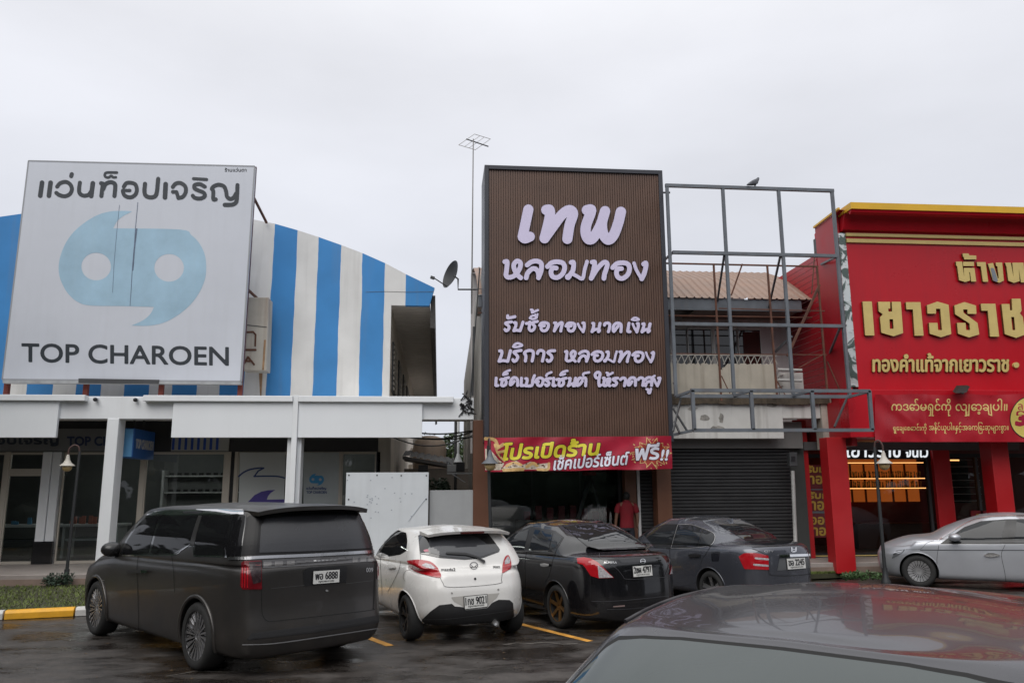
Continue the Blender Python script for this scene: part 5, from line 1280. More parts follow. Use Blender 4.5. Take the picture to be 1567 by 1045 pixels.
# canopy beam below, pillars, ceiling, shop window
YB = 16.9
zb4, zt4 = F(1400, 677, YB)[1], F(1400, 606, YB)[1]
build(MB().box(F(1310, 640, DRd)[0]-.35, XRr, YB+.05, YB+.45, zb4+.12, zt4+.15), 'canopy_beam', m_red, rs, bev=.01)
build(MB().box(F(1275, 640, 17.8)[0], XRr, 17.36, 19.3, zb4+.15, za_-.005), 'canopy_slab', m_reds, rs)
def pillar(px0, px1, D, d, py=780):
    a, b_ = F(px0, py, D)[0], F(px1, py, D)[0]; build(MB().box(a, b_, D, D+d, .10, zb4+.149), 'pillar', m_redd, rs, bev=.012)
pillar(1273.5, 1303.5, 17.4, .38); pillar(1527, 1554, 17.45, .4); pillar(1436, 1462, 18.7, .12)
build(MB().box(F(1221, 760, 18.75)[0], F(1240, 760, 18.75)[0], 18.7, 18.8, WALK_Z, 3.6), 'wall_return', m_redd, rs)
YGR = 18.95
xa, xb_ = F(1240, 760, YGR)[0], XRr
zgt = F(1350, 700, YGR)[1]
fr = build(MB().box(xa, xb_, YGR-.05, YGR+.05, zgt, zgt+.09).box(xa, xb_, YGR-.05, YGR+.05, WALK_Z+.001, WALK_Z+.09), 'window', m_black, rs)
mp2 = MB()
for p in (1296, 1424, 1500): x = F(p, 780, YGR)[0]; mp2.box(x-.03, x+.03, YGR-.05, YGR+.05, WALK_Z+.092, zgt-.001)
build(mp2, 'mullion', m_dkgrey, fr)
build(MB().add([(xa, YGR+.0, WALK_Z+.09), (xb_, YGR+.0, WALK_Z+.09), (xb_, YGR, zgt), (xa, YGR, zgt)], [(0, 1, 2, 3)]), 'pane', glass_mat('red_shop_glass', (.6, .57, .54), boost=-.01), fr)
gt = MB().box(xa+.0, xb_, YGR-.06, YGR-.052, WALK_Z+.02, WALK_Z+.045); build(gt, 'gold_sill', m_gold, fr)
m_rint = mat('red_interior', (.13, .016, .010), .5, var=.2)
build(MB().box(xa, xb_, 22.6, 22.7, .3, 3.6), 'back_wall', m_rint, rs); build(MB().box(xa-.05, xa-.003, YGR+.1, 22.6, .3, 3.5), 'inner_wall', m_rint, rs)
build(MB().box(xa, xb_, YGR+.06, 22.6, 3.3, 3.36), 'ceiling', m_dark, rs); build(MB().box(xa, xb_, YGR+.06, 22.6, WALK_Z+.001, WALK_Z+.01), 'shop_floor', m_floor, rs)
cs = thing('gold_display_case', 'lit orange shelves of gold jewellery behind the red shop window', 'display case', (10, 21.6, .4))
m_orange2 = mat('amber_back_glow', (.55, .17, .035), .5, var=.2, vscale=3, emit=(1, .24, .04), es=.3)  # panels emit by themselves, standing in for lamp light falling on them
cx0, cx1 = F(1296, 780, 21.5)[0], F(1424, 780, 21.5)[0]
zS = [F(1350, y_, 21.4)[1] for y_ in (707, 731, 746)]
build(MB().box(cx0, cx1, 21.95, 22.0, F(1350, 768, 21.5)[1], zS[0]+.1), 'back_panel', m_orange2, cs)
m_lamp = glow('amber_lamp', (1, .50, .17), 2.6); sv_ = MB(); lp = MB()
for z in zS: sv_.box(cx0, cx1, 21.45, 21.94, z-.03, z-.003); lp.box(cx0, cx1, 21.43, 21.446, z-.028, z-.006)
build(sv_, 'shelf', m_dkgrey, cs); build(lp, 'light_strip', m_lamp, cs)
gl = MB()
dv = MB()
for k in range(1, 6): x = cx0+(cx1-cx0)*k/6; dv.box(x-.015, x+.015, 21.88, 21.945, F(1350, 768, 21.5)[1], zS[0]-.04)
build(dv, 'divider', mat('case_brown', (.11, .04, .015), .5, var=.3), cs)
for z in (zS[1], zS[2]):
    for k in range(34): x = cx0+.06+k*(cx1-cx0-.12)/34; gl.lathe([(.03, 0), (.03, .01), (.012, random.uniform(.05, .14)), (.028, random.uniform(.15, .2))], (x, 21.62+.1*random.random(), z), 6)
build(gl, 'jewellery', m_gold, cs)
build(MB().box(cx0, cx1, 21.0, 21.6, WALK_Z+.02, F(1350, 800, 21.3)[1]), 'counter', mat('counter_brown', (.10, .05, .035), .35, var=.2), cs)
c2_ = thing('jewellery_shelf', 'narrow dark glass shelves with amber light right of the red door', 'shelf', (12, 21, .4))
sx0, sx1 = F(1462, 780, 20.5)[0], F(1505, 780, 20.5)[0]; b_ = MB()
for k in range(7): z = F(1480, 703+k*10.5, 20.5)[1]; b_.box(sx0, sx1, 20.5, 20.9, z-.012, z+.006)
build(b_, 'glass_shelf', m_alu, c2_); build(MB().box(sx0, sx0+.22, 20.92, 20.95, F(1480, 748, 20.5)[1], F(1480, 705, 20.5)[1]), 'amber_panel', m_orange2, c2_)
build(MB().box(sx0, sx1, 20.95, 20.98, F(1480, 770, 20.5)[1], F(1480, 700, 20.5)[1]), 'back', m_black, c2_)
build(MB().box(sx0-.01, sx0+.24, 20.47, 20.49, F(1480, 705, 20.5)[1], F(1480, 703, 20.5)[1]), 'light_strip', m_lamp, c2_)
# light box lettering behind the glass
ls = thing('lit_sign', 'black shop sign with white lit lettering above the amber shelves', 'sign', F3(1360, 693, 18.8))
build(MB().slab([(1291, 678), (1428, 678), (1428, 702.5), (1291, 702.5)], 18.80, .06), 'board', m_black, ls)
build(MB().slab([(1230, 676), (1560, 676), (1560, 688.5), (1230, 688.5)], 18.62, .12), 'shutter_box', mat('shutter_box', (.10, .095, .095), .5), rs)
a = MB(); put_text(a, 'เยาวราช', (1296, 1378, 699.5, 680), px_plane(18.79), bold=.35, thick=(0, .008, 0), res=26); put_text(a, 'จันเว', (1386, 1420, 699.5, 680), px_plane(18.79), bold=.35, thick=(0, .008, 0), res=26)
build(a, 'lettering', glow('white_lit', (.9, .95, 1), .8), ls)
# vertical notice with yellow text beside the pillar
vn = thing('vertical_notice', 'tall dark red notice with yellow lettering beside the red pillar', 'notice', F3(1248, 760, 18.85))
build(MB().slab([(1234, 711), (1272, 711), (1276, 822), (1238, 822)], 18.84, .02), 'board', mat('notice_red', (.12, .006, .010), .4, var=.2), vn)
build(MB().slab([(1239, 748), (1274, 748), (1274, 749.5), (1239, 749.5)], 18.835, .004).slab([(1240, 782), (1275, 782), (1275, 785), (1240, 785)], 18.835, .004), 'divider', m_steelg, vn)
a = MB()
for s, b4 in (('รับเ', (1235.5, 1257, 722.5, 712)), ('ทอง', (1236.5, 1270, 740, 728)), ('รับฝ', (1237.5, 1268, 762.5, 752)), ('ทอง', (1239, 1272, 780, 767)), ('ออ', (1240.5, 1261, 802, 791)), ('ทอง', (1242, 1275, 819, 807))):
    put_text(a, s, b4, px_plane(18.83), bold=.6, thick=(0, .008, 0), res=24)
build(a, 'lettering', mat('notice_yellow', (.45, .28, .04), .45), vn)
b_ = MB().slab([(1231.5, 710), (1233, 710), (1233, 722), (1231.5, 722)], 18.8, .02); tag(build(b_, 'red_lamp', glow('red_led', (1, .05, .08), 2)), 'tiny glowing red light strip at the top of the red wall return', 'lamp')
pn = thing('price_notice', 'small red notice with yellow figures behind the silver car', 'notice', F3(1500, 790, 18.9))
build(MB().slab([(1486, 781), (1513, 781), (1515, 800), (1487, 800)], 18.9, .02), 'board', mat('notice_red2', (.22, .01, .014), .4), pn)
a = MB(); put_text(a, '30', (1494, 1511, 794, 786.5), px_plane(18.89), bold=.4, thick=(0, .006, 0), res=20); build(a, 'lettering', mat('notice_yellow2', (.5, .34, .04), .45), pn)
# ---- banner with Burmese lettering on the canopy
bn2 = thing('burmese_banner', 'red vinyl banner with pale gold Burmese lettering on the red shop canopy', 'banner', F3(1450, 640, YB))
def b2_pt(px, py, off=0.):
    a = F(px, py, YB-.02); wv = .012*math.sin(px*.05+py*.06)+.010*math.sin(px*.11-py*.13)+.02*math.exp(-((px-1345-(py-603)*1.1)/5)**2)+.012*math.exp(-((px-1418)/3)**2)
    return Vector((a[0], YB-.02-wv-off, a[1]))
m_ban2 = mat('banner_red_vinyl', (.36, .012, .022), .30, var=.25, vscale=1.2, rvar=.08)
gx_, gy_ = 120, 16; vs = []
for j in range(gy_+1):
    for i in range(gx_+1):
        u, v = i/gx_, j/gy_; vs.append(b2_pt(1339+(1720-1339)*u+(0 if u > 0 else 0), 603.5+(676-603.5)*v+.8*math.sin(u*30)*(1-v)))
build(MB().add(vs, [(j*(gx_+1)+i, j*(gx_+1)+i+1, (j+1)*(gx_+1)+i+1, (j+1)*(gx_+1)+i) for j in range(gy_) for i in range(gx_)]), 'cloth', m_ban2, bn2, smooth=60)
m_pg = mat('pale_gold', (.62, .45, .16), .45, var=.1)
b2 = lambda x, y: b2_pt(x, y, .004)
a = MB(); put_text(a, 'ကဒော်မရှင်ကို', (1364, 1455.5, 636.5, 610), b2, bold=.22, res=34); put_text(a, 'လျှော့ချပါ။', (1463, 1540.5, 636.5, 610), b2, bold=.22, res=34); build(a, 'lettering', m_pg, bn2)
a = MB(); put_text(a, 'ရွှေချေစောင်းကို', (1366, 1417, 663.5, 648), b2, bold=.1, res=26); put_text(a, 'အနိုင်ယူပါ။နှင့်အခကြေးဆုများစွာ။', (1421, 1543, 663.5, 646), b2, bold=.1, res=26); build(a, 'lettering', m_pg, bn2)
rd = MB(); cc_ = (1578, 639); put_strokes(rd, [([cc_], 66)], lambda x, y: b2_pt(x, y, .006), 1.2, merge=False); build(rd, 'yellow_disc', mat('disc_yellow', (.62, .50, .12), .45, var=.15), bn2)
rg = MB(); P_ = [(cc_[0]+32.5*math.cos(a), cc_[1]+32.5*math.sin(a)) for a in np.linspace(0, 6.283, 60)]; put_strokes(rg, [(P_, 1.3)], lambda x, y: b2_pt(x, y, .0075), .5); build(rg, 'disc_ring', m_black, bn2)
a = MB(); put_text(a, 'ลด', (1556.5, 1575, 627, 618), lambda x, y: b2_pt(x, y, .008), bold=.15, res=20); put_text(a, '30', (1555.5, 1590, 650, 630.5), lambda x, y: b2_pt(x, y, .008), bold=2.0, res=30); build(a, 'disc_lettering', mat('disc_red', (.36, .01, .04), .45), bn2)
fl_ = thing('flood_light', 'black floodlight on the top edge of the Burmese banner', 'lamp', F3(1474, 600, YB-.1))
build(MB().prism([F3(1462, 601.5, YB-.25), F3(1479, 601, YB-.25), F3(1485, 591.5, YB-.05), F3(1468, 592, YB-.05)], (0, .1, .05)), 'housing', m_black, fl_, bev=.01); build(MB().bar(F3(1473, 603, YB+.0), F3(1473, 597, YB), .04), 'bracket', m_dkgrey, fl_)
build(MB().box(ms0-.02, F(1350, 400, DRd)[0], DRd+.16, DRd+1.2, za_+.02, zb2+.2), 'sign_core', m_dkgrey, rs)
# ================================================================ street lamps
m_lamp_p = mat('lamp_pole', (.022, .024, .026), .5, var=.2); m_shade = mat('lamp_shade', (.48, .45, .40), .5, var=.15); m_globe = mat('amber_globe', (.42, .30, .14), .25, var=.1)
def street_lamp(base, top_px, D, lab, arm=(-.22, -.05), sc=1.0, shade=None):
    """pole from the ground at base up to the photo point top_px, goose-neck arm holding a bell shade over an amber globe"""
    tp = F3(*top_px, D); t = thing('street_lamp', lab, 'street lamp', base, group='street lamps with bell shades')
    build(MB().tube([base, Vector((base.x, base.y, base.z+.5)), tp], [.048*sc, .042*sc, .036*sc], 10), 'pole', m_lamp_p, t, smooth=60)
    build(MB().lathe([(.09, 0), (.09, .05), (.055, .12), (.048, .3)], base, 12), 'base', m_lamp_p, t, smooth=50)
    ax, ay = arm; pts = [tp+Vector((0, 0, -.02)), tp+Vector((ax*.15, ay*.15, .12*sc)), tp+Vector((ax*.55, ay*.55, .16*sc)), tp+Vector((ax*.95, ay*.95, .06*sc)), tp+Vector((ax, ay, -.10*sc))]
    build(MB().tube(smooth_v(pts), .018, 8), 'arm', mat('lamp_arm', (.07, .035, .03), .6), t, smooth=60)
    c_ = tp+Vector((ax, ay, -.10*sc)); s_ = .30*sc
    build(MB().lathe([(.02, 0), (.045*sc, -.06*sc), (.06*sc, -.14*sc), (.10*sc, -.22*sc), (.19*sc, -.30*sc), (.20*sc, -.315*sc), (.17*sc, -.31*sc)], c_, 18), 'shade', shade or m_shade, t, smooth=50)
    build(MB().blob(c_+Vector((0, 0, -.36*sc)), (.13*sc, .13*sc, .12*sc), 14), 'globe', m_globe, t, smooth=80)
    return t
def smooth_v(p, k=5): return [Vector(q) for q in smooth_line([tuple(v) for v in p], k)]
bl = G(100.5, 893.5, .12); street_lamp(bl, (122, 690), bl.y+.1, 'street lamp with cream bell shade on the grass before the left shop', arm=(-.2, -.06), sc=.75)
br = G(1356, 893, .12); street_lamp(br, (1338, 684), br.y+.1, 'street lamp with cream bell shade beside the bonnet of the silver car', arm=(.12, -.1), sc=.8)
bc2 = Vector((F(752, 860, 16.6)[0], 16.6, .1)); street_lamp(bc2, (747, 682), 16.6, 'street lamp with dark bell shade hanging before the red opening banner', arm=(.03, -.16), sc=.9, shade=mat('lamp_shade_dark', (.10, .11, .125), .5))
pb = thing('lamp_bush', 'small low bush at the foot of the left street lamp', 'bush', bl+Vector((-.1, -.15, 0)))
build(leaves([((bl.x+random.uniform(-.3, .25), bl.y-.2+random.uniform(-.1, .1), .10+random.uniform(.06, .2)), .11) for k in range(12)], 50, .035), 'foliage', m_leafd, pb)
build(MB().tube([(bl.x-.05, bl.y-.2, .1), (bl.x-.02, bl.y-.2, .28)], .015, 5), 'stem', m_bark, pb)
for k, (px, py) in enumerate(((1302, 886), (1326, 886))):
    q = G(px, py, .12); b5 = thing('low_weed', ('patch of low weeds at the foot of the red pillar', 'patch of low weeds between the red pillar and the right street lamp')[k], 'weeds', q)
    build(leaves([((q.x+random.uniform(-.22, .22), q.y+random.uniform(-.15, .15), .14+random.uniform(0, .1)), .09) for j in range(9)], 40, .035), 'foliage', mat('weed%d' % k, (.05, .10, .03), .6, var=.4), b5)
# ================================================================ person in a red shirt
pp = F3(958, 755, 18.45); ps = thing('person', 'person in red polo shirt and dark shorts standing with back turned before the brown shop', 'person', (pp.x, 18.45, WALK_Z))
Hh = pp.z+.01-WALK_Z; k = Hh/1.70
m_skin = mat('skin', (.20, .105, .07), .55, var=.1); m_shirt = mat('red_shirt', (.19, .006, .014), .8, var=.15, vscale=5); m_short = mat('dark_shorts', (.012, .014, .022), .8); m_hair = mat('hair', (.008, .007, .007), .6)
def sc3(v): return tuple(c*k for c in v)
J = [(0, 0, .92), (0, 0, 1.10), (0, .01, 1.30), (0, .01, 1.42), (0, 0, 1.50), (0, -.01, 1.58), (0, -.015, 1.66),
     (-.19, .01, 1.40), (-.27, .02, 1.16), (-.285, -.03, .92), (-.28, -.05, .84), (.19, .01, 1.40), (.27, .02, 1.16), (.285, -.03, .92), (.28, -.05, .84),
     (-.10, 0, .86), (-.12, -.01, .48), (-.125, .02, .09), (-.135, -.13, .04), (.10, 0, .86), (.12, -.01, .48), (.125, .02, .09), (.135, -.13, .04)]
E_ = [(0, 1), (1, 2), (2, 3), (3, 4), (4, 5), (5, 6), (3, 7), (7, 8), (8, 9), (9, 10), (3, 11), (11, 12), (12, 13), (13, 14), (0, 15), (15, 16), (16, 17), (17, 18), (0, 19), (19, 20), (20, 21), (21, 22)]
Rr = [(.15, .11), (.155, .115), (.17, .115), (.13, .09), .055, .085, .085, .065, .046, .036, .03, .065, .046, .036, .03, .09, .06, .042, .035, .09, .06, .042, .035]
J2 = [(-x, -y, z) for x, y, z in J]     # faces away from the street
body = skin_body('body', [sc3(v) for v in J2], E_, [tuple(c*k for c in r_) if isinstance(r_, tuple) else r_*k for r_ in Rr], m_skin, ps)
def loft(rings, n=24):
    """cloth round the body: rings (x, y, z, half width, half depth)"""
    mb = MB()
    for x, y, z, rx, ry in rings:
        for q in range(n):
            a = 2*math.pi*q/n; mb.v.append(((x+rx*math.cos(a))*k, (y+ry*math.sin(a)*(1+.04*math.sin(5*a+z*9)))*k, z*k))
    for r_ in range(len(rings)-1):
        for q in range(n): mb.f.append((r_*n+q, r_*n+(q+1) % n, (r_+1)*n+(q+1) % n, (r_+1)*n+q))
    return mb
tors = loft([(0, 0, .84, .182, .135), (0, 0, .86, .186, .14), (0, 0, .95, .178, .135), (0, 0, 1.05, .170, .132), (0, 0, 1.15, .176, .134), (0, -.01, 1.27, .186, .135), (0, -.01, 1.36, .192, .125), (0, -.01, 1.42, .178, .122), (0, -.005, 1.465, .135, .102), (0, 0, 1.505, .085, .088), (0, 0, 1.525, .066, .07)])
o = build(tors, 'shirt', m_shirt, ps, smooth=80, local=True)
for sg in (-1, 1):
    sl = MB(); P_ = [(sg*.15, -.01, 1.41), (sg*.205, -.012, 1.385), (sg*.238, -.016, 1.31), (sg*.262, -.02, 1.21)]
    sl.tube([sc3(q) for q in P_], [.062*k, .078*k, .074*k, .070*k], 14, cap=False); build(sl, 'sleeve', m_shirt, o, smooth=80, local=True)
build(loft([(0, 0, .78, .172, .132), (0, 0, .86, .172, .128), (0, 0, .93, .160, .12)]), 'shorts', m_short, ps, smooth=80, local=True)
for sg in (-1, 1): build(loft([(sg*.118, 0, .50, .082, .092), (sg*.112, 0, .62, .086, .1), (sg*.10, 0, .74, .094, .118), (sg*.085, 0, .84, .088, .118)]), 'shorts_leg', m_short, ps, smooth=80, local=True)
build(MB().blob((0, -.012*k, 1.625*k), (.092*k, .104*k, .112*k), 16, jit=.03), 'hair', m_hair, ps, smooth=80, local=True)
# hands: palm and fingers curled by the thighs
for s in (-1, 1):
    hv = [(s*.28*k, .05*k, .85*k), (s*.282*k, .065*k, .78*k)]; ed = [(0, 1)]; rr2 = [.03*k, .034*k]
    for q in range(4):
        b0 = len(hv); yo = (.035+.02*q)*k; L_f = (.07, .08, .078, .06)[q]*k
        hv += [(s*.285*k, yo+.01*k, .755*k), (s*.28*k, yo+.012*k, .755*k-L_f*.5), (s*.268*k, yo+.012*k, .755*k-L_f)]; ed += [(1, b0), (b0, b0+1), (b0+1, b0+2)]; rr2 += [.011*k, .009*k, .007*k]
    b0 = len(hv); hv += [(s*.265*k, .10*k, .79*k), (s*.258*k, .112*k, .75*k)]; ed += [(0, b0), (b0, b0+1)]; rr2 += [.012*k, .009*k]
    skin_body('hand', hv, ed, rr2, m_skin, ps, root=0, sub=1)
# ================================================================ cars
m_tyre = mat('tyre_rubber', (.018, .018, .018), .8, var=.25, vscale=8)
m_arch = mat('wheel_well', (.006, .006, .006), .9, var=0)
m_cglass = mat('tinted_car_glass', (.010, .011, .013), .025, var=0, spec=.65)
m_trim = mat('black_trim', (.012, .012, .013), .35, var=.1)
m_seam = mat('panel_gap', (.004, .004, .004), .8, var=0)
m_lred = mat('tail_red', (.36, .008, .014), .12, var=.15, vscale=14, coat=.6)
m_lclr = mat('tail_clear', (.42, .40, .42), .15, var=.5, vscale=40, coat=.5)
m_plate = mat('plate_white', (.62, .62, .60), .4, var=.05)
m_pink = mat('plate_ink', (.02, .02, .022), .5, var=0)
def paint(name, col, rough=.3, metal=.2, coat=1., dirt=0.):
    m = mat(name, col, rough, metal=metal, var=.05, vscale=1.3, coat=coat, rvar=.05, coatr=.03)
    if dirt:                         # dust and splash dried on the lower panels
        t = m.node_tree; b = t.nodes['Principled BSDF']; N = t.nodes.new; L = t.links.new
        src = b.inputs['Base Color'].links[0].from_socket
        c = N('ShaderNodeTexCoord'); s = N('ShaderNodeSeparateXYZ'); L(c.outputs['Object'], s.inputs[0])
        n = N('ShaderNodeTexNoise'); n.inputs['Scale'].default_value = 3.5; n.inputs['Detail'].default_value = 8; L(c.outputs['Object'], n.inputs[0])
        r = N('ShaderNodeMapRange'); r.inputs[1].default_value = 1.0; r.inputs[2].default_value = .15; r.inputs[3].default_value = 0; r.inputs[4].default_value = 1; L(s.outputs[2], r.inputs[0])
        r2 = N('ShaderNodeMapRange'); r2.inputs[1].default_value = .35; r2.inputs[2].default_value = .75; r2.inputs[3].default_value = 0; r2.inputs[4].default_value = dirt; L(n.outputs[0], r2.inputs[0])
        mu = N('ShaderNodeMath'); mu.operation = 'MULTIPLY'; L(r.outputs[0], mu.inputs[0]); L(r2.outputs[0], mu.inputs[1])
        mm = N('ShaderNodeMix'); mm.data_type = 'RGBA'; L(mu.outputs[0], mm.inputs[0]); L(src, mm.inputs['A']); mm.inputs['B'].default_value = (.16, .13, .105, 1); L(mm.outputs['Result'], b.inputs['Base Color'])
    return m
def pchip_mat(P, n):
    """shape-preserving spline through the rows of P (m,k,3) -> (m-1)*n+1 rows"""
    P = np.asarray(P, float); d = np.diff(P, axis=0); m = len(P); s = np.zeros_like(P)
    for i in range(1, m-1):
        a, b = d[i-1], d[i]; pr_ = a*b
        with np.errstate(divide='ignore', invalid='ignore'): h = np.where(pr_ > 0, 2*pr_/(a+b), 0)
        s[i] = np.nan_to_num(h)
    s[0] = d[0]; s[-1] = d[-1]
    s[0][..., 0] *= 1; o = []
    for i in range(m-1):
        for k in range(n):
            t = k/n; o.append(P[i]*(2*t**3-3*t*t+1)+s[i]*(t**3-2*t*t+t)+P[i+1]*(-2*t**3+3*t*t)+s[i+1]*(t**3-t*t))
    o.append(P[-1]); return np.array(o)
def car_loops(p):
    hw, xf, xr, zs, af, ar = p['hw'], p['xf'], p['xr'], p.get('zs', .19), p['wb']/2, -p['wb']/2
    fc, rc = p.get('fc', .18), p.get('rc', .14)
    bx = [xf, xf-.025, xf-fc, xf-fc-.30, af, af-.65, .0, ar+.65, ar, xr+rc+.28, xr+rc, xr+.02, xr]
    by = [0, .5, .84, .965, 1, 1, 1, 1, .995, .97, .86, .5, 0]
    def outer(z, inset, fin, rin, ysc=1.0):
        o = []
        for j in range(13):
            zz = z[j] if isinstance(z, (list, tuple)) else z
            x = bx[j]; w = max(0, 1-j/4) if j < 4 else (max(0, (j-8)/4) if j > 8 else 0)
            if j < 4: x -= fin
            if j > 8: x += rin
            o.append((x, (by[j]*hw-(inset if by[j] > 0 else 0))*ysc if by[j] > 0 else 0, zz))
        return o
    zhf, zb1, zb2, zd = p['zhf'], p['zb1'], p['zb2'], p['zd']
    wc, wr = p['wc'], p['wr']
    shz = [zhf, zhf, zhf, zhf+.04, (zhf+zb1)/2+.03, zb1, zb1+(zb2-zb1)*.3, zb1+(zb2-zb1)*.7, zb2, (zb2+zd)/2, zd, zd, zd]
    L = []
    L.append([(x*.96, y*.80, zs) for x, y, _ in outer(zs, .0, .06, .06)])
    L.append(outer(zs+.015, .10, .10, .08))
    L.append(outer(zs+.09, .035, .05, .03))
    L.append(outer(.44, .012, .0, .0))
    L.append(outer([z*.45+.44*.55 for z in shz], 0, .0, p.get('r1', .0)))
    L.append(outer([z-.12 for z in shz], .006, .03, p.get('r2', .02)))
    L.append(outer([z-.04 for z in shz], .025, .07, p.get('r3', .05)))
    L.append(outer(shz, .055, .14, p.get('r4', .08)))
    xc, zc, xbb, zbb = p['xc'], p['zc'], p['xbb'], p['zbb']
    cb = [(xc, 0, zc+.015), (xc-.03, .5*wc, zc+.01), (xc-.15, .83*wc, zc-.01), (xc-.32, .965*wc, zb1+.02), (xc-.55, wc, zb1+.02), (xc*.4, wc, zb1+.03), (0-.1, wc, zb1*.6+zb2*.4+.03), (xbb*.45, wc, zb1*.3+zb2*.7+.03), (xbb+.48, wc, zb2+.03), (xbb+.24, .965*wc, zb2+.03), (xbb+.09, .83*wc, zbb), (xbb+.02, .5*wc, zbb+.01), (xbb, 0, zbb+.012)]
    # bonnet and boot: a loop half way
    md = []
    for a, b in zip(L[-1], cb):
        md.append(tuple((u+v)/2 for u, v in zip(a, b)))
    hb, db = p.get('hb', .05), p.get('db', .015)
    for j in range(13):
        x, y, z = md[j]
        md[j] = (x, y, z+(hb if j < 3 else hb*.6 if j == 3 else db if j > 9 else 0))
    L.append(md); L.append(cb)
    xw, zw, xq, zq, zr = p['xw'], p['zw'], p['xq'], p['zq'], p['zr']
    re = [(xw, 0, zw), (xw-.01, .5*wr, zw-.008), (xw-.07, .83*wr, zw-.012), (xw-.20, .97*wr, zw-.016), (xw-.42, wr, (zw+zr)/2-.036), (xw*.45, wr, zr-.055), (xw*.4+xq*.35, wr, zr-.055), (xq*.62, wr, zr-.06), (xq+.42, wr, (zq+zr)/2-.055), (xq+.20, .97*wr, zq-.03), (xq+.06, .83*wr, zq-.02), (xq+.01, .5*wr, zq-.005), (xq, 0, zq)]
    for A in (cb, re):               # even spacing along the sides
        for j in (5, 6, 7):
            u = (j-4)/4; A[j] = (A[4][0]*(1-u)+A[8][0]*u, A[j][1], A[j][2])
    bul = p.get('bul', .03)
    for t in (.35, .7):
        row = []
        for j, (a, b) in enumerate(zip(cb, re)):
            q = [a[k]*(1-t)+b[k]*t for k in range(3)]; k4 = 4*t*(1-t)*bul
            if 3 <= j <= 9: q[1] += k4
            elif j < 3: q[0] += k4*.9; q[2] += k4*.4
            else: q[0] -= k4*.9; q[2] += k4*.5
            row.append(tuple(q))
        L.append(row)
    L.append(re)
    xm = (xw+xq)/2
    def roofz(x):
        u = min(max((x-xq)/(xw-xq), 0), 1); return (zq+(zw-zq)*u)+(zr-(zq+zw)/2)*4*u*(1-u)+.004
    for s_, k_ in ((.9, .965), (.72, .92), (.4, .87), (0, .85)):
        row = []
        for x, y, z in re:
            x2 = xm+(x-xm)*k_; row.append((x2, y*s_, roofz(x2)*(1-s_**2)+(z+.012 if s_ > .8 else z)*s_**2))
        L.append(row)
    return np.array(L)
def car_mesh(p, nu=5, nj=6):
    P = pchip_mat(car_loops(p), nu)
    P = pchip_mat(P.transpose(1, 0, 2), nj)        # (J, U, 3)
    # blunt ends: tangents of the centre line run straight across
    J, U, _ = P.shape; b = bmesh.new()
    P[0, :, 1] = 0; P[-1, :, 1] = 0; P[:, -1, 1] = 0
    def half(sg):
        V = [[b.verts.new((x, y*sg, z)) for x, y, z in row] for row in P]
        fl = [b.verts.new((row[0].co.x, 0, row[0].co.z)) for row in V]
        for j in range(J-1):
            for u in range(U-1):
                f = (V[j][u], V[j+1][u], V[j+1][u+1], V[j][u+1])
                try: b.faces.new(f if sg < 0 else f[::-1])
                except ValueError: pass
            f = (fl[j], fl[j+1], V[j+1][0], V[j][0]); b.faces.new(f if sg < 0 else f[::-1])
    half(1); half(-1)
    bmesh.ops.remove_doubles(b, verts=b.verts, dist=2e-4)
    bmesh.ops.dissolve_degenerate(b, edges=b.edges, dist=1e-5)
    bmesh.ops.recalc_face_normals(b, faces=b.faces)
    return b
def biggest(mb):
    """the largest connected piece of a patch; stray slivers go"""
    ps = pieces(mb, 0)
    fs = max(ps, key=len) if ps else range(len(mb.f)); q = MB(); ids = {}
    for i in fs:
        for k in mb.f[i]:
            if k not in ids: ids[k] = len(q.v); q.v.append(mb.v[k])
        q.f.append(tuple(ids[k] for k in mb.f[i]))
    return q
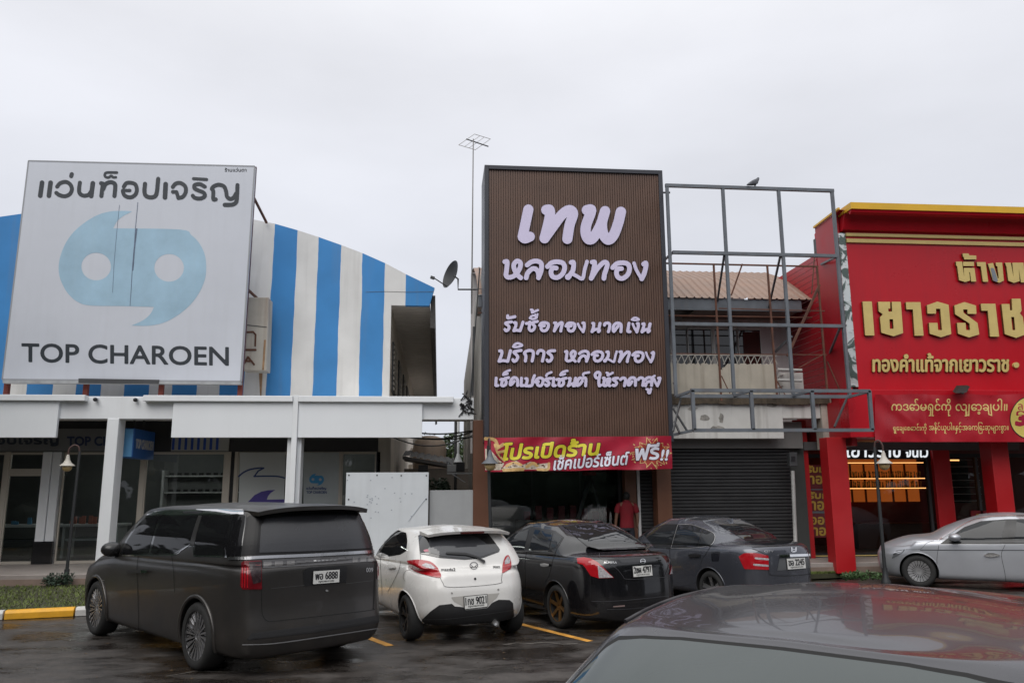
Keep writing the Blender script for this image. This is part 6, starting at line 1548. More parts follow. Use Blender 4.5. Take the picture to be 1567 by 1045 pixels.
class Car:
    def __init__(s, name, label, p, col, heading, anchor_local, anchor_world, cat='car'):
        s.p = p; s.col = col; h = R(heading); ca, sa = math.cos(h), math.sin(h)
        al = Vector(anchor_local); aw = Vector(anchor_world)
        loc = Vector((aw.x-(al.x*ca-al.y*sa), aw.y-(al.x*sa+al.y*ca), 0))
        s.t = thing(name, label, cat, loc, rz=h); s.M = Matrix.Translation(loc) @ Matrix.Rotation(h, 4, 'Z'); s.inv = s.M.inverted()
        b = car_mesh(p); s.bvh = BVHTree.FromBMesh(b)
        me = bpy.data.meshes.new('body'); b.to_mesh(me); b.free()
        o = bpy.data.objects.new('body', me); COL.objects.link(o)
        cut = MB(); ra, hw = p['rw']+p.get('gap', .045), p['hw']
        for x in (p['wb']/2, -p['wb']/2):
            for sg in (1, -1):
                c = MB(); n = 40
                pr = [(x+ra*math.cos(2*math.pi*k/n), hw*sg+.3*sg, p['rw']+ra*math.sin(2*math.pi*k/n)) for k in range(n)]
                cut.prism(pr, (0, -(.3+.30)*sg, 0))
        co = build(cut, 'cutter', m_arch); md = o.modifiers.new('b', 'BOOLEAN'); md.operation = 'DIFFERENCE'; md.object = co; md.solver = 'EXACT'
        bpy.context.view_layer.update()
        m2 = bpy.data.meshes.new_from_object(o.evaluated_get(bpy.context.evaluated_depsgraph_get()))
        bpy.data.objects.remove(o); bpy.data.objects.remove(co)
        m2.name = 'body'; m2.materials.clear(); m2.materials.append(col); m2.materials.append(m_arch)
        for f in m2.polygons:          # faces inside the arches are the black wheel wells
            c = f.center; ins = False
            for x in (p['wb']/2, -p['wb']/2):
                d = math.hypot(c.x-x, c.z-p['rw'])
                if d < ra+.012 and abs(c.y) < hw+.05 and abs(c.y) > hw-.34 and (abs(f.normal.y) < .25 and d > ra-.03 or abs(c.y) < hw-.28): ins = True
            f.material_index = 1 if ins else 0
        m2.polygons.foreach_set('use_smooth', [True]*len(m2.polygons)); m2.set_sharp_from_angle(angle=R(32))
        s.body = bpy.data.objects.new('body', m2); COL.objects.link(s.body); s.body.parent = s.t
        lw = p.get('lip', .009)
        for x in (p['wb']/2, -p['wb']/2):
            for sg in (1, -1):
                pts = []
                for k in range(-3, 36):
                    a = math.pi*k/32; q = (x+(ra+.004)*math.cos(a), p['rw']+(ra+.004)*math.sin(a))
                    l, n, i, d = s.bvh.ray_cast(Vector((q[0], sg*3, q[1])), Vector((0, -sg, 0)))
                    if l is not None: pts.append(l+Vector((0, sg*.001, 0)))
                if len(pts) > 4: s.put(MB().tube(pts, lw, 8), 'arch_lip', col, s.body)
    def hit(s, px, py, off):
        o = s.inv @ CAMPOS; d = (s.inv.to_3x3() @ ray(px, py)).normalized()
        l, n, i, dist = s.bvh.ray_cast(o, d)
        if l is None: return None
        if n.dot(d) > 0: n = -n
        return l+n*off
    def put(s, mb, name, m, parent=None, smooth=75):
        used = sorted({k for f in mb.f for k in f})
        if len(used) < len(mb.v):      # drop corners that found no surface
            ids = {k: i for i, k in enumerate(used)}; q = MB(); q.v = [mb.v[k] for k in used]; q.f = [tuple(ids[k] for k in f) for f in mb.f]; mb = q
        return build(mb, name, m, parent or s.t, local=True, smooth=smooth)
    def patch(s, name, pts, m, off=.004, parent=None, step=1.0, mirror=False, curve=0, grow=0.):
        mb = MB(); c = [np.array(smooth_line(list(pts)+[pts[0]], curve)[:-1] if curve else pts, float)]
        al = c[0]; xs, ys = grid_for(al[:, 0].min()-grow, al[:, 0].max()+grow, al[:, 1].min()-grow, al[:, 1].max()+grow, step)
        X, Y = np.meshgrid(xs, ys); sdf_mesh(mb, poly_sdf(X, Y, c)-grow, xs, ys, lambda x, y: s.hit(x, y, off), merge=False)
        mb = biggest(mb)
        if not mb.v: return None
        return s.put(mb, name, m, parent)
    def line(s, name, lines, m, w=1.2, off=.0045, parent=None, step=.45, mirror=False, curve=5):
        mb = MB()
        for ln in lines: put_strokes_c(mb, [(smooth_line(ln, curve) if curve else ln, w)], lambda x, y: s.hit(x, y, off), step)
        if not mb.v: return None
        o = s.put(mb, name, m, parent)
        if mirror:
            q = MB(); q.v = [(x, -y, z) for x, y, z in mb.v]; q.f = [f[::-1] for f in mb.f]; s.put(q, name, m, parent)
        return o
    def raised(s, name, pts, m, off, depth, parent=None, step=1.0, curve=0):
        """a solid piece standing proud of the body"""
        mb = MB(); c = [np.array(smooth_line(list(pts)+[pts[0]], curve)[:-1] if curve else pts, float)]; al = c[0]
        xs, ys = grid_for(al[:, 0].min(), al[:, 0].max(), al[:, 1].min(), al[:, 1].max(), step); X, Y = np.meshgrid(xs, ys)
        d = (s.inv.to_3x3() @ ray(*al.mean(0))).normalized()
        sdf_mesh(mb, poly_sdf(X, Y, c), xs, ys, lambda x, y: s.hit(x, y, off), thick=tuple(d*depth), merge=False); mb = biggest(mb)
        return s.put(mb, name, m, parent, smooth=45)
    def plate(s, quad, texts, off=.02):
        """number plate: flat board fitted to the surface, with frame and characters"""
        P = [s.hit(x, y, off) for x, y in quad]; P = [p for p in P if p is not None]
        c = sum(P, Vector())/len(P); a, b, c_, d_ = [s.hit(x, y, off) for x, y in quad]
        ux = ((b-a)+(c_-d_)).normalized(); w = ((b-a).length+(c_-d_).length)/2; up = ((a-d_)+(b-c_)).normalized(); up = (up-ux*up.dot(ux)).normalized(); h = ((a-d_).length+(b-c_).length)/2
        n = ux.cross(up); n = n if n.dot(s.inv @ CAMPOS-c) > 0 else -n
        f = lambda x, y, o=0.: c+ux*(x*w/2)+up*(y*h/2)+n*o
        mb = MB().prism([f(-1.05, -1.08), f(1.05, -1.08), f(1.05, 1.08), f(-1.05, 1.08)], -n*.02); o = s.put(mb, 'plate_frame', m_trim, smooth=None)
        mb = MB().prism([f(-1, -1, .004), f(1, -1, .004), f(1, 1, .004), f(-1, 1, .004)], -n*.003); q = s.put(mb, 'number_plate', m_plate, smooth=None)
        mb = MB()
        for t, bx, bd in texts: put_text(mb, t, bx, lambda x, y: f(x, y, .0055), bold=bd, res=34)
        s.put(mb, 'plate_lettering', m_pink, q, smooth=None)
    def wheels(s, style, m_rim, width=.21, rims=None):
        p = s.p; r = p['rw']; rr_ = rims or r*.70
        for x in (p['wb']/2, -p['wb']/2):
            for sg in (1, -1):
                yo = (p['hw']-p.get('win', .03))
                ty = MB(); w = width
                prof = [(rr_-.005, 0.002), (rr_+.012, .006), (r-.05, .012), (r-.018, -.004), (r-.004, -.03), (r, -.06), (r, -w+.06), (r-.004, -w+.03), (r-.02, -w), (rr_, -w)]
                ty.lathe([(a, b*sg) for a, b in prof], (x, yo*sg, r), 40, 'y', cap=False); wh = s.put(ty, 'wheel', m_tyre, smooth=50)
                bar = MB().lathe([(rr_-.002, 0.0), (rr_-.014, -.012*sg), (rr_-.03, -.09*sg), (.0005, -.095*sg)], (x, yo*sg, r), 36, 'y', cap=False); s.put(bar, 'rim_barrel', m_arch, wh, smooth=40)
                sp = MB(); y0 = yo*sg-.008*sg
                def spoke(a0, a1, r0, r1, w0, w1, d0=.0, d1=.0, th=.02):
                    ca, sa, cb_, sb = math.cos(a0), math.sin(a0), math.cos(a1), math.sin(a1)
                    q = []
                    for (rad, c_, s_, w_, d_) in ((r0, ca, sa, w0, d0), (r1, cb_, sb, w1, d1)):
                        for e_ in (-1, 1): q.append(Vector((x+c_*rad-s_*w_*e_, y0-d_*sg, r+s_*rad+c_*w_*e_)))
                    sp.prism([q[0], q[1], q[3], q[2]], (0, -th*sg, 0))
                ring = lambda ra, rb, d_=0: sp.lathe([(ra, -.015*sg-d_*sg), (ra, -d_*sg), (rb, -d_*sg), (rb, -.015*sg-d_*sg)], (x, y0, r), 36, 'y', cap=ra < .03)
                T = 2*math.pi
                if style == 'multi':
                    for k in range(20):
                        a = T*k/20; spoke(a, a+.05, rr_*.2, rr_*.97, .006, .016, .022, .004, .03); spoke(a+T/40, a+T/40+.03, rr_*.60, rr_*.97, .007, .011, .026, .012, .02)
                    ring(.02, rr_*.2, .026); ring(rr_*.955, rr_*.995)
                elif style == 'six':
                    for k in range(6):
                        a = T*k/6+.25; spoke(a-.10, a, rr_*.2, rr_*.97, .022, .024, .03, .004); spoke(a+.18, a+.06, rr_*.25, rr_*.5, .012, .012, .03, .02)
                    ring(.02, rr_*.26, .03); ring(rr_*.93, rr_*.995)
                elif style == 'ysplit':
                    for k in range(5):
                        a = T*k/5+.3; spoke(a, a-.05, rr_*.15, rr_*.55, .022, .018, .03, .014); spoke(a-.05, a-.24, rr_*.5, rr_*.97, .014, .018, .016, .004); spoke(a+.02, a+.22, rr_*.5, rr_*.97, .014, .018, .016, .004)
                    ring(.02, rr_*.22, .03); ring(rr_*.94, rr_*.995)
                else:
                    for k in range(5):
                        a = T*k/5+.2; spoke(a-.08, a-.10, rr_*.2, rr_*.97, .016, .018, .03, .004); spoke(a+.08, a+.10, rr_*.2, rr_*.97, .016, .018, .03, .004)
                    ring(.02, rr_*.24, .03); ring(rr_*.94, rr_*.995)
                s.put(sp, 'rim', m_rim, wh, smooth=30)
def put_strokes_c(mb, lines, to3, h):
    al = np.array([q for p, w in lines for q in p]); w = max(w for p, w in lines)/2
    xs, ys = grid_for(al[:, 0].min()-w, al[:, 0].max()+w, al[:, 1].min()-w, al[:, 1].max()+w, h)
    X, Y = np.meshgrid(xs, ys); sdf_mesh(mb, stroke_sdf(X, Y, lines), xs, ys, to3, merge=False)
def xf_(ox, oy, s): return lambda *pts: [(ox+x*s, oy+y*s) for x, y in pts]
PROV = 'กรุงเทพมหานคร'

# ---------------------------------------------------------------- dark grey people carrier
pm = dict(hw=1.0, wb=3.205, xf=2.62, xr=-2.66, rw=.372, zs=.20, zhf=.93, zb1=1.12, zb2=1.16, zd=1.16, wc=.95, wr=.78, xc=1.62, zc=1.12, xbb=-2.58, zbb=1.18, xw=.74, zw=1.74, xq=-2.34, zq=1.775, zr=1.835, rc=.09, fc=.20, r1=.045, r2=.05, r3=.055, r4=.07, bul=.04, win=.012, gap=.055, lip=.024)
m_mpv = paint('charcoal_satin', (.052, .049, .047), .33, .6, .15, dirt=.25)
mpv = Car('people_carrier', 'large dark grey people carrier parked nearest the grass on the left', pm, m_mpv, 130.5, (-pm['wb']/2, pm['hw']-.02, 0), G(296, 1025.6), 'van')
c = mpv; f = xf_(100, 740, .3191)
m_mglass = mat('privacy_glass', (.008, .008, .009), .03, var=0, spec=.22)
m_rglass = mat('dusty_rear_glass', (.035, .036, .04), .22, var=.1, vscale=2, spec=.5)
m_rblk = mat('rear_black', (.010, .010, .011), .4, var=0, spec=.25)
m_dgloss = mat('gloss_black', (.010, .010, .011), .06, var=0, coat=1)
c.patch('window_surround', f((262, 340), (292, 268), (345, 188), (392, 152), (520, 146), (868, 146), (866, 205), (842, 350), (615, 350), (612, 300), (580, 305), (516, 341)), m_dgloss, .003)
for i, pts in enumerate((((272, 335), (300, 270), (350, 197), (388, 163), (449, 156), (430, 215), (398, 333)), ((410, 333), (440, 220), (468, 158), (638, 151), (622, 205), (598, 288), (575, 299), (515, 334)), ((618, 340), (632, 250), (660, 155), (862, 151), (856, 205), (836, 344)))):
    c.patch('side_window', f(*pts), m_mglass, .006)
c.patch('pillar_trim', f((598, 288), (622, 205), (640, 152), (657, 152), (632, 240), (618, 300)), m_mpv, .007)
c.patch('roof_trim', f((383, 150), (430, 133), (480, 126), (640, 123), (852, 123), (857, 147), (680, 149), (430, 151)), m_chrome, .006)
c.patch('roof_trim_inlay', f((560, 133), (670, 131), (640, 146), (575, 143)), m_trim, .008)
c.line('belt_trim', [f((250, 344), (330, 343), (514, 341), (560, 318), (598, 292)), f((614, 346), (740, 349), (840, 353))], m_chrome, .9, .008)
c.patch('rear_pillar', f((843, 345), (868, 165), (884, 152), (935, 146), (905, 205), (887, 342)), m_rblk, .005)
rg = c.patch('rear_window', f((888, 342), (905, 200), (938, 150), (1180, 136), (1425, 138), (1460, 182), (1500, 316), (1200, 332)), m_rblk, .005)
c.patch('rear_glass', f((930, 330), (938, 205), (960, 168), (1180, 152), (1405, 152), (1432, 190), (1462, 308), (1200, 322)), m_rglass, .009, parent=rg)
sp = MB()
for (x0, x1, y0, y1, z0, z1) in ((-2.57, -2.1, -.735, .735, 1.765, 1.80),):
    n = 18
    top = [(x0+.08*(2*k/n-1)**2*1.6, y0+(y1-y0)*k/n, z1+.008-.055*abs(2*k/n-1)**3) for k in range(n+1)]
    bk = [(x1, y0+(y1-y0)*k/n, z1+.028-.06*abs(2*k/n-1)**3) for k in range(n+1)]
    lo = [(a, b*.985, z-.045) for a, b, z in top]; lo2 = [(a, b*.985, z-.06) for a, b, z in bk]
    o = len(sp.v); sp.v += top+bk+lo+lo2; m_ = n+1
    for k in range(n):
        sp.f += [(o+k, o+k+1, o+m_+k+1, o+m_+k), (o+k+1, o+k, o+2*m_+k, o+2*m_+k+1), (o+2*m_+k+1, o+2*m_+k, o+3*m_+k, o+3*m_+k+1)]
    sp.f += [(o, o+m_, o+3*m_, o+2*m_), (o+n, o+2*m_+n, o+3*m_+n, o+m_+n)]
c.put(sp, 'rear_spoiler', m_mpv, smooth=40)
c.line('rear_chrome_bar', [f((790, 358), (870, 357), (945, 352), (1200, 341), (1508, 323))], mat('brushed_bar', (.42, .42, .43), .25, metal=1, var=.1), 4.6, .012)
c.patch('light_bar', f((946, 366), (1200, 352), (1482, 340), (1486, 372), (1200, 390), (946, 405)), mat('light_bar_grey', (.06, .058, .06), .25, coat=.6, var=.2), .006)
for a, b_ in ((950, 988), (1003, 1042), (1060, 1098), (1375, 1400), (1412, 1440), (1450, 1476)):
    y = 372-(a-950)*.045; c.patch('light_segment', f((a, y+2), (b_, y), (b_, y+22), (a, y+25)), mat('segment', (.15, .145, .145), .3, coat=.5, var=.2), .0085)
c.line('badge', [f((1190+k*19, 371-k*1.1), (1202+k*19, 370-k*1.1)) for k in range(6)], m_alu, .9, .008, curve=0)
tl = c.patch('tail_light', f((845, 377), (857, 370), (940, 367), (942, 505), (852, 506), (840, 488)), mat('tail_red_dark', (.12, .006, .010), .2, coat=.2, spec=.3, var=.2, vscale=20), .008)
c.patch('clear_lens', f((880, 376), (938, 372), (938, 470), (900, 480), (888, 420)), mat('tail_grey_lens', (.035, .022, .025), .25, coat=.1, spec=.3, var=.5, vscale=30), .011, parent=tl)
c.line('led_line', [f((852+k*12, 400), (850+k*12, 495)) for k in range(3)], m_lred, 1.6, .011, parent=tl, curve=0)
c.patch('tail_light', f((1489, 346), (1508, 340), (1514, 452), (1494, 458)), mat('tail_red_dim', (.07, .012, .018), .12, coat=1, var=.2), .008)
c.line('tailgate_seam', [f((942, 366), (941, 520), (942, 605), (950, 638), (968, 656), (1000, 658), (1220, 634), (1460, 606), (1474, 596), (1478, 575), (1486, 345))], m_seam, .9, .005)
c.line('tailgate_crease_highlight', [f((985, 502), (1060, 494), (1146, 486)), f((1346, 478), (1474, 463))], mat('crease_edge', (.10, .10, .10), .3, metal=.4, var=0), .7, .005)  # paler strokes paint the highlight along the tailgate creases
c.patch('plate_recess', f((1138, 418), (1170, 400), (1345, 392), (1352, 400), (1345, 472), (1146, 490)), m_trim, .005)
c.plate(f((1184, 419), (1308, 412), (1311, 470), (1187, 480)), (('พอ 6888', (-.86, .86, -.38, .78), .02), (PROV, (-.6, .6, -.9, -.58), .006)), .016)
mb = MB(); put_text(mb, '009', (f((1441, 0))[0][0], f((1473, 0))[0][0], f((0, 423))[0][1], f((0, 402))[0][1]), lambda x, y: c.hit(x, y, .009), bold=.12, res=24); c.put(mb, 'badge', m_alu)
c.line('rear_camera', [f((1250, 511), (1254, 512))], m_alu, 3, .01, curve=0)
c.patch('bumper_recess', f((892, 716), (1200, 676), (1510, 628), (1512, 662), (1200, 712), (868, 748)), mat('bumper_dark', (.016, .016, .017), .5), .005)
c.line('bumper_trim', [f((852, 769), (1000, 763), (1250, 728), (1512, 688))], mat('bumper_bright', (.26, .26, .265), .4, metal=.2, var=.1), 1.5, .012)
c.line('door_seam', [f((350, 346), (345, 420), (350, 560), (353, 702)), f((512, 345), (520, 420), (525, 520)), f((165, 560), (172, 640), (180, 690))], m_seam, .7, .004)
c.line('fender_vent', [f((165, 462), (188, 462)), f((168, 470), (186, 470))], m_alu, .9, .006, curve=0)
c.raised('door_handle', f((300, 414), (340, 411), (404, 413), (404, 425), (340, 427), (303, 422)), m_trim, .035, .03, step=.6)
c.raised('handle_tip', f((374, 413), (405, 414), (404, 426), (374, 427)), m_chrome, .038, .02, step=.5)
c.line('sill_trim', [f((176, 686), (350, 724), (526, 766))], mat('sill_grey', (.09, .09, .09), .4), 2.0, .008)
c.line('shoulder_crease_line', [f((90, 402), (250, 382), (560, 392), (838, 405))], mat('crease_highlight', (.05, .05, .05), .3, metal=.4, var=0), .6, .003)  # thin stroke paints the highlight along the shoulder crease
arch = f((655, 575), (690, 620), (706, 700), (716, 790))
def mirror_wing(car, x, y, z, sx, m_, sz=(.13, .12, .085), stalk=True):
    for sg in (1, -1):
        b_ = MB().blob((x, sg*(y+.10), z), sz, 16); o = car.put(b_, 'wing_mirror', m_, smooth=80)
        s2 = MB().box(x+.02, x+.05, min(sg*(y-.06), sg*(y+.06)), max(sg*(y-.06), sg*(y+.06)), z-.10, z-.04); car.put(s2, 'mirror_arm', m_trim, o)
        g = MB().lathe([(sz[1]*.72, -sz[0]*.55), (sz[1]*.70, -sz[0]*.62)], (x, sg*(y+.10), z), 16, 'x'); g.v = [(a, b2, z+(c2-z)*.66) for a, b2, c2 in g.v]; car.put(g, 'mirror_glass', m_mglass, o)
mirror_wing(mpv, 1.06, .92, 1.20, 1, mat('mirror_dark', (.016, .016, .017), .35), (.13, .14, .10))
mpv.wheels('multi', mat('rim_grey', (.36, .36, .37), .28, metal=.85, var=.1), .24, .275)

# ---------------------------------------------------------------- white hatchback
ph = dict(hw=.845, wb=2.49, xf=1.98, xr=-1.90, rw=.298, zs=.23, zhf=.72, zb1=.92, zb2=.98, zd=.90, wc=.80, wr=.60, xc=1.05, zc=.98, xbb=-1.72, zbb=.95, xw=.28, zw=1.40, xq=-1.40, zq=1.405, zr=1.462, rc=.24, fc=.3, r1=.01, r2=.045, r3=.07, r4=.10, bul=.04, win=.02)
m_hat = paint('pearl_white', (.69, .68, .66), .28, 0, .6, dirt=.28)
hat = Car('hatchback', 'small dirty white hatchback with red tail lights between the van and the black sedan', ph, m_hat, 108, (-ph['wb']/2, ph['hw']-.02, 0), G(618, 979))
c = hat; f = xf_(540, 770, .2201)
c.patch('window_surround', f((135, 190), (235, 176), (300, 180), (372, 205), (380, 260), (372, 330), (330, 356), (190, 378), (140, 345)), m_dgloss, .003)
c.patch('side_window', f((196, 365), (232, 235), (248, 212), (365, 226), (368, 262), (362, 320), (332, 345)), m_mglass, .006)
c.patch('side_window', f((150, 225), (215, 218), (188, 330), (160, 320)), m_mglass, .006)
rg = c.patch('rear_window', f((456, 222), (560, 204), (700, 195), (900, 198), (935, 206), (975, 255), (1022, 318), (1015, 338), (900, 380), (780, 392), (600, 378), (472, 352), (462, 290)), m_dgloss, .004)
c.patch('rear_glass', f((528, 250), (560, 234), (700, 224), (850, 228), (905, 265), (1000, 332), (900, 368), (780, 384), (620, 366), (540, 345), (528, 300)), mat('rear_glass_grey', (.05, .052, .058), .05, spec=.7, var=0), .008, parent=rg)
sp = MB(); n = 16
top = [(-1.66+.10*(2*k/n-1)**2, -.60+1.2*k/n, 1.425-.04*abs(2*k/n-1)**3) for k in range(n+1)]; bk = [(-1.15, -.60+1.2*k/n, 1.452-.035*abs(2*k/n-1)**3) for k in range(n+1)]
lo = [(a+.02, b*.98, z-.035) for a, b, z in top]; lo2 = [(a, b, z-.05) for a, b, z in bk]; m_ = n+1; sp.v = top+bk+lo+lo2
for k in range(n): sp.f += [(k, k+1, m_+k+1, m_+k), (k+1, k, 2*m_+k, 2*m_+k+1), (2*m_+k+1, 2*m_+k, 3*m_+k, 3*m_+k+1)]
sp.f += [(0, m_, 3*m_, 2*m_), (n, 2*m_+n, 3*m_+n, m_+n)]
so_ = c.put(sp, 'rear_spoiler', m_hat, smooth=40)
b_ = MB().box(-1.668, -1.64, -.17, .17, 1.392, 1.416); c.put(b_, 'brake_light', mat('brake_dark', (.07, .012, .012), .2, coat=1), so_)
tl = c.patch('tail_light', f((380, 398), (440, 392), (500, 396), (545, 408), (582, 440), (606, 480), (608, 516), (520, 502), (445, 480), (402, 450)), m_lred, .010, curve=3, step=.6)
c.patch('clear_lens', f((478, 430), (505, 416), (545, 426), (578, 455), (545, 455), (510, 446)), m_lclr, .013, parent=tl, step=.5)
tl = c.patch('tail_light', f((1036, 486), (1040, 420), (1056, 372), (1080, 360), (1094, 392), (1100, 420), (1094, 452), (1068, 472)), m_lred, .010, curve=2, step=.6)
c.patch('clear_lens', f((1052, 402), (1076, 366), (1092, 398), (1086, 418), (1054, 426)), m_lclr, .013, parent=tl, step=.5)
c.line('tailgate_seam', [f((457, 226), (466, 330), (472, 392)), f((607, 516), (625, 550), (655, 580), (820, 577), (1018, 556), (1032, 530), (1037, 488))], m_seam, .6, .004)
c.line('side_seam', [f((335, 400), (318, 470), (275, 560), (245, 610)), f((192, 378), (196, 480), (205, 640))], m_seam, .5, .004)
ring = [(840+27*math.cos(a), 433+24*math.sin(a)) for a in np.linspace(0, 6.283, 24)]
c.line('emblem', [f(*ring), f((816, 424), (830, 440), (840, 446), (850, 440), (864, 424)), f((830, 440), (822, 452)), f((850, 440), (858, 452))], mat('emblem_grey', (.16, .16, .17), .2, metal=1), .9, .010, curve=2, step=.3)
mb = MB(); q = lambda x, y: (540+x*.2201, 770+y*.2201)
put_text(mb, 'mazda2', (q(614, 0)[0], q(712, 0)[0], q(0, 470)[1], q(0, 452)[1]), lambda x, y: c.hit(x, y, .008), bold=.1, res=18); put_text(mb, 'SPORTS', (q(975, 0)[0], q(1022, 0)[0], q(0, 450)[1], q(0, 438)[1]), lambda x, y: c.hit(x, y, .008), bold=.1, res=14); c.put(mb, 'badge', m_pink)
c.line('keyhole', [f((849, 523), (850, 525))], m_trim, 3.4, .006, curve=0)
c.raised('wiper', f((646, 345), (700, 346), (780, 347), (850, 368), (914, 400), (916, 416), (902, 416), (860, 384), (790, 365), (650, 356)), m_trim, .03, .015, step=.5)
c.patch('plate_recess', f((682, 652), (800, 640), (1020, 622), (1000, 655), (962, 690), (930, 716), (770, 718), (702, 682)), mat('recess_white_shaded', (.40, .385, .36), .5, var=.1), .003)  # greyer white paints the shade inside the plate recess
c.patch('rear_diffuser', f((470, 870), (482, 805), (540, 750), (602, 706), (688, 696), (708, 715), (770, 720), (778, 742), (935, 726), (966, 690), (1012, 668), (1088, 670), (1112, 692), (1125, 860)), mat('diffuser_black', (.014, .014, .015), .5), .006)
c.line('diffuser_edge_sheen', [f((484, 800), (650, 800), (900, 770), (1118, 738))], mat('diffuser_sheen', (.05, .05, .052), .4), .8, .012)  # lighter stroke paints a sheen along the diffuser edge
c.plate(f((770, 648), (928, 632), (931, 714), (777, 732)), (('1กช 9021', (-.92, .92, -.42, .82), .02), (PROV, (-.7, .7, -.9, -.56), .006)), .02)
c.line('fuel_flap', [f((365, 540), (350, 510), (368, 470), (400, 462))], mat('seam_grey', (.2, .19, .18), .6), .5, .004)
c.raised('door_handle', f((250, 432), (275, 425), (306, 436), (300, 450), (260, 452)), m_hat, .025, .02, step=.5)
c.patch('sticker', f((490, 325), (522, 318), (528, 335), (500, 338)), mat('sticker_pink', (.5, .2, .25), .5), .0065, step=.4); c.patch('sticker', f((475, 345), (530, 348), (530, 354), (478, 352)), m_plate, .0065, step=.4)
c.line('reflector', [f((686, 622), (690, 624)), f((1008, 598), (1012, 598))], mat('sensor_grey', (.25, .24, .23), .5), 2.4, .006, curve=0)
hp = hat.hit(540+998*.2201, 770+770*.2201, 0) or Vector((-1.8, -.5, .26))
b_ = MB().lathe([(.045, 0), (.045, .16), (.036, .16), (.034, .02), (.0005, .03)], (-1.86, hp.y, .235), 16, 'x', cap=False); c.put(b_, 'exhaust', m_alu, smooth=40)
mirror_wing(hat, .62, .82, .98, 1, m_hat, (.10, .11, .075))
hat.wheels('ysplit', mat('rim_dark', (.07, .07, .075), .4, metal=.8, var=.15), .20, .215)

# ---------------------------------------------------------------- black sedan
pb_ = dict(hw=.8475, wb=2.60, xf=2.14, xr=-2.285, rw=.308, zs=.17, zhf=.74, zb1=.95, zb2=1.0, zd=1.03, wc=.80, wr=.58, xc=1.05, zc=1.0, xbb=-1.72, zbb=1.05, xw=.22, zw=1.44, xq=-.98, zq=1.435, zr=1.497, rc=.22, fc=.3, r1=.02, r2=.035, r3=.055, r4=.07, bul=.04, win=.03)
m_blk = paint('black_paint_gloss', (.005, .005, .0065), .18, .0, .7, dirt=.05)
alm = Car('sedan', 'black sedan with bronze wheels and boot spoiler beside the white hatchback', pb_, m_blk, 112, (-pb_['wb']/2, pb_['hw']-.03, 0), G(852, 961))
c = alm; f = xf_(740, 770, .2201)
m_sglass = mat('side_glass', (.016, .018, .021), .03, var=0, spec=.4)
c.patch('window_surround', f((92, 330), (118, 275), (190, 208), (330, 160), (500, 190), (560, 235), (520, 305), (452, 332)), m_trim, .003)
c.patch('side_window', f((106, 324), (132, 272), (200, 218), (318, 178), (282, 324)), m_sglass, .006)
c.patch('side_window', f((316, 324), (345, 220), (360, 182), (482, 206), (455, 322)), m_sglass, .006)
c.patch('side_window', f((462, 320), (490, 210), (548, 240), (510, 300)), m_sglass, .006)
c.line('belt_chrome', [f((96, 334), (280, 331), (450, 331))], m_alu, .5, .006)
c.patch('rear_window', f((532, 142), (640, 128), (820, 128), (925, 158), (1060, 230), (1168, 292), (1000, 299), (850, 298), (722, 300), (660, 250), (600, 195)), mat('rear_glass_black', (.012, .013, .015), .02, var=0, spec=.8), .005)
c.raised('boot_spoiler', f((706, 310), (760, 300), (1000, 300), (1290, 292), (1297, 306), (1292, 330), (1050, 338), (830, 348)), m_blk, .05, .05, step=.8)
tl = c.patch('tail_light', f((650, 381), (700, 376), (745, 384), (792, 408), (830, 440), (870, 482), (906, 516), (800, 520), (745, 502), (712, 450), (690, 425), (656, 418)), m_lred, .008, step=.6)
c.patch('clear_lens', f((793, 428), (830, 450), (868, 486), (900, 514), (802, 517)), m_lclr, .011, parent=tl, step=.5)
tl = c.patch('tail_light', f((1310, 368), (1332, 362), (1352, 410), (1364, 450), (1362, 482), (1288, 493), (1302, 440)), m_lred, .008, step=.6)
c.patch('clear_lens', f((1312, 408), (1332, 424), (1342, 484), (1292, 491), (1304, 440)), m_lclr, .011, parent=tl, step=.5)
c.line('boot_seam', [f((805, 350), (815, 380), (920, 450), (968, 505), (988, 524), (1100, 524), (1240, 514), (1262, 500), (1290, 430))], mat('edge_sheen', (.05, .05, .055), .3, var=0), .7, .005)  # seam drawn in a lighter tone, a painted sheen on its edge
c.patch('garnish', f((930, 388), (960, 380), (1230, 374), (1236, 398), (960, 414)), m_dgloss, .006)
c.line('emblem', [f(*[(1104+17*math.cos(a), 402+16*math.sin(a)) for a in np.linspace(0, 6.283, 20)]), f((1088, 402), (1120, 402))], m_chrome, .8, .012, curve=2, step=.3)
mb = MB(); q = lambda x, y: (740+x*.2201, 770+y*.2201)
put_text(mb, 'ALMERA', (q(836, 0)[0], q(924, 0)[0], q(0, 418)[1], q(0, 404)[1]), lambda x, y: c.hit(x, y, .009), bold=.15, res=18); c.put(mb, 'badge', m_alu)
c.plate(f((1032, 438), (1162, 428), (1168, 500), (1038, 510)), (('2ขผ 4797', (-.92, .92, -.36, .84), .03), (PROV, (-.7, .7, -.9, -.56), .006)), .018)
c.line('bumper_crease_sheen', [f((752, 680), (900, 678), (1100, 662), (1366, 632))], mat('sheen_line', (.045, .045, .05), .25, var=0), .9, .005)  # pale stroke paints the sheen on the bumper crease
c.line('bumper_lip_sheen', [f((862, 735), (1050, 728), (1330, 690))], mat('sheen_line2', (.04, .04, .045), .3, var=0), 1.2, .006)  # sheen on the lower bumper lip, painted as a paler line
c.patch('reflector', f((900, 712), (980, 705), (980, 715), (902, 720)), mat('reflector_pale', (.25, .18, .17), .3, coat=.5), .008, step=.4); c.patch('reflector', f((1270, 682), (1328, 672), (1328, 682), (1272, 692)), mat('reflector_red', (.2, .06, .05), .3, coat=.5), .008, step=.4)
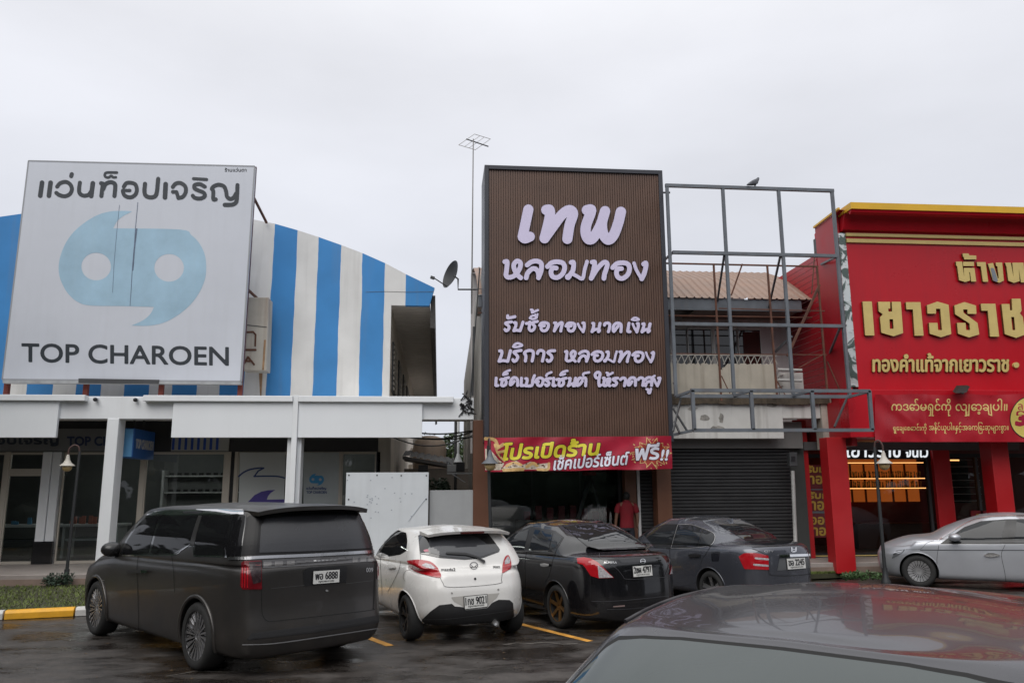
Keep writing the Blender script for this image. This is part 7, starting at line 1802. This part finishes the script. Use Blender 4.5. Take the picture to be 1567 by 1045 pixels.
c.line('door_seam', [f((300, 330), (288, 420), (290, 560), (292, 690)), f((510, 310), (480, 400), (455, 500), (430, 545)), f((742, 505), (748, 600), (742, 680))], m_seam, .5, .004)
for pts in (((404, 420), (435, 416), (467, 422), (464, 436), (430, 440), (408, 434)), ((190, 408), (205, 402), (219, 408), (216, 416), (196, 418))):
    c.raised('door_handle', f(*pts), m_chrome, .03, .02, step=.4)
c.patch('side_skirt', f((235, 675), (420, 705), (420, 730), (235, 700)), m_blk, .012)
mirror_wing(alm, .60, .83, 1.0, 1, m_blk, (.10, .11, .075))
alm.wheels('six', mat('rim_bronze', (.30, .17, .065), .35, metal=.85, var=.12), .20, .225)

# ---------------------------------------------------------------- grey sedan
pc = dict(hw=.8475, wb=2.55, xf=2.12, xr=-2.28, rw=.302, zs=.17, zhf=.72, zb1=.94, zb2=1.0, zd=1.03, wc=.80, wr=.57, xc=1.15, zc=.97, xbb=-1.62, zbb=1.06, xw=.20, zw=1.42, xq=-.90, zq=1.42, zr=1.475, rc=.22, fc=.3, r1=.0, r2=.02, r3=.04, r4=.07, bul=.04, win=.03)
m_gry = paint('slate_metallic', (.075, .08, .098), .25, .5, .9, dirt=.1)
cit = Car('sedan', 'dark grey sedan with chrome bar above its number plate before the closed shutter', pc, m_gry, 114, (-pc['wb']/2, pc['hw']-.03, 0), G(1089, 929))
c = cit; f = xf_(970, 770, .2106)
c.patch('window_surround', f((60, 225), (130, 180), (230, 150), (420, 150), (505, 178), (575, 210), (592, 250), (560, 305), (455, 324), (240, 330)), m_trim, .003)
c.patch('side_window', f((75, 228), (140, 186), (230, 157), (312, 153), (268, 322), (150, 322)), m_sglass, .006)
c.patch('side_window', f((276, 320), (322, 160), (420, 160), (496, 186), (462, 315)), m_sglass, .006)
c.patch('side_window', f((470, 312), (504, 192), (570, 216), (586, 250), (556, 298)), m_sglass, .006)
c.line('window_chrome', [f((320, 158), (272, 322)), f((272, 326), (460, 322), (560, 303), (590, 252), (574, 214), (500, 182), (420, 156), (322, 154))], m_alu, .5, .008)
c.patch('rear_window', f((612, 156), (740, 149), (890, 149), (940, 165), (1000, 195), (1090, 240), (1172, 282), (1000, 300), (860, 293), (800, 262), (700, 205)), mat('rear_glass_black2', (.012, .013, .015), .02, var=0, spec=.8), .005)
tl = c.patch('tail_light', f((762, 385), (800, 362), (860, 358), (920, 366), (976, 380), (979, 482), (805, 476), (786, 440)), m_lred, .008, step=.6)
c.line('clear_lens', [f((884, 398), (972, 406)), f((874, 444), (970, 452))], m_lclr, 3.0, .011, parent=tl, curve=0)
c.patch('tail_light', f((1306, 372), (1322, 350), (1345, 388), (1346, 440), (1312, 446)), m_lred, .008, step=.6)
c.line('boot_seam', [f((862, 330), (905, 345), (978, 380)), f((978, 480), (1000, 520), (1180, 522), (1330, 500), (1338, 460)), f((860, 318), (1000, 312), (1160, 306), (1312, 308))], m_seam, .7, .005)
c.patch('plate_recess', f((1058, 397), (1260, 388), (1285, 468), (1040, 488)), mat('recess_grey', (.09, .095, .10), .3), .005)
c.raised('chrome_bar', f((1050, 373), (1268, 366), (1272, 383), (1052, 393)), m_chrome, .03, .03, step=.6)
c.plate(f((1099, 402), (1234, 394), (1243, 468), (1118, 478)), (('ฆอ 2245', (-.86, .86, -.36, .8), .03), (PROV, (-.7, .7, -.9, -.56), .006)), .018)
c.line('emblem', [f((1146, 322), (1150, 345), (1168, 345), (1172, 322)), f((1152, 334), (1167, 334)), f((1142, 320), (1141, 348), (1158, 353), (1176, 346), (1176, 320))], m_chrome, .8, .012, curve=2, step=.3)
mb = MB(); q = lambda x, y: (970+x*.2106, 770+y*.2106)
put_text(mb, 'CITY', (q(946, 0)[0], q(1012, 0)[0], q(0, 354)[1], q(0, 342)[1]), lambda x, y: c.hit(x, y, .009), bold=.1, res=16); c.put(mb, 'badge', m_alu)
c.raised('door_handle', f((402, 372), (440, 365), (494, 370), (490, 388), (410, 390)), m_trim, .03, .02, step=.5)
c.patch('fuel_flap', f((562, 352), (624, 348), (618, 418), (566, 420)), mat('flap_dark', (.03, .032, .042), .25, metal=.5, coat=1), .004)
c.line('door_seam', [f((258, 330), (265, 420), (270, 520), (290, 640)), f((560, 308), (528, 360), (500, 400), (478, 460))], m_seam, .5, .004)
ap_ = cit.hit(970+765*.2106, 770+138*.2106, 0) or Vector((-1.0, 0, 1.45))
fin = MB().prism([(-.86, .02, ap_.z-.02), (-.92, .012, ap_.z+.06), (-1.02, .008, ap_.z+.07), (-1.05, .02, ap_.z-.02)], (0, -.04, 0)); c.put(fin, 'roof_aerial', m_gry, smooth=30)
mirror_wing(cit, .70, .83, .99, 1, m_gry, (.10, .11, .075))
cit.wheels('five', mat('rim_silver', (.42, .42, .43), .3, metal=.85, var=.1), .19, .215)

# ---------------------------------------------------------------- silver sedan
pv_ = dict(hw=.87, wb=2.62, xf=2.10, xr=-2.29, rw=.315, zs=.17, zhf=.80, zb1=.94, zb2=1.02, zd=1.05, wc=.82, wr=.58, xc=1.10, zc=1.0, xbb=-1.70, zbb=1.06, xw=.15, zw=1.41, xq=-.95, zq=1.40, zr=1.46, rc=.22, fc=.3, r1=.0, r2=.02, r3=.04, r4=.06, bul=.04, win=.03)
m_sil = paint('silver_metallic', (.46, .475, .51), .34, .55, .25, dirt=.05)
wx = F3(1406, 872, 15.6); sil = Car('sedan', 'silver grey sedan parked side on at the right edge before the red shop', pv_, m_sil, 146, (pv_['wb']/2, pv_['hw'], 0), (wx.x, 15.6, 0))
c = sil; f = xf_(1320, 760, .1576)
c.patch('window_surround', f((748, 458), (880, 365), (990, 292), (1150, 235), (1400, 216), (1700, 214), (1720, 455)), m_trim, .003)
c.patch('side_window', f((880, 450), (960, 330), (1030, 285), (1150, 247), (1395, 229), (1338, 450)), m_sglass, .006)
c.patch('side_window', f((1470, 450), (1497, 228), (1690, 226), (1700, 450)), m_sglass, .006)
c.line('roof_rail', [f((740, 420), (880, 330), (990, 262), (1100, 215), (1250, 190), (1400, 184), (1700, 182))], mat('rail_pale', (.6, .6, .62), .2, metal=.8), 1.6, .006)
c.line('belt_chrome', [f((750, 460), (1000, 459), (1330, 459), (1700, 459))], m_alu, .6, .006)
c.line('shoulder_crease_line', [f((560, 515), (900, 517), (1360, 518), (1700, 519))], mat('dark_line', (.07, .075, .085), .4), 1.4, .004)
c.line('door_seam', [f((740, 468), (722, 600), (730, 700), (748, 790)), f((1385, 462), (1350, 540), (1352, 600), (1378, 720), (1395, 840))], m_seam, .6, .004)
c.line('bonnet_seam', [f((420, 512), (560, 505), (620, 450), (690, 425))], m_seam, .5, .004)
c.raised('door_handle', f((1180, 562), (1220, 542), (1270, 542), (1332, 560), (1330, 570), (1250, 584), (1190, 575)), m_chrome, .03, .02, step=.5)
c.patch('headlight', f((285, 600), (300, 560), (330, 520), (415, 508), (400, 530), (345, 570)), mat('headlight_lens', (.12, .125, .135), .08, coat=1, var=.5, vscale=30), .008, step=.5)
c.line('grille_line', [f((300, 556), (380, 540)), f((310, 540), (395, 522))], m_chrome, .8, .011, curve=0)
mirror_wing(sil, .62, .86, 1.0, 1, m_sil, (.11, .13, .075))
sil.wheels('multi', mat('rim_silver2', (.5, .5, .51), .3, metal=.85, var=.1), .20, .22)

# ---------------------------------------------------------------- dark car right in front of the camera
pn_ = dict(hw=.91, wb=2.65, xf=2.25, xr=-2.25, rw=.33, zs=.18, zhf=.80, zb1=1.0, zb2=1.06, zd=1.08, wc=.86, wr=.70, xc=1.22, zc=1.04, xbb=-2.0, zbb=1.12, xw=.42, zw=1.505, xq=-1.45, zq=1.50, zr=1.575, rc=.22, fc=.3, bul=.05, win=.03)
m_nr = paint('dark_grey_gloss', (.048, .048, .056), .26, .5, .42)
hdg = 228
aw = G(968, 967, 1.48)
nr = Car('sedan', 'dark grey gloss sedan close to the camera with only roof and windscreen in view', pn_, m_nr, hdg, (pn_['xw']-.07, -.83*pn_['wr'], 0), (aw.x, aw.y, 0))
c = nr
ws = []
def loc_outline(car, pts, name, m_, off, axis='x', step=.02, curve=0):
    """patch outlined in the car's own (y, z) plane and laid on its skin along x"""
    mb = MB(); cc = [np.array(smooth_line(list(pts)+[pts[0]], curve)[:-1] if curve else pts, float)]; al = cc[0]
    xs, ys = grid_for(al[:, 0].min(), al[:, 0].max(), al[:, 1].min(), al[:, 1].max(), step); X, Y = np.meshgrid(xs, ys)
    def to3(y, z):
        l, n, i, d = car.bvh.ray_cast(Vector((4, y, z)), Vector((-1, 0, 0)))
        return None if l is None else l+(n if n.x > 0 else -n)*off
    sdf_mesh(mb, poly_sdf(X, Y, cc), xs, ys, to3, merge=False); return car.put(mb, name, m_)
wsd = loc_outline(nr, [(-.79, 1.06), (.79, 1.06), (.72, 1.26), (.65, 1.44), (.615, 1.468), (.5, 1.484), (.35, 1.494), (0, 1.501), (-.35, 1.494), (-.5, 1.484), (-.615, 1.468), (-.65, 1.44), (-.72, 1.26)], 'windscreen', m_seam, .003, step=.012)
m_ws = mat('windscreen_glass', (.03, .042, .042), .015, var=0, spec=.7)
loc_outline(nr, [(-.768, 1.07), (.768, 1.07), (.70, 1.26), (.63, 1.432), (.595, 1.458), (.5, 1.474), (.35, 1.485), (0, 1.492), (-.35, 1.485), (-.5, 1.474), (-.595, 1.458), (-.63, 1.432), (-.70, 1.26)], 'windscreen_glass', m_ws, .006, step=.012)
re_ = car_loops(pn_)[-5][3:10]
for sg in (1, -1):
    g = [Vector((x, sg*(y+.004), z+.004)) for x, y, z in re_]
    c.put(MB().tube(smooth_v(g), .007, 6), 'roof_gutter', m_trim, smooth=60)
    sw = [(-1.0, 1.12), (.60, 1.08), (.30, 1.38), (-.1, 1.46), (-.8, 1.45), (-1.2, 1.25)]
    mb = MB(); cc = [np.array(sw)]; xs, ys = grid_for(-1.2, .60, 1.08, 1.46, .03); X, Y = np.meshgrid(xs, ys)
    def to3(x, z, sg=sg):
        l, n, i, d = nr.bvh.ray_cast(Vector((x, sg*3, z)), Vector((0, -sg, 0))); return None if l is None else l+Vector((0, sg*.005, 0))
    sdf_mesh(mb, poly_sdf(X, Y, cc), xs, ys, to3, merge=False); c.put(mb, 'side_window', m_sglass)
mirror_wing(nr, .78, .88, 1.0, 1, m_nr, (.10, .12, .08))
nr.wheels('five', mat('rim_silver3', (.4, .4, .41), .3, metal=.85), .21, .225)
